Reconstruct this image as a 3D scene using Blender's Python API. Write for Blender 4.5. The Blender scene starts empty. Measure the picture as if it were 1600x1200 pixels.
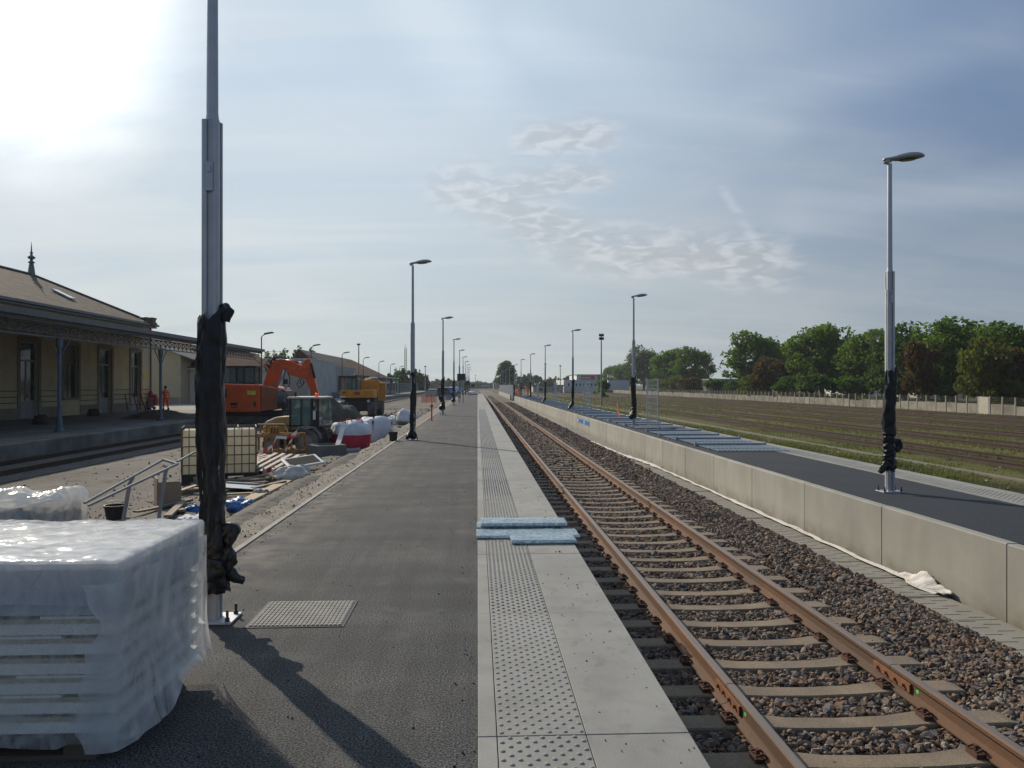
import bpy, bmesh, math, random
import numpy as np
from mathutils import Vector, Matrix, noise as mnoise
random.seed(7); RNG = np.random.default_rng(7)
SC = bpy.context.scene
COL = SC.collection
R = math.radians
PI = math.pi

# ------------------------------------------------------------------ camera
CAMZ, FPX, HOR = 1.65, 1202.0, 601.5
YAW = math.atan(54 / FPX)
cd = bpy.data.cameras.new("camera"); cam = bpy.data.objects.new("camera", cd); COL.objects.link(cam)
cd.sensor_width = 36; cd.lens = 36 * FPX / 1600; cd.clip_start = 0.05; cd.clip_end = 6000
cam.location = (0, 0, CAMZ); cam.rotation_euler = (PI / 2 + 1.5 / FPX, 0, -YAW)
SC.camera = cam

def ray(px, py):
    u = (px - 800) / FPX; v = (HOR - py) / FPX
    return Vector((math.sin(YAW) + u * math.cos(YAW), math.cos(YAW) - u * math.sin(YAW), v))
def G(px, py, z=0.0):
    d = ray(px, py); t = (z - CAMZ) / d.z
    return Vector((d.x * t, d.y * t, z))
def W(px, py, Y):
    d = ray(px, py); t = Y / d.y
    return Vector((d.x * t, Y, CAMZ + d.z * t))
def YX(px, X):
    d = ray(px, 600); return X * d.y / d.x

# ------------------------------------------------------------------ materials
def _n(nt, t, **kw):
    n = nt.nodes.new(t)
    for k, v in kw.items(): setattr(n, k, v)
    return n
MATS = {}

def mat(name, c, rough=.7, metal=0.0, var=.25, scale=2.0, c2=None, c2scale=None, c2at=.5, c2w=.12, bump=0.0, bscale=60.0,
        spec=.5, transl=0.0, speck=0.0, speckscale=120.0, pos=False, stretch=None, coat=0.0, alpha=1.0, emit=None, bdist=.01):
    if name in MATS: return MATS[name]
    m = bpy.data.materials.new(name); m.use_nodes = True; nt = m.node_tree; L = nt.links.new
    b = nt.nodes['Principled BSDF']; out = nt.nodes['Material Output']
    if pos: tc = _n(nt, 'ShaderNodeNewGeometry').outputs['Position']
    else: tc = _n(nt, 'ShaderNodeTexCoord').outputs['Object']
    if stretch:
        mp = _n(nt, 'ShaderNodeMapping'); mp.inputs['Scale'].default_value = stretch; L(tc, mp.inputs[0]); tc = mp.outputs[0]
    nz = _n(nt, 'ShaderNodeTexNoise'); nz.inputs['Scale'].default_value = scale; nz.inputs['Detail'].default_value = 8; nz.inputs['Roughness'].default_value = .65
    L(tc, nz.inputs['Vector'])
    cr = _n(nt, 'ShaderNodeValToRGB')
    lo = [max(0, x * (1 - var)) for x in c]; hi = [min(1, x * (1 + var)) for x in c]
    cr.color_ramp.elements[0].position = .3; cr.color_ramp.elements[1].position = .7
    cr.color_ramp.elements[0].color = (*lo, 1); cr.color_ramp.elements[1].color = (*hi, 1)
    L(nz.outputs['Fac'], cr.inputs[0]); col = cr.outputs[0]
    if c2:
        n2 = _n(nt, 'ShaderNodeTexNoise'); n2.inputs['Scale'].default_value = c2scale or scale * .4; n2.inputs['Detail'].default_value = 6
        L(tc, n2.inputs['Vector'])
        r2 = _n(nt, 'ShaderNodeMapRange'); r2.inputs[1].default_value = c2at - c2w; r2.inputs[2].default_value = c2at + c2w
        L(n2.outputs['Fac'], r2.inputs[0])
        mx = _n(nt, 'ShaderNodeMix', data_type='RGBA'); L(r2.outputs[0], mx.inputs[0]); L(col, mx.inputs[6]); mx.inputs[7].default_value = (*c2, 1)
        col = mx.outputs[2]
    if speck:
        n3 = _n(nt, 'ShaderNodeTexNoise'); n3.inputs['Scale'].default_value = speckscale; n3.inputs['Detail'].default_value = 2
        L(tc, n3.inputs['Vector'])
        r3 = _n(nt, 'ShaderNodeMapRange'); r3.inputs[1].default_value = .40 if speck > .9 else .35; r3.inputs[2].default_value = .64 if speck > .9 else .68; r3.inputs[3].default_value = max(.12, 1 - speck); r3.inputs[4].default_value = 1 + speck
        L(n3.outputs['Fac'], r3.inputs[0])
        mm = _n(nt, 'ShaderNodeVectorMath', operation='SCALE'); L(col, mm.inputs[0]); L(r3.outputs[0], mm.inputs['Scale']); col = mm.outputs[0]
    L(col, b.inputs['Base Color'])
    b.inputs['Roughness'].default_value = rough; b.inputs['Metallic'].default_value = metal
    b.inputs['Specular IOR Level'].default_value = spec; b.inputs['Coat Weight'].default_value = coat
    if alpha < 1: b.inputs['Alpha'].default_value = alpha
    if bump:
        nb = _n(nt, 'ShaderNodeTexNoise'); nb.inputs['Scale'].default_value = bscale; nb.inputs['Detail'].default_value = 4; L(tc, nb.inputs['Vector'])
        bp = _n(nt, 'ShaderNodeBump'); bp.inputs['Strength'].default_value = bump; bp.inputs['Distance'].default_value = bdist
        L(nb.outputs['Fac'], bp.inputs['Height']); L(bp.outputs[0], b.inputs['Normal'])
    if emit:
        b.inputs['Emission Color'].default_value = (*emit, 1); b.inputs['Emission Strength'].default_value = 1
    if transl:
        tr = _n(nt, 'ShaderNodeBsdfTranslucent'); L(col, tr.inputs[0]); ms = _n(nt, 'ShaderNodeMixShader'); ms.inputs[0].default_value = transl
        L(b.outputs[0], ms.inputs[1]); L(tr.outputs[0], ms.inputs[2]); L(ms.outputs[0], out.inputs[0])
    MATS[name] = m
    return m

# ------------------------------------------------------------------ mesh builder
class MB:
    def __init__(s): s.v = []; s.f = []; s.m = []; s.xf = None
    def add(s, vs, fs, mi=0):
        o = len(s.v)
        if s.xf: vs = [s.xf @ Vector(p) for p in vs]
        s.v += [tuple(p) for p in vs]; s.f += [tuple(i + o for i in f) for f in fs]; s.m += [mi] * len(fs); return s
    def box(s, x0, x1, y0, y1, z0, z1, mi=0):
        v = [(x0,y0,z0),(x1,y0,z0),(x1,y1,z0),(x0,y1,z0),(x0,y0,z1),(x1,y0,z1),(x1,y1,z1),(x0,y1,z1)]
        return s.add(v, [(0,3,2,1),(4,5,6,7),(0,1,5,4),(1,2,6,5),(2,3,7,6),(3,0,4,7)], mi)
    def cbox(s, c, d, rot=(0,0,0), mi=0):
        from mathutils import Euler
        M = Matrix.Translation(c) @ Euler(rot).to_matrix().to_4x4(); x, y, z = d[0]/2, d[1]/2, d[2]/2
        v = [M @ Vector(p) for p in [(-x,-y,-z),(x,-y,-z),(x,y,-z),(-x,y,-z),(-x,-y,z),(x,-y,z),(x,y,z),(-x,y,z)]]
        return s.add(v, [(0,3,2,1),(4,5,6,7),(0,1,5,4),(1,2,6,5),(2,3,7,6),(3,0,4,7)], mi)
    def bar(s, a, b, w, h=None, mi=0, up=(0,0,1)):
        a = Vector(a); b = Vector(b); h = h or w; d = (b - a).normalized(); u = Vector(up)
        if abs(d.dot(u)) > .98: u = Vector((1,0,0))
        sx = d.cross(u).normalized() * w / 2; sz = sx.cross(d).normalized() * h / 2
        v = [a-sx-sz, a+sx-sz, a+sx+sz, a-sx+sz, b-sx-sz, b+sx-sz, b+sx+sz, b-sx+sz]
        return s.add(v, [(0,1,2,3),(7,6,5,4),(0,4,5,1),(1,5,6,2),(2,6,7,3),(3,7,4,0)], mi)
    def tube(s, pts, r, n=8, mi=0, cap=True):
        pts = [Vector(p) for p in pts]; rs = r if isinstance(r, (list, tuple)) else [r] * len(pts)
        vs = []; fs = []; prev = None
        for i, p in enumerate(pts):
            d = (pts[min(i+1, len(pts)-1)] - pts[max(i-1, 0)]).normalized()
            if prev is None:
                u = d.orthogonal().normalized()
            else:
                u = (prev - d * prev.dot(d)).normalized()
            prev = u; w = d.cross(u)
            for k in range(n):
                a = 2*PI*k/n; vs.append(p + (u*math.cos(a) + w*math.sin(a)) * rs[i])
        for i in range(len(pts)-1):
            for k in range(n):
                k2 = (k+1) % n; fs.append((i*n+k, i*n+k2, (i+1)*n+k2, (i+1)*n+k))
        if cap: fs.append(tuple(reversed(range(n)))); fs.append(tuple(range((len(pts)-1)*n, len(pts)*n)))
        return s.add(vs, fs, mi)
    def cyl(s, a, b, r, n=16, mi=0, r2=None): return s.tube([a, b], [r, r if r2 is None else r2], n, mi)
    def lathe(s, prof, c=(0,0,0), n=16, mi=0):
        vs = []; fs = []
        for r, z in prof:
            for k in range(n): a = 2*PI*k/n; vs.append((c[0]+r*math.cos(a), c[1]+r*math.sin(a), c[2]+z))
        for i in range(len(prof)-1):
            for k in range(n): k2 = (k+1) % n; fs.append((i*n+k, i*n+k2, (i+1)*n+k2, (i+1)*n+k))
        fs.append(tuple(reversed(range(n)))); fs.append(tuple(range((len(prof)-1)*n, len(prof)*n)))
        return s.add(vs, fs, mi)
    def prism(s, poly, axis, a, b, mi=0):
        # poly of 2D points; axis 'x','y','z' is the extrusion direction
        def P(p, t):
            return {'x': (t, p[0], p[1]), 'y': (p[0], t, p[1]), 'z': (p[0], p[1], t)}[axis]
        n = len(poly); vs = [P(p, a) for p in poly] + [P(p, b) for p in poly]
        fs = [tuple(range(n)), tuple(reversed(range(n, 2*n)))] + [(i, n+i, n+(i+1) % n, (i+1) % n) for i in range(n)]
        return s.add(vs, fs, mi)
    def quad(s, a, b, c, d, mi=0): return s.add([a, b, c, d], [(0,1,2,3)], mi)
    def build(s, name, mats, parent=None, smooth=False, bevel=0, loc=None):
        me = bpy.data.meshes.new(name); me.from_pydata(s.v, [], s.f)
        for m in (mats if isinstance(mats, (list, tuple)) else [mats]): me.materials.append(m)
        me.polygons.foreach_set('material_index', s.m)
        bm = bmesh.new(); bm.from_mesh(me); bmesh.ops.recalc_face_normals(bm, faces=bm.faces); bm.to_mesh(me); bm.free()
        if smooth: me.polygons.foreach_set('use_smooth', [True] * len(me.polygons))
        o = bpy.data.objects.new(name, me); COL.objects.link(o)
        if parent: o.parent = parent
        if loc is not None: o.location = loc
        if bevel:
            bv = o.modifiers.new('bevel', 'BEVEL'); bv.width = bevel; bv.segments = 2; bv.limit_method = 'ANGLE'; bv.harden_normals = False
        return o

def npmesh(name, V, F, mats, parent=None, smooth=False, midx=None):
    """V (n,3), F (m,k) numpy -> object"""
    me = bpy.data.meshes.new(name); k = F.shape[1]
    me.vertices.add(len(V)); me.vertices.foreach_set('co', V.astype(np.float32).ravel())
    me.loops.add(F.size); me.loops.foreach_set('vertex_index', F.astype(np.int32).ravel())
    me.polygons.add(len(F)); me.polygons.foreach_set('loop_start', np.arange(0, F.size, k, dtype=np.int32))
    for m in (mats if isinstance(mats, (list, tuple)) else [mats]): me.materials.append(m)
    if midx is not None: me.polygons.foreach_set('material_index', midx.astype(np.int32))
    me.update(calc_edges=True)
    me.polygons.foreach_set('use_smooth', [smooth] * len(F))
    o = bpy.data.objects.new(name, me); COL.objects.link(o)
    if parent: o.parent = parent
    return o

def tag(o, label, cat, group=None, kind=None):
    o['label'] = label; o['category'] = cat
    if group: o['group'] = group
    if kind: o['kind'] = kind
    return o
def thing(name, label, cat, loc=(0,0,0), rz=0.0, group=None):
    o = bpy.data.objects.new(name, None); COL.objects.link(o); o.location = loc; o.rotation_euler = (0, 0, rz); o.empty_display_size = .2
    return tag(o, label, cat, group)
def struct(o, label=None):
    o['kind'] = 'structure'
    if label: o['label'] = label
    return o
def copy_tree(o, parent=None):
    c = o.copy(); COL.objects.link(c); c.parent = parent
    for ch in o.children: copy_tree(ch, c)
    return c
def nz(x, y, z=0.0): return mnoise.noise(Vector((x, y, z)))
def blob(name, rx, ry, rz, mats, parent=None, amp=.15, freq=1.5, seed=0, n=24, m=16, flat=-.85, power=1.0, smooth=True, zmat=None):
    """lumpy closed sack: superellipsoid with noise, cut flat at the bottom"""
    V = []; F = []; mi = []
    for i in range(m + 1):
        ph = -PI/2 + PI*i/m
        for k in range(n):
            th = 2*PI*k/n; c, s_ = math.cos(ph), math.sin(ph)
            f = lambda t: math.copysign(abs(t)**power, t)
            x, y, z = f(c)*f(math.cos(th)), f(c)*f(math.sin(th)), f(s_)
            d = 1 + amp * nz(x*freq+seed, y*freq+seed*1.7, z*freq) + amp*.5 * nz(x*freq*3+seed, y*freq*3, z*freq*3+seed)
            V.append((x*rx*d, y*ry*d, max(z*d, flat)*rz - flat*rz))
    for i in range(m):
        for k in range(n):
            k2 = (k+1) % n; F.append((i*n+k, i*n+k2, (i+1)*n+k2, (i+1)*n+k))
            if zmat:
                zc = (V[i*n+k][2] + V[(i+1)*n+k][2])/2; mi.append(1 if zmat[0] < zc < zmat[1] else 0)
    return npmesh(name, np.array(V), np.array(F), mats, parent, smooth, np.array(mi) if zmat else None)

# palette
ASPH = mat('asphalt', (.054, .055, .056), .88, var=.20, scale=.7, c2=(.083, .080, .075), c2scale=.9, c2at=.60, c2w=.12, speck=1.0, speckscale=95, bump=.9, bscale=110, bdist=.006, pos=True, spec=.3)
ASPH2 = mat('dark_asphalt', (.028, .032, .038), .85, var=.2, scale=.8, speck=.45, speckscale=90, bump=.5, bscale=90, pos=True, spec=.3)
CONC = mat('pale_concrete', (.25, .244, .222), .8, var=.10, scale=1.1, c2=(.20, .195, .178), c2scale=3.5, c2at=.62, c2w=.12, speck=.07, speckscale=160, bump=.15, bscale=90, pos=True)
WALLC = mat('wall_concrete', (.325, .312, .27), .82, var=.07, scale=1.0, c2=(.26, .25, .215), c2scale=.9, c2at=.58, c2w=.15, speck=.05, speckscale=60, bump=.15, bscale=40, pos=True)
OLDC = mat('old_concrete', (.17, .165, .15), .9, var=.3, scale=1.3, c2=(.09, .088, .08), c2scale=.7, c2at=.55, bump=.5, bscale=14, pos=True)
SAND = mat('sandy_paving', (.20, .175, .14), .95, var=.22, scale=2.2, speck=.35, speckscale=60, bump=.9, bscale=28, pos=True, c2=(.12, .10, .08), c2scale=5, c2at=.6, bdist=.02)
ALU = mat('galvanised_steel', (.43, .44, .46), .48, metal=.5, var=.1, scale=6, bump=.05, bscale=40)
DSTEEL = mat('dark_steel', (.055, .057, .06), .5, metal=.5, var=.2)
BLACKP = mat('black_plastic_sheet', (.005, .0055, .008), .38, var=.25, scale=8, bump=1.0, bscale=13, bdist=.035, spec=.45, stretch=(1, 1, .45))
RUST = mat('rusty_rail', (.155, .072, .032), .75, metal=.1, var=.3, scale=5, c2=(.10, .058, .036), c2scale=1.6, c2at=.5, bump=.3, bscale=60, stretch=(1, .25, 1))
RAILTOP = mat('rail_head', (.25, .20, .165), .45, metal=.6, var=.15, scale=8, stretch=(6, .2, 1))
SLEEP = mat('sleeper_concrete', (.195, .150, .100), .9, var=.2, scale=4, c2=(.15, .115, .085), c2scale=2.2, c2at=.55, speck=.2, speckscale=80, bump=.3, bscale=50, pos=True)
WOOD = mat('pale_wood', (.36, .27, .17), .8, var=.25, scale=3, stretch=(1, 6, 6), bump=.2)
WOODG = mat('weathered_wood', (.22, .17, .12), .85, var=.3, scale=3, bump=.3)
WHITE = mat('white_paint', (.72, .72, .70), .6, var=.06)
ORANGE = mat('orange_machine_paint', (.74, .105, .018), .42, var=.18, scale=2.2, c2=(.36, .085, .03), c2scale=3.5, c2at=.66, c2w=.1, spec=.5)
YELO = mat('yellow_machine_paint', (.62, .26, .025), .45, var=.2, scale=2.5, c2=(.30, .17, .06), c2scale=3, c2at=.64, c2w=.1)
HIVIS = mat('hi_vis_orange', (.85, .11, .02), .8, var=.15, scale=8)
TYRE = mat('dusty_tyre', (.085, .08, .072), .9, var=.35, scale=4, c2=(.20, .185, .165), c2scale=2.4, c2at=.52, bump=.4, bscale=20)
DARKM = mat('grimy_black_metal', (.022, .022, .022), .7, var=.5, scale=5)
GLASS = mat('dark_glass', (.03, .045, .045), .08, var=.3, scale=1.5, spec=.8)
TAPEW = mat('tape_white', (.75, .73, .7), .6, var=.05); TAPER = mat('tape_red', (.65, .03, .02), .6, var=.1)

def glassmat(name, tint, amt):
    m = bpy.data.materials.new(name); m.use_nodes = True; nt = m.node_tree; b = nt.nodes['Principled BSDF']; out = nt.nodes['Material Output']
    b.inputs['Base Color'].default_value = (*tint, 1); b.inputs['Roughness'].default_value = .05
    nzn = _n(nt, 'ShaderNodeTexNoise'); nzn.inputs['Scale'].default_value = 3
    mr = _n(nt, 'ShaderNodeMapRange'); mr.inputs[3].default_value = amt - .15; mr.inputs[4].default_value = amt + .15; nt.links.new(nzn.outputs['Fac'], mr.inputs[0])
    t = _n(nt, 'ShaderNodeBsdfTransparent'); t.inputs[0].default_value = (.85, .95, .92, 1); ms = _n(nt, 'ShaderNodeMixShader')
    nt.links.new(mr.outputs[0], ms.inputs[0]); nt.links.new(t.outputs[0], ms.inputs[1]); nt.links.new(b.outputs[0], ms.inputs[2]); nt.links.new(ms.outputs[0], out.inputs[0])
    return m
CABGLASS = glassmat('cab_glass', (.16, .24, .23), .5)
def film(name, white, op_lo, op_hi, rough=.22, bumps=1.0, bs=9.0):
    """plastic wrap: milky diffuse + gloss over clear, wrinkled"""
    m = bpy.data.materials.new(name); m.use_nodes = True; nt = m.node_tree; L = nt.links.new; b = nt.nodes['Principled BSDF']; out = nt.nodes['Material Output']
    tc = _n(nt, 'ShaderNodeTexCoord').outputs['Object']
    n1 = _n(nt, 'ShaderNodeTexNoise'); n1.inputs['Scale'].default_value = bs*.45; n1.inputs['Detail'].default_value = 3; n1.inputs['Roughness'].default_value = .5; n1.inputs['Distortion'].default_value = .8
    mp = _n(nt, 'ShaderNodeMapping'); mp.inputs['Scale'].default_value = (1, 1.3, .75); mp.inputs['Rotation'].default_value = (.5, .6, .35); L(tc, mp.inputs[0]); L(mp.outputs[0], n1.inputs['Vector'])
    rg = _n(nt, 'ShaderNodeTexNoise', noise_type='RIDGED_MULTIFRACTAL'); rg.inputs['Scale'].default_value = bs*.75; rg.inputs['Detail'].default_value = 4; rg.inputs['Distortion'].default_value = .5
    mq = _n(nt, 'ShaderNodeMapping'); mq.inputs['Scale'].default_value = (1.2, 1.2, .35); mq.inputs['Rotation'].default_value = (.35, .5, .2); L(tc, mq.inputs[0]); L(mq.outputs[0], rg.inputs['Vector'])
    hs = _n(nt, 'ShaderNodeMath', operation='MULTIPLY_ADD'); L(rg.outputs['Fac'], hs.inputs[0]); hs.inputs[1].default_value = .40; nh = _n(nt, 'ShaderNodeMath', operation='MULTIPLY'); nh.inputs[1].default_value = .6; L(n1.outputs['Fac'], nh.inputs[0]); L(nh.outputs[0], hs.inputs[2])
    bp = _n(nt, 'ShaderNodeBump'); bp.inputs['Strength'].default_value = bumps; bp.inputs['Distance'].default_value = .03; L(hs.outputs[0], bp.inputs['Height'])
    b.inputs['Base Color'].default_value = (*white, 1); b.inputs['Roughness'].default_value = rough; L(bp.outputs[0], b.inputs['Normal'])
    b.inputs['Specular IOR Level'].default_value = .7
    tr = _n(nt, 'ShaderNodeBsdfTranslucent'); tr.inputs[0].default_value = (*white, 1); L(bp.outputs[0], tr.inputs['Normal'])
    mt = _n(nt, 'ShaderNodeMixShader'); mt.inputs[0].default_value = .3; L(b.outputs[0], mt.inputs[1]); L(tr.outputs[0], mt.inputs[2])
    n2 = _n(nt, 'ShaderNodeTexNoise'); n2.inputs['Scale'].default_value = bs * .6; n2.inputs['Detail'].default_value = 5; n2.inputs['Distortion'].default_value = 2; L(mp.outputs[0], n2.inputs['Vector'])
    mr = _n(nt, 'ShaderNodeMapRange'); mr.inputs[1].default_value = .3; mr.inputs[2].default_value = .7; mr.inputs[3].default_value = op_lo; mr.inputs[4].default_value = op_hi; L(n2.outputs['Fac'], mr.inputs[0])
    t = _n(nt, 'ShaderNodeBsdfTransparent'); t.inputs[0].default_value = (.95, .96, .97, 1)
    ms = _n(nt, 'ShaderNodeMixShader'); L(mr.outputs[0], ms.inputs[0]); L(t.outputs[0], ms.inputs[1]); L(mt.outputs[0], ms.inputs[2]); L(ms.outputs[0], out.inputs[0])
    return m
FILM = film('stretch_film', (.80, .79, .76), .06, .60, .14)
FABRIC = mat('white_geotextile', (.62, .58, .52), .9, var=.12, scale=6, bump=.5, bscale=30, bdist=.02, c2=(.42, .37, .30), c2scale=4, c2at=.65)
# ------------------------------------------------------------------ light and sky
SUN_AZ, SUN_EL = R(-35), R(30)          # azimuth measured from +Y towards +X
SDIR = Vector((math.sin(SUN_AZ)*math.cos(SUN_EL), math.cos(SUN_AZ)*math.cos(SUN_EL), math.sin(SUN_EL)))
ld = bpy.data.lights.new('sun', 'SUN'); ld.energy = 3.8; ld.angle = R(.55); ld.color = (1, .89, .73)
lo = bpy.data.objects.new('sun', ld); COL.objects.link(lo); lo.rotation_euler = SDIR.to_track_quat('Z', 'Y').to_euler()
w = bpy.data.worlds.new('World'); SC.world = w; w.use_nodes = True; nt = w.node_tree; L = nt.links.new
bg = nt.nodes['Background']; bg.inputs['Strength'].default_value = 1.0
def wn(t, **k): return _n(nt, t, **k)
def mth(op, a, b=None, clamp=False):
    n = wn('ShaderNodeMath', operation=op); n.use_clamp = clamp
    for i, x in enumerate([a, b]):
        if x is None: continue
        if isinstance(x, (int, float)): n.inputs[i].default_value = x
        else: L(x, n.inputs[i])
    return n.outputs[0]
def mrange(x, a, b, c=0.0, d=1.0, sm=True):
    n = wn('ShaderNodeMapRange'); n.interpolation_type = 'SMOOTHSTEP' if sm else 'LINEAR'
    L(x, n.inputs[0]); n.inputs[1].default_value = a; n.inputs[2].default_value = b; n.inputs[3].default_value = c; n.inputs[4].default_value = d; return n.outputs[0]
def mixc(f, a, b, mode='MIX'):
    n = wn('ShaderNodeMix', data_type='RGBA', blend_type=mode)
    if isinstance(f, (int, float)): n.inputs[0].default_value = f
    else: L(f, n.inputs[0])
    for i, x in ((6, a), (7, b)):
        if isinstance(x, tuple): n.inputs[i].default_value = (*x, 1)
        else: L(x, n.inputs[i])
    return n.outputs[2]
sky = wn('ShaderNodeTexSky', sky_type='NISHITA', sun_disc=False, sun_elevation=SUN_EL, sun_rotation=SUN_AZ % (2*PI))
sky.air_density = 1.0; sky.dust_density = 1.3; sky.ozone_density = 1.0
SKYK = .078
geo = wn('ShaderNodeTexCoord').outputs['Generated']
nrm = wn('ShaderNodeVectorMath', operation='NORMALIZE'); L(geo, nrm.inputs[0]); D = nrm.outputs[0]
sep = wn('ShaderNodeSeparateXYZ'); L(D, sep.inputs[0])
dz = mth('MAXIMUM', sep.outputs[2], 0.0)
az = wn('ShaderNodeMath', operation='ARCTAN2'); L(sep.outputs[0], az.inputs[0]); L(sep.outputs[1], az.inputs[1]); AZ = az.outputs[0]
el = mth('ARCSINE', sep.outputs[2])
dots = wn('ShaderNodeVectorMath', operation='DOT_PRODUCT'); L(D, dots.inputs[0]); dots.inputs[1].default_value = SDIR
cs = mth('MAXIMUM', dots.outputs['Value'], 0.0)
g1 = mth('POWER', cs, 30.0); g2 = mth('POWER', cs, 6.0); g3 = mth('POWER', cs, 120.0)
# planar projection of the sky for cirrus
inv = mth('DIVIDE', 1.0, mth('ADD', dz, .24))
px_ = mth('MULTIPLY', sep.outputs[0], inv); py_ = mth('MULTIPLY', sep.outputs[1], inv)
cmb = wn('ShaderNodeCombineXYZ'); L(px_, cmb.inputs[0]); L(py_, cmb.inputs[1])
mp = wn('ShaderNodeMapping'); mp.inputs['Rotation'].default_value = (0, 0, R(38)); mp.inputs['Scale'].default_value = (.7, 1.25, 1); L(cmb.outputs[0], mp.inputs[0])
n1 = wn('ShaderNodeTexNoise'); n1.inputs['Scale'].default_value = 1.15; n1.inputs['Detail'].default_value = 9; n1.inputs['Roughness'].default_value = .56; n1.inputs['Distortion'].default_value = .5; L(mp.outputs[0], n1.inputs['Vector'])
cirrus = mrange(n1.outputs['Fac'], .38, .72)
mp2 = wn('ShaderNodeMapping'); mp2.inputs['Rotation'].default_value = (0, 0, R(-30)); mp2.inputs['Scale'].default_value = (.5, 4.5, 1); L(cmb.outputs[0], mp2.inputs[0])
n2 = wn('ShaderNodeTexNoise'); n2.inputs['Scale'].default_value = 1.4; n2.inputs['Detail'].default_value = 7; L(mp2.outputs[0], n2.inputs['Vector'])
streak = mrange(n2.outputs['Fac'], .50, .72)
# puffy altocumulus band: between two directions
def seg(ax, ex, bx, ey, wd):
    """1 near the line az/el a->b"""
    lx, ly = bx-ax, ey-ex; ll = lx*lx + ly*ly
    ux = mth('SUBTRACT', AZ, ax); uy = mth('SUBTRACT', el, ex)
    t = mth('DIVIDE', mth('ADD', mth('MULTIPLY', ux, lx), mth('MULTIPLY', uy, ly)), ll, True)
    qx = mth('SUBTRACT', ux, mth('MULTIPLY', t, lx)); qy = mth('SUBTRACT', uy, mth('MULTIPLY', t, ly))
    d = mth('SQRT', mth('ADD', mth('MULTIPLY', qx, qx), mth('MULTIPLY', mth('MULTIPLY', qy, qy), 1.8)))
    return mrange(d, 0.0, wd, 1.0, 0.0)
def ae(px, py):
    d = ray(px, py).normalized(); return math.atan2(d.x, d.y), math.asin(d.z)
def S(p, q, wd): a = ae(*p); b = ae(*q); return seg(a[0], a[1], b[0], b[1], wd)
band = mth('MAXIMUM', mth('MAXIMUM', S((730, 300), (900, 375), .115), S((900, 382), (1180, 412), .10)), mth('MAXIMUM', S((840, 215), (930, 215), .075), S((820, 290), (930, 275), .07)))
cae = wn('ShaderNodeCombineXYZ'); L(AZ, cae.inputs[0]); L(mth('MULTIPLY', el, 3.0), cae.inputs[1])
n3 = wn('ShaderNodeTexNoise'); n3.inputs['Scale'].default_value = 30; n3.inputs['Detail'].default_value = 5; n3.inputs['Roughness'].default_value = .5; n3.inputs['Distortion'].default_value = .6; L(cae.outputs[0], n3.inputs['Vector'])
n4 = wn('ShaderNodeTexNoise'); n4.inputs['Scale'].default_value = 9; n4.inputs['Detail'].default_value = 5; L(cae.outputs[0], n4.inputs['Vector'])
puffs = mrange(mth('ADD', mth('MULTIPLY', band, .62), mth('MULTIPLY', mth('ADD', n3.outputs['Fac'], n4.outputs['Fac']), .5)), .70, 1.24)
trail = mth('MAXIMUM', S((1130, 295), (1185, 385), .011), mth('MULTIPLY', mth('MAXIMUM', S((300, 20), (440, 140), .012), S((440, 140), (560, 210), .010)), .8))
n5 = wn('ShaderNodeTexNoise'); n5.inputs['Scale'].default_value = 30; L(cae.outputs[0], n5.inputs['Vector'])
trail = mth('MULTIPLY', trail, mrange(n5.outputs['Fac'], .3, .65))
skc = wn('ShaderNodeVectorMath', operation='SCALE'); L(sky.outputs[0], skc.inputs[0]); skc.inputs['Scale'].default_value = SKYK
tt = mth('POWER', mrange(dots.outputs['Value'], .33, .90), 1.3)
core = mixc(tt, (.125, .203, .345), (.50, .60, .70))
hcol = mixc(mrange(dots.outputs['Value'], .10, .86), (.245, .295, .335), (.53, .575, .55))
low = mth('POWER', mrange(el, -.02, .40, 1.0, 0.0, False), 1.7)
base = mixc(low, core, hcol)
base = mixc(.012, base, skc.outputs[0])
vl = wn('ShaderNodeVectorMath', operation='MULTIPLY_ADD'); L(base, vl.inputs[0]); vl.inputs[1].default_value = (1.06, 1.0, .96); vl.inputs[2].default_value = (.075, .072, .062)
c1 = mixc(mth('MULTIPLY', cirrus, .85), base, vl.outputs[0])
c1 = mixc(mth('MULTIPLY', streak, .50), c1, vl.outputs[0])
dkv = wn('ShaderNodeVectorMath', operation='MULTIPLY'); L(c1, dkv.inputs[0]); dkv.inputs[1].default_value = (.93, .95, .98)
n6 = wn('ShaderNodeTexNoise'); n6.inputs['Scale'].default_value = .8; n6.inputs['Detail'].default_value = 5; L(mp2.outputs[0], n6.inputs['Vector'])
c1 = mixc(mrange(n6.outputs['Fac'], .45, .70), c1, dkv.outputs[0])
pcol = wn('ShaderNodeVectorMath', operation='SCALE'); pcol.inputs[0].default_value = (.98, .98, 1.0); L(mth('ADD', .42, mth('MULTIPLY', mrange(mth('SUBTRACT', mth('MULTIPLY', n3.outputs['Fac'], 1.0), mth('MULTIPLY', mth('SUBTRACT', band, .5), .12)), .36, .60), .30)), pcol.inputs['Scale'])
veil = mth('MAXIMUM', mth('MAXIMUM', mth('MULTIPLY', S((560, -160), (745, 110), .10), .40), mth('MULTIPLY', S((820, 60), (1200, 190), .07), .35)), mth('MAXIMUM', mth('MULTIPLY', S((1250, 335), (1620, 290), .05), .4), mth('MULTIPLY', S((1130, 170), (1560, 50), .06), .35)))
veil = mth('MULTIPLY', veil, mrange(n2.outputs['Fac'], .25, .6, .35, 1.0))
vc = wn('ShaderNodeVectorMath', operation='MULTIPLY_ADD'); L(c1, vc.inputs[0]); vc.inputs[1].default_value = (1.1, 1.06, 1.02); vc.inputs[2].default_value = (.16, .155, .14)
c1 = mixc(veil, c1, vc.outputs[0])
c1 = mixc(mth('MULTIPLY', puffs, .42), c1, pcol.outputs[0])
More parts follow.
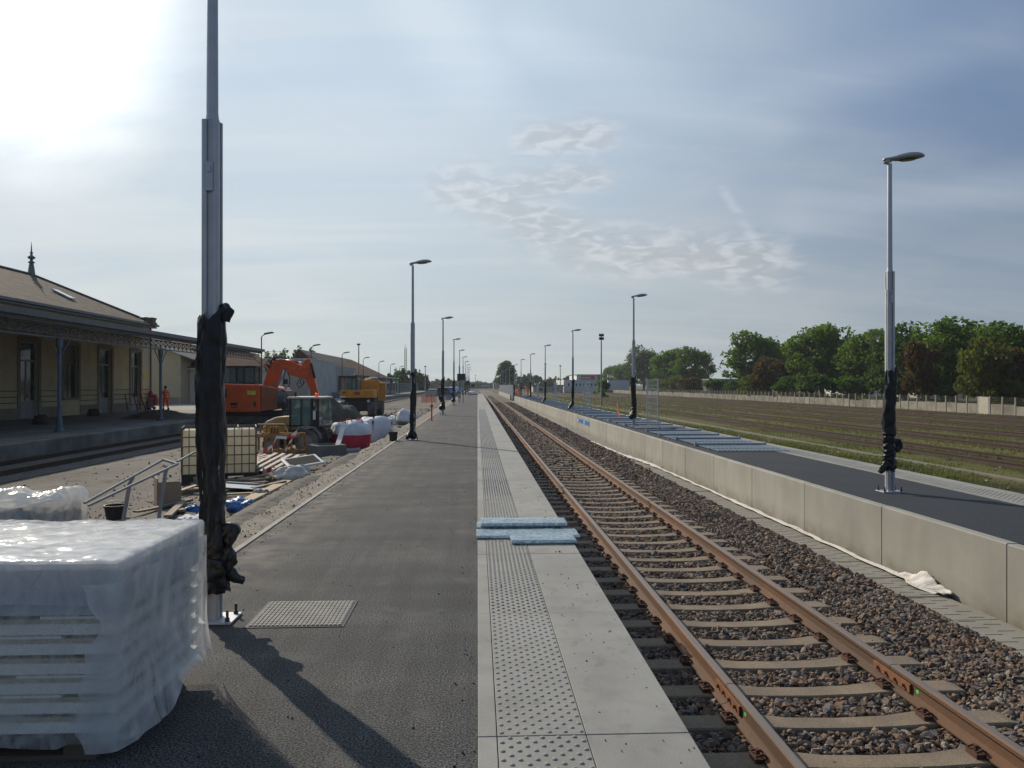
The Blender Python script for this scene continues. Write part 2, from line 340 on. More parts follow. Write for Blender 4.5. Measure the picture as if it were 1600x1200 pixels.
c1 = mixc(mth('MULTIPLY', trail, .34), c1, (.60, .63, .68))
glow = wn('ShaderNodeVectorMath', operation='SCALE'); glow.inputs[0].default_value = (1.0, .98, .93)
GD = ray(10, -10).normalized(); dg = wn('ShaderNodeVectorMath', operation='DOT_PRODUCT'); L(D, dg.inputs[0]); dg.inputs[1].default_value = GD
dgv = mth('ADD', dg.outputs['Value'], mth('MULTIPLY', mth('SUBTRACT', n1.outputs['Fac'], .5), .02))
L(mth('ADD', mth('ADD', mth('MULTIPLY', mth('POWER', mrange(dgv, .972, 1.0, sm=False), 3.4), .95), mth('MULTIPLY', mrange(dgv, .80, 1.0), .04)), mth('MULTIPLY', g3, 1.5)), glow.inputs['Scale'])
c1 = mixc(1.0, c1, glow.outputs[0], 'ADD')
L(c1, bg.inputs[0])
SC.view_settings.view_transform = 'Standard'; SC.view_settings.look = 'None'; SC.view_settings.gamma = 1; SC.view_settings.exposure = 0.14
SC.cycles.use_denoising = True; SC.cycles.max_bounces = 6; SC.cycles.diffuse_bounces = 3; SC.cycles.transparent_max_bounces = 12
SC.cycles.sample_clamp_indirect = 6; SC.cycles.caustics_reflective = False; SC.cycles.caustics_refractive = False

# ------------------------------------------------------------------ ground
PZ = 0.0          # near platform top
QZ = -0.05        # far platform top
SZ = -0.27        # old station platform top
def smooth(a, b, x):
    t = min(1, max(0, (x-a)/(b-a))); return t*t*(3-2*t)
def gh(x, y):
    if x > 8.4:
        z = -.80 + .05*nz(x*.25, y*.12) + .03*nz(x*1.1, y*.5)
        z += .22 * (1 - smooth(8.5, 12.5, x)) * (0.8 + .5*nz(x*.9, y*.6))
        return z
    if x > -2.9: return -1.0
    k = smooth(-7.5, -4.2, x)
    z = -.75 + .30 * k * (1 - smooth(16, 26, y)) + .12 * k
    z += .34 * smooth(-3.7, -3.0, x)
    z += .045*nz(x*.6, y*.35) + .02*nz(x*2.2, y*1.6) + (.07*nz(x*1.5, y*1.1, 4) * k)
    if x < -11: z = -.78 + .02*nz(x, y)
    return z
def ground_mesh():
    xs = np.concatenate([[-3000, -1500, -700, -300, -150, -90, -60, -45, -36, -30], np.arange(-26, -11, 1.0), np.arange(-11, -2.95, .22), [-2.95, -2.9, 0, 4, 8.38, 8.45], np.arange(8.7, 16, .4), np.arange(16, 46, 1.1), [50, 60, 80, 120, 200, 400, 900, 1700, 3000]])
    ys = np.concatenate([[-60, -20, -5], np.arange(0, 30, .35), np.arange(30, 60, .9), np.arange(60, 160, 3), [170, 200, 260, 340, 480, 700, 1100, 2000, 4500]])
    V = np.array([(x, y, gh(x, y) if -60 < x < 60 and y < 400 else (-.78)) for y in ys for x in xs]); nx = len(xs)
    F = np.array([(j*nx+i, j*nx+i+1, (j+1)*nx+i+1, (j+1)*nx+i) for j in range(len(ys)-1) for i in range(nx-1)])
    return npmesh('ground', V, F, groundmat(), smooth=True)
def groundmat():
    m = bpy.data.materials.new('ground_earth'); m.use_nodes = True; nt = m.node_tree; L = nt.links.new; b = nt.nodes['Principled BSDF']
    P = _n(nt, 'ShaderNodeNewGeometry').outputs['Position']; sp = _n(nt, 'ShaderNodeSeparateXYZ'); L(P, sp.inputs[0])
    def noise(s, d=6, st=None, dist=0):
        n = _n(nt, 'ShaderNodeTexNoise'); n.inputs['Scale'].default_value = s; n.inputs['Detail'].default_value = d; n.inputs['Distortion'].default_value = dist
        if st: q = _n(nt, 'ShaderNodeMapping'); q.inputs['Scale'].default_value = st; L(P, q.inputs[0]); L(q.outputs[0], n.inputs['Vector'])
        else: L(P, n.inputs['Vector'])
        return n.outputs['Fac']
    def mr(x, a, b_): 
        n = _n(nt, 'ShaderNodeMapRange'); L(x, n.inputs[0]); n.inputs[1].default_value = a; n.inputs[2].default_value = b_; return n.outputs[0]
    def mx(f, a, c):
        n = _n(nt, 'ShaderNodeMix', data_type='RGBA'); L(f, n.inputs[0])
        for i, x in ((6, a), (7, c)):
            if isinstance(x, tuple): n.inputs[i].default_value = (*x, 1)
            else: L(x, n.inputs[i])
        return n.outputs[2]
    yard = mx(mr(noise(.35, 8, (1, .5, 1), .6), .40, .62), (.155, .140, .118), (.092, .082, .068))
    yard = mx(mr(noise(1.6, 8), .55, .75), yard, (.070, .058, .043))
    yard = mx(mr(noise(16, 4), .56, .72), yard, (.23, .21, .185))
    yard = mx(mr(noise(26, 3), .60, .72), yard, (.06, .055, .05))
    fld = mx(mr(noise(.55, 8, (1.3, .16, 1), .4), .42, .60), (.080, .080, .016), (.112, .094, .030))
    fld = mx(mr(noise(5, 7, (1, .5, 1)), .52, .70), fld, (.085, .102, .014))
    fld = mx(mr(noise(11, 4, (1, .6, 1)), .60, .72), fld, (.115, .100, .028))
    def mt(op, a, b_=None):
        q = _n(nt, 'ShaderNodeMath', operation=op)
        for i, x in enumerate((a, b_)):
            if x is None: continue
            if isinstance(x, (int, float)): q.inputs[i].default_value = x
            else: L(x, q.inputs[i])
        return q.outputs[0]
    fr = mt('FRACT', mt('DIVIDE', mt('SUBTRACT', sp.outputs[0], 16.55-2.2), 4.4)); dist = mt('MULTIPLY', mt('ABSOLUTE', mt('SUBTRACT', fr, .5)), 4.4)
    dist = mt('ADD', dist, mt('MULTIPLY', mt('SUBTRACT', noise(.9, 5, (1, .4, 1)), .5), 1.6))
    bed = mx(mr(noise(3, 6), .4, .62), (.042, .034, .016), (.028, .022, .011))
    bed = mx(mr(noise(8, 4), .55, .7), bed, (.052, .054, .014))
    fld = mx(mr(dist, 1.25, .75), fld, bed)
    n = _n(nt, 'ShaderNodeMath', operation='ADD'); L(sp.outputs[0], n.inputs[0]); n.inputs[1].default_value = 0
    f = mr(n.outputs[0], 5.9, 6.1); col = mx(f, yard, fld)
    far = mx(mr(noise(.02, 5), .4, .6), (.06, .058, .03), (.085, .072, .045))
    fy = mr(sp.outputs[1], 150, 240); col = mx(fy, col, far)
    L(col, b.inputs['Base Color']); b.inputs['Roughness'].default_value = .95; b.inputs['Specular IOR Level'].default_value = .2
    bp = _n(nt, 'ShaderNodeBump'); bp.inputs['Strength'].default_value = .9; bp.inputs['Distance'].default_value = .05; L(noise(9, 8), bp.inputs['Height']); L(bp.outputs[0], b.inputs['Normal'])
    return m
struct(ground_mesh(), 'gravelly building yard and disused grassy sidings')

# ------------------------------------------------------------------ near platform
PEND = 142.0
def tweak(m, fn):
    nt = m.node_tree; b = nt.nodes['Principled BSDF']; l = b.inputs['Base Color'].links[0]; src = l.from_socket; fn(nt, b, src)
def _mul(nt, src, fac):
    s_ = _n(nt, 'ShaderNodeVectorMath', operation='SCALE'); nt.links.new(src, s_.inputs[0]); nt.links.new(fac, s_.inputs['Scale']); return s_.outputs[0]
def _noise(nt, sc_, st, lo, hi, a, b_, det=5):
    P = _n(nt, 'ShaderNodeNewGeometry').outputs['Position']; mp = _n(nt, 'ShaderNodeMapping'); mp.inputs['Scale'].default_value = st; nt.links.new(P, mp.inputs[0])
    n = _n(nt, 'ShaderNodeTexNoise'); n.inputs['Scale'].default_value = sc_; n.inputs['Detail'].default_value = det; nt.links.new(mp.outputs[0], n.inputs['Vector'])
    r = _n(nt, 'ShaderNodeMapRange'); nt.links.new(n.outputs['Fac'], r.inputs[0]); r.inputs[1].default_value = a; r.inputs[2].default_value = b_; r.inputs[3].default_value = lo; r.inputs[4].default_value = hi; return r.outputs[0]
def asph_fn(nt, b, src):
    c = _mul(nt, src, _noise(nt, 1.3, (.35, 2.2, 1), .86, 1.16, .35, .65))      # roller marks across the platform
    c = _mul(nt, c, _noise(nt, 2.2, (3.0, .12, 1), .90, 1.10, .4, .6))
    P = _n(nt, 'ShaderNodeNewGeometry').outputs['Position']; sp = _n(nt, 'ShaderNodeSeparateXYZ'); nt.links.new(P, sp.inputs[0])
    e = _n(nt, 'ShaderNodeMapRange'); nt.links.new(sp.outputs[0], e.inputs[0]); e.inputs[1].default_value = -1.55; e.inputs[2].default_value = -2.37
    mu = _n(nt, 'ShaderNodeMath', operation='MULTIPLY'); nt.links.new(e.outputs[0], mu.inputs[0]); nt.links.new(_noise(nt, 3.5, (1, 1, 1), 0, 1.3, .42, .68, 8), mu.inputs[1]); mu.use_clamp = True
    mx = _n(nt, 'ShaderNodeMix', data_type='RGBA'); nt.links.new(mu.outputs[0], mx.inputs[0]); nt.links.new(c, mx.inputs[6]); mx.inputs[7].default_value = (.155, .135, .11, 1); c = mx.outputs[2]
    d = _n(nt, 'ShaderNodeMix', data_type='RGBA'); nt.links.new(_noise(nt, 2.4, (1, 1, 1), 0, .55, .60, .72, 8), d.inputs[0]); nt.links.new(c, d.inputs[6]); d.inputs[7].default_value = (.115, .108, .098, 1)
    nt.links.new(d.outputs[2], b.inputs['Base Color'])
tweak(ASPH, asph_fn)
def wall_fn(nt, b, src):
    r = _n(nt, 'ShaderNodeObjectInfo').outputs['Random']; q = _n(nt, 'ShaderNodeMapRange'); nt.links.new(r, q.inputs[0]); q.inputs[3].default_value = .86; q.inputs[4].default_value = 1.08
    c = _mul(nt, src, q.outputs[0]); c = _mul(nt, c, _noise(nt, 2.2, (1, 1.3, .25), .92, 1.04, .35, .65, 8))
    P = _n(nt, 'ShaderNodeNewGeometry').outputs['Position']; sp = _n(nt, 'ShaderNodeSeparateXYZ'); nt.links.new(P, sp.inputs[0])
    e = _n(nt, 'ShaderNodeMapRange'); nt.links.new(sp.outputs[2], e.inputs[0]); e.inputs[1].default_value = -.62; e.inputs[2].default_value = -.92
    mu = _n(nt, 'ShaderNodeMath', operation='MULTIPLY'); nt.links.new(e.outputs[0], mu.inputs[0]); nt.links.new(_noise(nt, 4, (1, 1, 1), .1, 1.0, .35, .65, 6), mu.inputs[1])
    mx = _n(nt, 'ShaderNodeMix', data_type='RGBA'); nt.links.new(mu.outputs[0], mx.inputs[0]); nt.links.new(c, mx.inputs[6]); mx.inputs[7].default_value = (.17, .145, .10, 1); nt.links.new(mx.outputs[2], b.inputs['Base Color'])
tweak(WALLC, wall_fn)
def conc_fn(nt, b, src):
    c = _mul(nt, src, _noise(nt, 1.1, (1, .5, 1), .88, 1.08, .35, .65, 8)); c = _mul(nt, c, _noise(nt, 9, (1, .6, 1), .80, 1.0, .28, .42, 8)); nt.links.new(c, b.inputs['Base Color'])
tweak(CONC, conc_fn)
def near_platform():
    mb = MB(); mb.box(-2.37, .0, .2, PEND, -1.05, 0)
    struct(mb.build('platform', ASPH), 'grey asphalt platform surface')
    mb = MB(); mb.box(-2.43, -2.37, .2, PEND, -.5, .012)
    struct(mb.build('platform_kerb', mat('kerb_stone', (.30, .28, .245), .9, var=.2, scale=3, pos=True, speck=.2)), 'narrow pale kerb along the platform')
    # sandy verge, slightly uneven, dropping at its outer edge
    xs = np.concatenate([np.linspace(-2.43, -2.95, 7), [-2.98, -3.06, -3.2, -3.35]]); ys = np.concatenate([np.arange(.2, 30, .22), np.arange(30, PEND, 1.2), [PEND]])
    V = []
    for y in ys:
        for i, x in enumerate(xs):
            e = .09*nz(y*.8, x*2) if i > 4 else 0
            z = -.004 + .010*nz(x*5, y*5) if i < 7 else (-.10, -.30, -.45, -.62)[i-7]
            V.append((x + e, y, z))
    nx = len(xs); F = [(j*nx+i, j*nx+i+1, (j+1)*nx+i+1, (j+1)*nx+i) for j in range(len(ys)-1) for i in range(nx-1)]
    struct(npmesh('verge_path', np.array(V), np.array(F), SAND, smooth=True), 'sandy strip of bedding between kerb and yard')
    # edge slabs with real joints and domes
    mb = MB(); y0 = 3.60 - 1.94*2; k = 0
    while y0 < PEND:
        y1 = y0 + 1.934
        for xa, xb in ((.002, .090), (.094, .509), (.513, 1.0)):
            mb.box(xa, xb, y0, y1, -.12, .006 + .001*((k*7) % 3))
        y0 += 1.94; k += 1
    o = mb.build('platform_edge_paving', CONC, bevel=.003)
    struct(o, 'pale concrete edge slabs with raised tactile domes')
    # domes as one mesh
    ring = 8; prof = [(.0125, 0), (.0105, .0035), (.006, .0055), (0.0005, .006)]
    pv = np.array([(r*math.cos(2*PI*q/ring), r*math.sin(2*PI*q/ring), z) for r, z in prof for q in range(ring)])
    pf = np.array([(i*ring+q, i*ring+(q+1) % ring, (i+1)*ring+(q+1) % ring, (i+1)*ring+q) for i in range(3) for q in range(ring)])
    pts = []
    base = 3.60 - 1.94
    for s in range(0, 26):
        yb = base + 1.94*s
        for c in range(11):
            for r_ in range(23):
                pts.append((.113 + c*.0377, yb + .03 + r_*.0838 + (.0419 if c % 2 else 0), .008))
    P = np.array(pts); V = (P[:, None, :] + pv[None]).reshape(-1, 3); F = (np.arange(len(P))[:, None, None]*len(pv) + pf[None]).reshape(-1, 4)
    d = npmesh('tactile_domes', V, F, mat('dome_concrete', (.26, .25, .24), .85, var=.12, scale=20, pos=True), smooth=True); d.parent = o
    # grimy retaining face
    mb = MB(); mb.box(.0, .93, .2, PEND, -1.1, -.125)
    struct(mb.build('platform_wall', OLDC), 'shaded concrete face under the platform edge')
near_platform()

def manhole():
    c = G(478, 955, 0); y0, y1 = 5.31, 5.90; x0, x1 = -1.56, -.93
    t = thing('manhole_cover', 'square checkered concrete manhole cover set flush in the platform asphalt', 'manhole cover', (x0, y0, .004))
    W_, L_ = x1-x0, y1-y0
    mb = MB(); mb.box(-.02, W_+.02, -.02, L_+.02, -.003, .001); mb.build('frame', DARKM, t)
    mb = MB(); mb.box(0, W_, 0, L_, 0, .004); n = 21; n2 = 14
    for i in range(n):
        for j in range(n2):
            a = W_*(i+.22)/n; b = L_*(j+.12)/n2; mb.box(a, a+W_*.56/n, b, b+L_*.76/n2, .004, .009)
    mb.build('lid', mat('manhole_concrete', (.27, .255, .225), .85, var=.2, scale=5, speck=.2, bump=.2), t)
manhole()

# ------------------------------------------------------------------ opposite platform
WX = 5.68; WEND = 119.0
def far_platform():
    mb = MB(); mb.box(WX+.14, 7.67, -2, WEND, -1.05, QZ); struct(mb.build('far_platform', ASPH2), 'fresh black asphalt of the opposite platform')
    mb = MB(); y = -2
    while y < WEND:
        mb.box(7.674, 8.48, y, y+1.93, -.2, QZ+.006); y += 1.94
    o = mb.build('far_platform_paving', CONC, bevel=.003); struct(o, 'pale edge paving along the far side of the opposite platform')
    pts = np.array([(7.80 + c*.05, 6 + r_*.1 + (.05 if c % 2 else 0), QZ+.006) for c in range(9) for r_ in range(300)])
    pv = np.array([(sx*.013, sy*.013, z) for z, s_ in ((0, 1), (.006, .6)) for sx, sy in ((-s_, -s_), (s_, -s_), (s_, s_), (-s_, s_))]); pf = np.array([(0,1,5,4),(1,2,6,5),(2,3,7,6),(3,0,4,7),(4,5,6,7)])
    V = (pts[:, None, :] + pv[None]).reshape(-1, 3); F = (np.arange(len(pts))[:, None, None]*8 + pf[None]).reshape(-1, 4)
    npmesh('tactile_domes', V, F, CONC).parent = o
    mb = MB(); mb.box(8.0, 8.44, -2, WEND, -1.05, -.205); struct(mb.build('far_platform_wall', OLDC))
    # L-shaped wall units, each a thing
    joints = [8.02 + 2.56*k for k in range(-3, 44)]
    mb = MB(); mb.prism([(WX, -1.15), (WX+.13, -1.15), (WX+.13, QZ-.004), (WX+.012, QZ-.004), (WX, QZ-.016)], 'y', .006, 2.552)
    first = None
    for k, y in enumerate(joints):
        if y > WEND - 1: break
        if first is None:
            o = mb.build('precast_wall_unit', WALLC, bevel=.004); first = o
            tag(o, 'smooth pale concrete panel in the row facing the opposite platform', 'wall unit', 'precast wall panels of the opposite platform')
        else: o = first.copy(); COL.objects.link(o)
        o.location = (RNG.normal(0, .002), y, RNG.normal(0, .002)); o['kind'] = 'thing'
far_platform()

# ------------------------------------------------------------------ track
TC = 2.735; RZ = -.69; HG = 1.435/2
def rail_profile(cx, s=1):
    p = [(-.075,-.172),(.075,-.172),(.075,-.161),(.012,-.142),(.0085,-.13),(.0085,-.055),(.036,-.038),(.036,-.012),(.028,-.001),(.018,0),(-.018,0),(-.028,-.001),(-.036,-.012),(-.036,-.038),(-.0085,-.055),(-.0085,-.13),(-.012,-.142),(-.075,-.161)]
    return [(cx+x, RZ+z) for x, z in p]
def make_rail(cx, label, jy, gside):
    mb = MB()
    for a, b in ((.2, jy-.008), (jy+.008, 420)):
        pr = rail_profile(cx); n = len(pr)
        vs = [(x, a, z) for x, z in pr] + [(x, b, z) for x, z in pr]
        mb.add(vs, [tuple(range(n)), tuple(reversed(range(n, 2*n)))]); 
        for i in range(n):
            top = 8 <= i <= 10
            mb.add([vs[i], vs[n+i], vs[n+(i+1) % n], vs[(i+1) % n]], [(0,1,2,3)], 1 if (i in (8, 9, 10)) else 0)
    o = mb.build('rail', [RUST, RAILTOP]); tag(o, label, 'rail', 'rails of the track between the platforms')
    f = MB()
    for sd in (-1, 1):
        f.prism([(cx+sd*.010, RZ-.135), (cx+sd*.03, RZ-.13), (cx+sd*.03, RZ-.065), (cx+sd*.010, RZ-.06)], 'y', jy-.28, jy+.28)
        for k in (-.2, -.07, .07, .2): f.cyl((cx+sd*.03, jy+k, RZ-.097), (cx+sd*.052, jy+k, RZ-.097), .015, 6)
    f.build('joint_plate', mat('orange_rust', (.21, .085, .035), .8, var=.3, scale=9), o)
    jn = MB(); jn.prism([(x*1.02+cx*(-.02) , z+.001) for x, z in rail_profile(cx)], 'y', jy-.006, jy+.006); jn.build('joint_insulation', DARKM, o)
    for (dy, gs) in ((-.36, gside),):
        g = MB(); g.lathe([(.016, 0), (.015, .0012), (.006, .0018)], (0,0,0), 9)
        q = g.build('paint_mark', mat('green_marker_paint', (.03, .75, .08), .6), o); q.rotation_euler = (0, gs*PI/2, 0); q.location = (cx+gs*.0095, jy+dy, RZ-.09); q.scale = (1, 1.3, 1)
    return o
make_rail(TC-HG-.036, 'rusty rail with dull worn head nearest the paved platform', 5.95, -1)
make_rail(TC+HG+.036, 'rusty rail with dull worn head on the side of the concrete wall', 6.3, -1)
def sleeper_mesh():
    xs = [-1.3, -1.24, -.95, -.6, -.38, 0, .38, .6, .95, 1.24, 1.3]
    zt = [-.012, .0, .0, .0, -.020, -.028, -.020, .0, .0, .0, -.012]; hw = [.10, .118, .118, .118, .10, .095, .10, .118, .118, .118, .10]
    vs = []; fs = []
    for x, z, h in zip(xs, zt, hw): vs += [(x, -h*1.25, z-.14), (x, -h, z-.01), (x, -h*.9, z), (x, h*.9, z), (x, h, z-.01), (x, h*1.25, z-.14)]
    for i in range(len(xs)-1):
        for k in range(6): k2 = (k+1) % 6; fs.append((i*6+k, (i+1)*6+k, (i+1)*6+k2, i*6+k2))
    fs += [tuple(range(6)), tuple(range(len(vs)-6, len(vs)))]
    return MB().add(vs, fs)
def sleepers():
    zt = RZ - .172 - .008
    s0 = sleeper_mesh().build('sleeper', SLEEP); tag(s0, 'weathered concrete sleeper under the two rusty rails', 'sleeper', 'sleepers of the track between the platforms')
    for sd in (-1, 1):
        f = MB(); cx = sd*(HG+.036)
        f.box(cx-.085, cx+.085, -.075, .075, 0, .009, 1)
        for q in (-1, 1):
            f.box(cx+q*.078, cx+q*.14, -.06, .06, .0, .03, 0)
            f.tube([(cx+q*.135, -.05, .04), (cx+q*.09, -.045, .055), (cx+q*.055, -.03, .032), (cx+q*.06, 0, .03), (cx+q*.055, .03, .032), (cx+q*.09, .045, .055), (cx+q*.135, .05, .04)], .008, 6, 0)
            f.cyl((cx+q*.105, 0, .02), (cx+q*.105, 0, .072), .017, 6, 0)
        o = f.build('rail_fastening', [mat('rusty_clip', (.10, .045, .03), .8, metal=.2, var=.35, scale=9), DARKM], s0)
    ys = [5.09 + .6*k - .6*6 for k in range(0, 300)]
    for i, y in enumerate(ys):
        if i == 0: o = s0
        elif i < 75: o = copy_tree(s0)
        else: o = s0.copy(); COL.objects.link(o)
        o.location = (TC + RNG.normal(0, .008), y + RNG.normal(0, .006), zt); o.rotation_euler = (0, 0, RNG.normal(0, .004))
sleepers()
def stone_cloud(name, boxes, mats, zfun, label, cat, skip=None):
    ico = bmesh.new(); bmesh.ops.create_icosphere(ico, subdivisions=1, radius=1); iv = np.array([v.co[:] for v in ico.verts]); fi = np.array([[v.index for v in f.verts] for f in ico.faces]); ico.free()
    protos = []
    for k in range(14):
        v = iv * (1 + RNG.uniform(-.36, .30, (len(iv), 1))); v += RNG.uniform(-.22, .22, v.shape); v *= np.array([1, RNG.uniform(.6, .95), RNG.uniform(.42, .75)]); protos.append(v)
    protos = np.array(protos); Vs = []; Fs = []; off = 0
    for (x0, x1, y0, y1, dens, size) in boxes:
        n = int((x1-x0)*(y1-y0)*dens); X = RNG.uniform(x0, x1, n); Y = RNG.uniform(y0, y1, n)
        if skip is not None: keep = ~skip(X, Y); X = X[keep]; Y = Y[keep]; n = len(X)
        sz = size * RNG.lognormal(0, .28, n); Z = zfun(X, Y) + RNG.uniform(-.35, .55, n)*size
        pr = protos[RNG.integers(0, len(protos), n)]
        a, b, c = RNG.uniform(0, 2*PI, n), RNG.normal(0, .55, n), RNG.normal(0, .55, n)
        ca, sa, cb, sb, cc, sc = np.cos(a), np.sin(a), np.cos(b), np.sin(b), np.cos(c), np.sin(c)
        Rm = np.stack([ca*cb, ca*sb*sc-sa*cc, ca*sb*cc+sa*sc, sa*cb, sa*sb*sc+ca*cc, sa*sb*cc-ca*sc, -sb, cb*sc, cb*cc], -1).reshape(n, 3, 3)
        V = np.einsum('nij,nkj->nki', Rm, pr) * sz[:, None, None] + np.stack([X, Y, Z], -1)[:, None, :]
        Vs.append(V.reshape(-1, 3)); Fs.append((np.arange(n)[:, None, None]*12 + fi[None] + off).reshape(-1, 3)); off += n*12
    o = npmesh(name, np.concatenate(Vs), np.concatenate(Fs), mats); o['label'] = label; o['category'] = cat; o['kind'] = 'stuff'
    return o
def stonemat(name, cols, rough=.9):
    m = bpy.data.materials.new(name); m.use_nodes = True; nt = m.node_tree; L = nt.links.new; b = nt.nodes['Principled BSDF']
    g = _n(nt, 'ShaderNodeNewGeometry'); cr = _n(nt, 'ShaderNodeValToRGB'); e = cr.color_ramp.elements; cr.color_ramp.interpolation = 'CONSTANT'
    for i, c in enumerate(cols):
        x = e[i] if i < 2 else e.new(i/len(cols)); x.position = i/len(cols); x.color = (*c, 1)
    L(g.outputs['Random Per Island'], cr.inputs[0])
    n = _n(nt, 'ShaderNodeTexNoise'); n.inputs['Scale'].default_value = 40; L(g.outputs['Position'], n.inputs['Vector'])
    r = _n(nt, 'ShaderNodeMapRange'); r.inputs[3].default_value = .7; r.inputs[4].default_value = 1.3; L(n.outputs['Fac'], r.inputs[0])
    s = _n(nt, 'ShaderNodeVectorMath', operation='SCALE'); L(cr.outputs[0], s.inputs[0]); L(r.outputs[0], s.inputs['Scale']); L(s.outputs[0], b.inputs['Base Color'])
    b.inputs['Roughness'].default_value = rough; b.inputs['Specular IOR Level'].default_value = .3
    return m
STONE = stonemat('ballast_stone', [(.125,.095,.072),(.175,.118,.082),(.088,.080,.078),(.21,.165,.125),(.16,.092,.060),(.13,.115,.108),(.18,.128,.088),(.25,.21,.165),(.11,.075,.052),(.15,.122,.105),(.19,.115,.070),(.075,.06,.05)])
def bz(X, Y):
    z = np.full_like(X, -.905); z = np.where(X > TC+1.32, -.885 + .03*np.sin((X-4.05)*3), z); z = np.where(X < TC-1.32, -.90, z)
    z = np.where(np.abs(X-TC) < .45, -.92, z); return z
def bskip(X, Y):
    ph = (Y - 5.09 + .3) % .6 - .3
    return (np.abs(ph) < .135) & (np.abs(X-TC) < 1.30) & (RNG.random(len(X)) < .992)
mb = MB(); mb.box(.93, 5.68, -1, 420, -1.2, -.94)
struct(mb.build('ballast_bed', mat('ballast_bed', (.12, .10, .085), .95, var=.3, scale=3, speck=.8, speckscale=22, bump=1, bscale=22, pos=True, bdist=.04)), 'compacted stone bed of the track')
stone_cloud('ballast', [(.95, 5.08, 3.2, 9, 940, .0275), (.95, 5.06, 9, 20, 600, .033), (.95, 5.06, 20, 45, 200, .046), (.95, 5.06, 45, 110, 55, .065)], STONE, bz, 'angular mixed grey and brown ballast stones between the rails', 'ballast', bskip)

# ------------------------------------------------------------------ cable trough
def trough():
    t = thing('cable_trough', 'long concrete cable trough with slotted lids at the foot of the pale wall', 'cable trough', (0, 0, 0))
    mb = MB(); mb.box(5.07, 5.12, -1, 118, -1.12, -.925); mb.box(5.55, 5.60, -1, 118, -1.12, -.925); mb.build('channel', SLEEP, t)
    TL = mat('lid_concrete', (.22, .205, .175), .9, var=.14, scale=2.5, speck=.12, speckscale=90, bump=.25, pos=True)
    l = MB(); Wd = .54; Ln = .446; zt, zb = 0, -.05
    rows = [.08, .19, .30, .41]; sw = .020; y = 0
    for i, r_ in enumerate(rows):
        l.box(0, Wd, y, r_-sw/2, zb, zt); a = (.06, .25) if i % 2 else (.26, .45)
        l.box(0, a[0], r_-sw/2, r_+sw/2, zb, zt); l.box(a[1], Wd, r_-sw/2, r_+sw/2, zb, zt); l.box(a[0], a[1], r_-sw/2, r_+sw/2, zb, zt-.03); y = r_+sw/2
    l.box(0, Wd, y, Ln, zb, zt); l0 = l.build('lid', TL, t)
    for k in range(100):
        o = l0 if k == 0 else l0.copy()
        if k: COL.objects.link(o); o.parent = t
        o.location = (5.065 + RNG.normal(0, .006), 2.6 + .453*k, -.872 + RNG.normal(0, .003)); o.rotation_euler = (0, 0, RNG.normal(0, .008))
    mb = MB(); k = 100
    while 2.6+.453*k < 118: y = 2.6+.453*k; mb.box(5.065, 5.60, y, y+.446, -.922, -.872); k += 1
    o = mb.build('lid_row', TL, t); o['kind'] = 'stuff'
trough()
def cloth_strip(name, pts, label, wfun, seed):
    """crumpled fabric ribbon along a list of (x,y,z)"""
    V = []; F = []; nn = 12; P = []
    for a, b in zip(pts[:-1], pts[1:]):
        n = max(2, int((Vector(b)-Vector(a)).length/.09)); P += [Vector(a).lerp(Vector(b), i/n) for i in range(n)]
    for i, p in enumerate(P):
        wd = wfun(p.y)
        for k in range(nn):
            s = k/(nn-1) - .5; e = nz(p.y*1.1, s*3+seed, seed)*.5 + nz(p.y*4, s*6, seed+3)*.3
            V.append((p.x + s*wd*(1+.5*e) + .05*nz(p.y*1.7, seed), p.y + .03*e, p.z + max(-.01, .5*wd*abs(e)*(1-abs(s)*1.2) + .02)))
    for i in range(len(P)-1):
        for k in range(nn-1): F.append((i*nn+k, i*nn+k+1, (i+1)*nn+k+1, (i+1)*nn+k))
    o = npmesh(name, np.array(V), np.array(F), FABRIC, smooth=True); s = o.modifiers.new('thickness', 'SOLIDIFY'); s.thickness = .004
    return o
o = cloth_strip('fabric_sheet', [(5.60, 8.9, -.86), (5.50, 10.4, -.86), (5.52, 12, -.86), (5.50, 18, -.86), (5.45, 24, -.86), (5.2, 27.5, -.86), (5.05, 34, -.86)], '', lambda y: .09 + .09*abs(nz(y*.35, 3)) + (.10 if 23 < y < 27 else 0), 2)
tag(o, 'crumpled off-white fabric lying along the foot of the pale concrete wall', 'fabric')
o = cloth_strip('fabric_edge', [(5.03, 2.6, -.93), (5.02, 30, -.93), (5.02, 110, -.93)], '', lambda y: .08 + .03*nz(y, 8), 9)
tag(o, 'thin white fabric hem running between the trough lids and the ballast', 'fabric')
# heap of the sheet standing up against the wall
V = []; F = []
for i in range(26):
    for j in range(16):
        a = i/25; b = j/15; y = 8.9 + 1.0*a; fold = .5+.5*math.sin(a*19 + 2.5*b + 3*nz(a*3, b*2)); hgt = .10*math.exp(-((a-.52)/.16)**2) + .07*abs(nz(a*7, 2)) + .05
        V.append((5.655 - (1-b)*(.10 + .16*math.exp(-((a-.45)/.3)**2)) - .05*fold*(1-abs(b-.5)), y, -.868 + hgt*b**1.6*(1+.15*fold) + .045*fold*(1-b)))
for i in range(25):
    for j in range(15): F.append((i*16+j, i*16+j+1, (i+1)*16+j+1, (i+1)*16+j))
t = npmesh('fabric_bundle', np.array(V), np.array(F), FABRIC, smooth=True); t.modifiers.new('thickness', 'SOLIDIFY').thickness = .004
tag(t, 'bunched beige fabric heaped against the pale concrete wall', 'fabric')

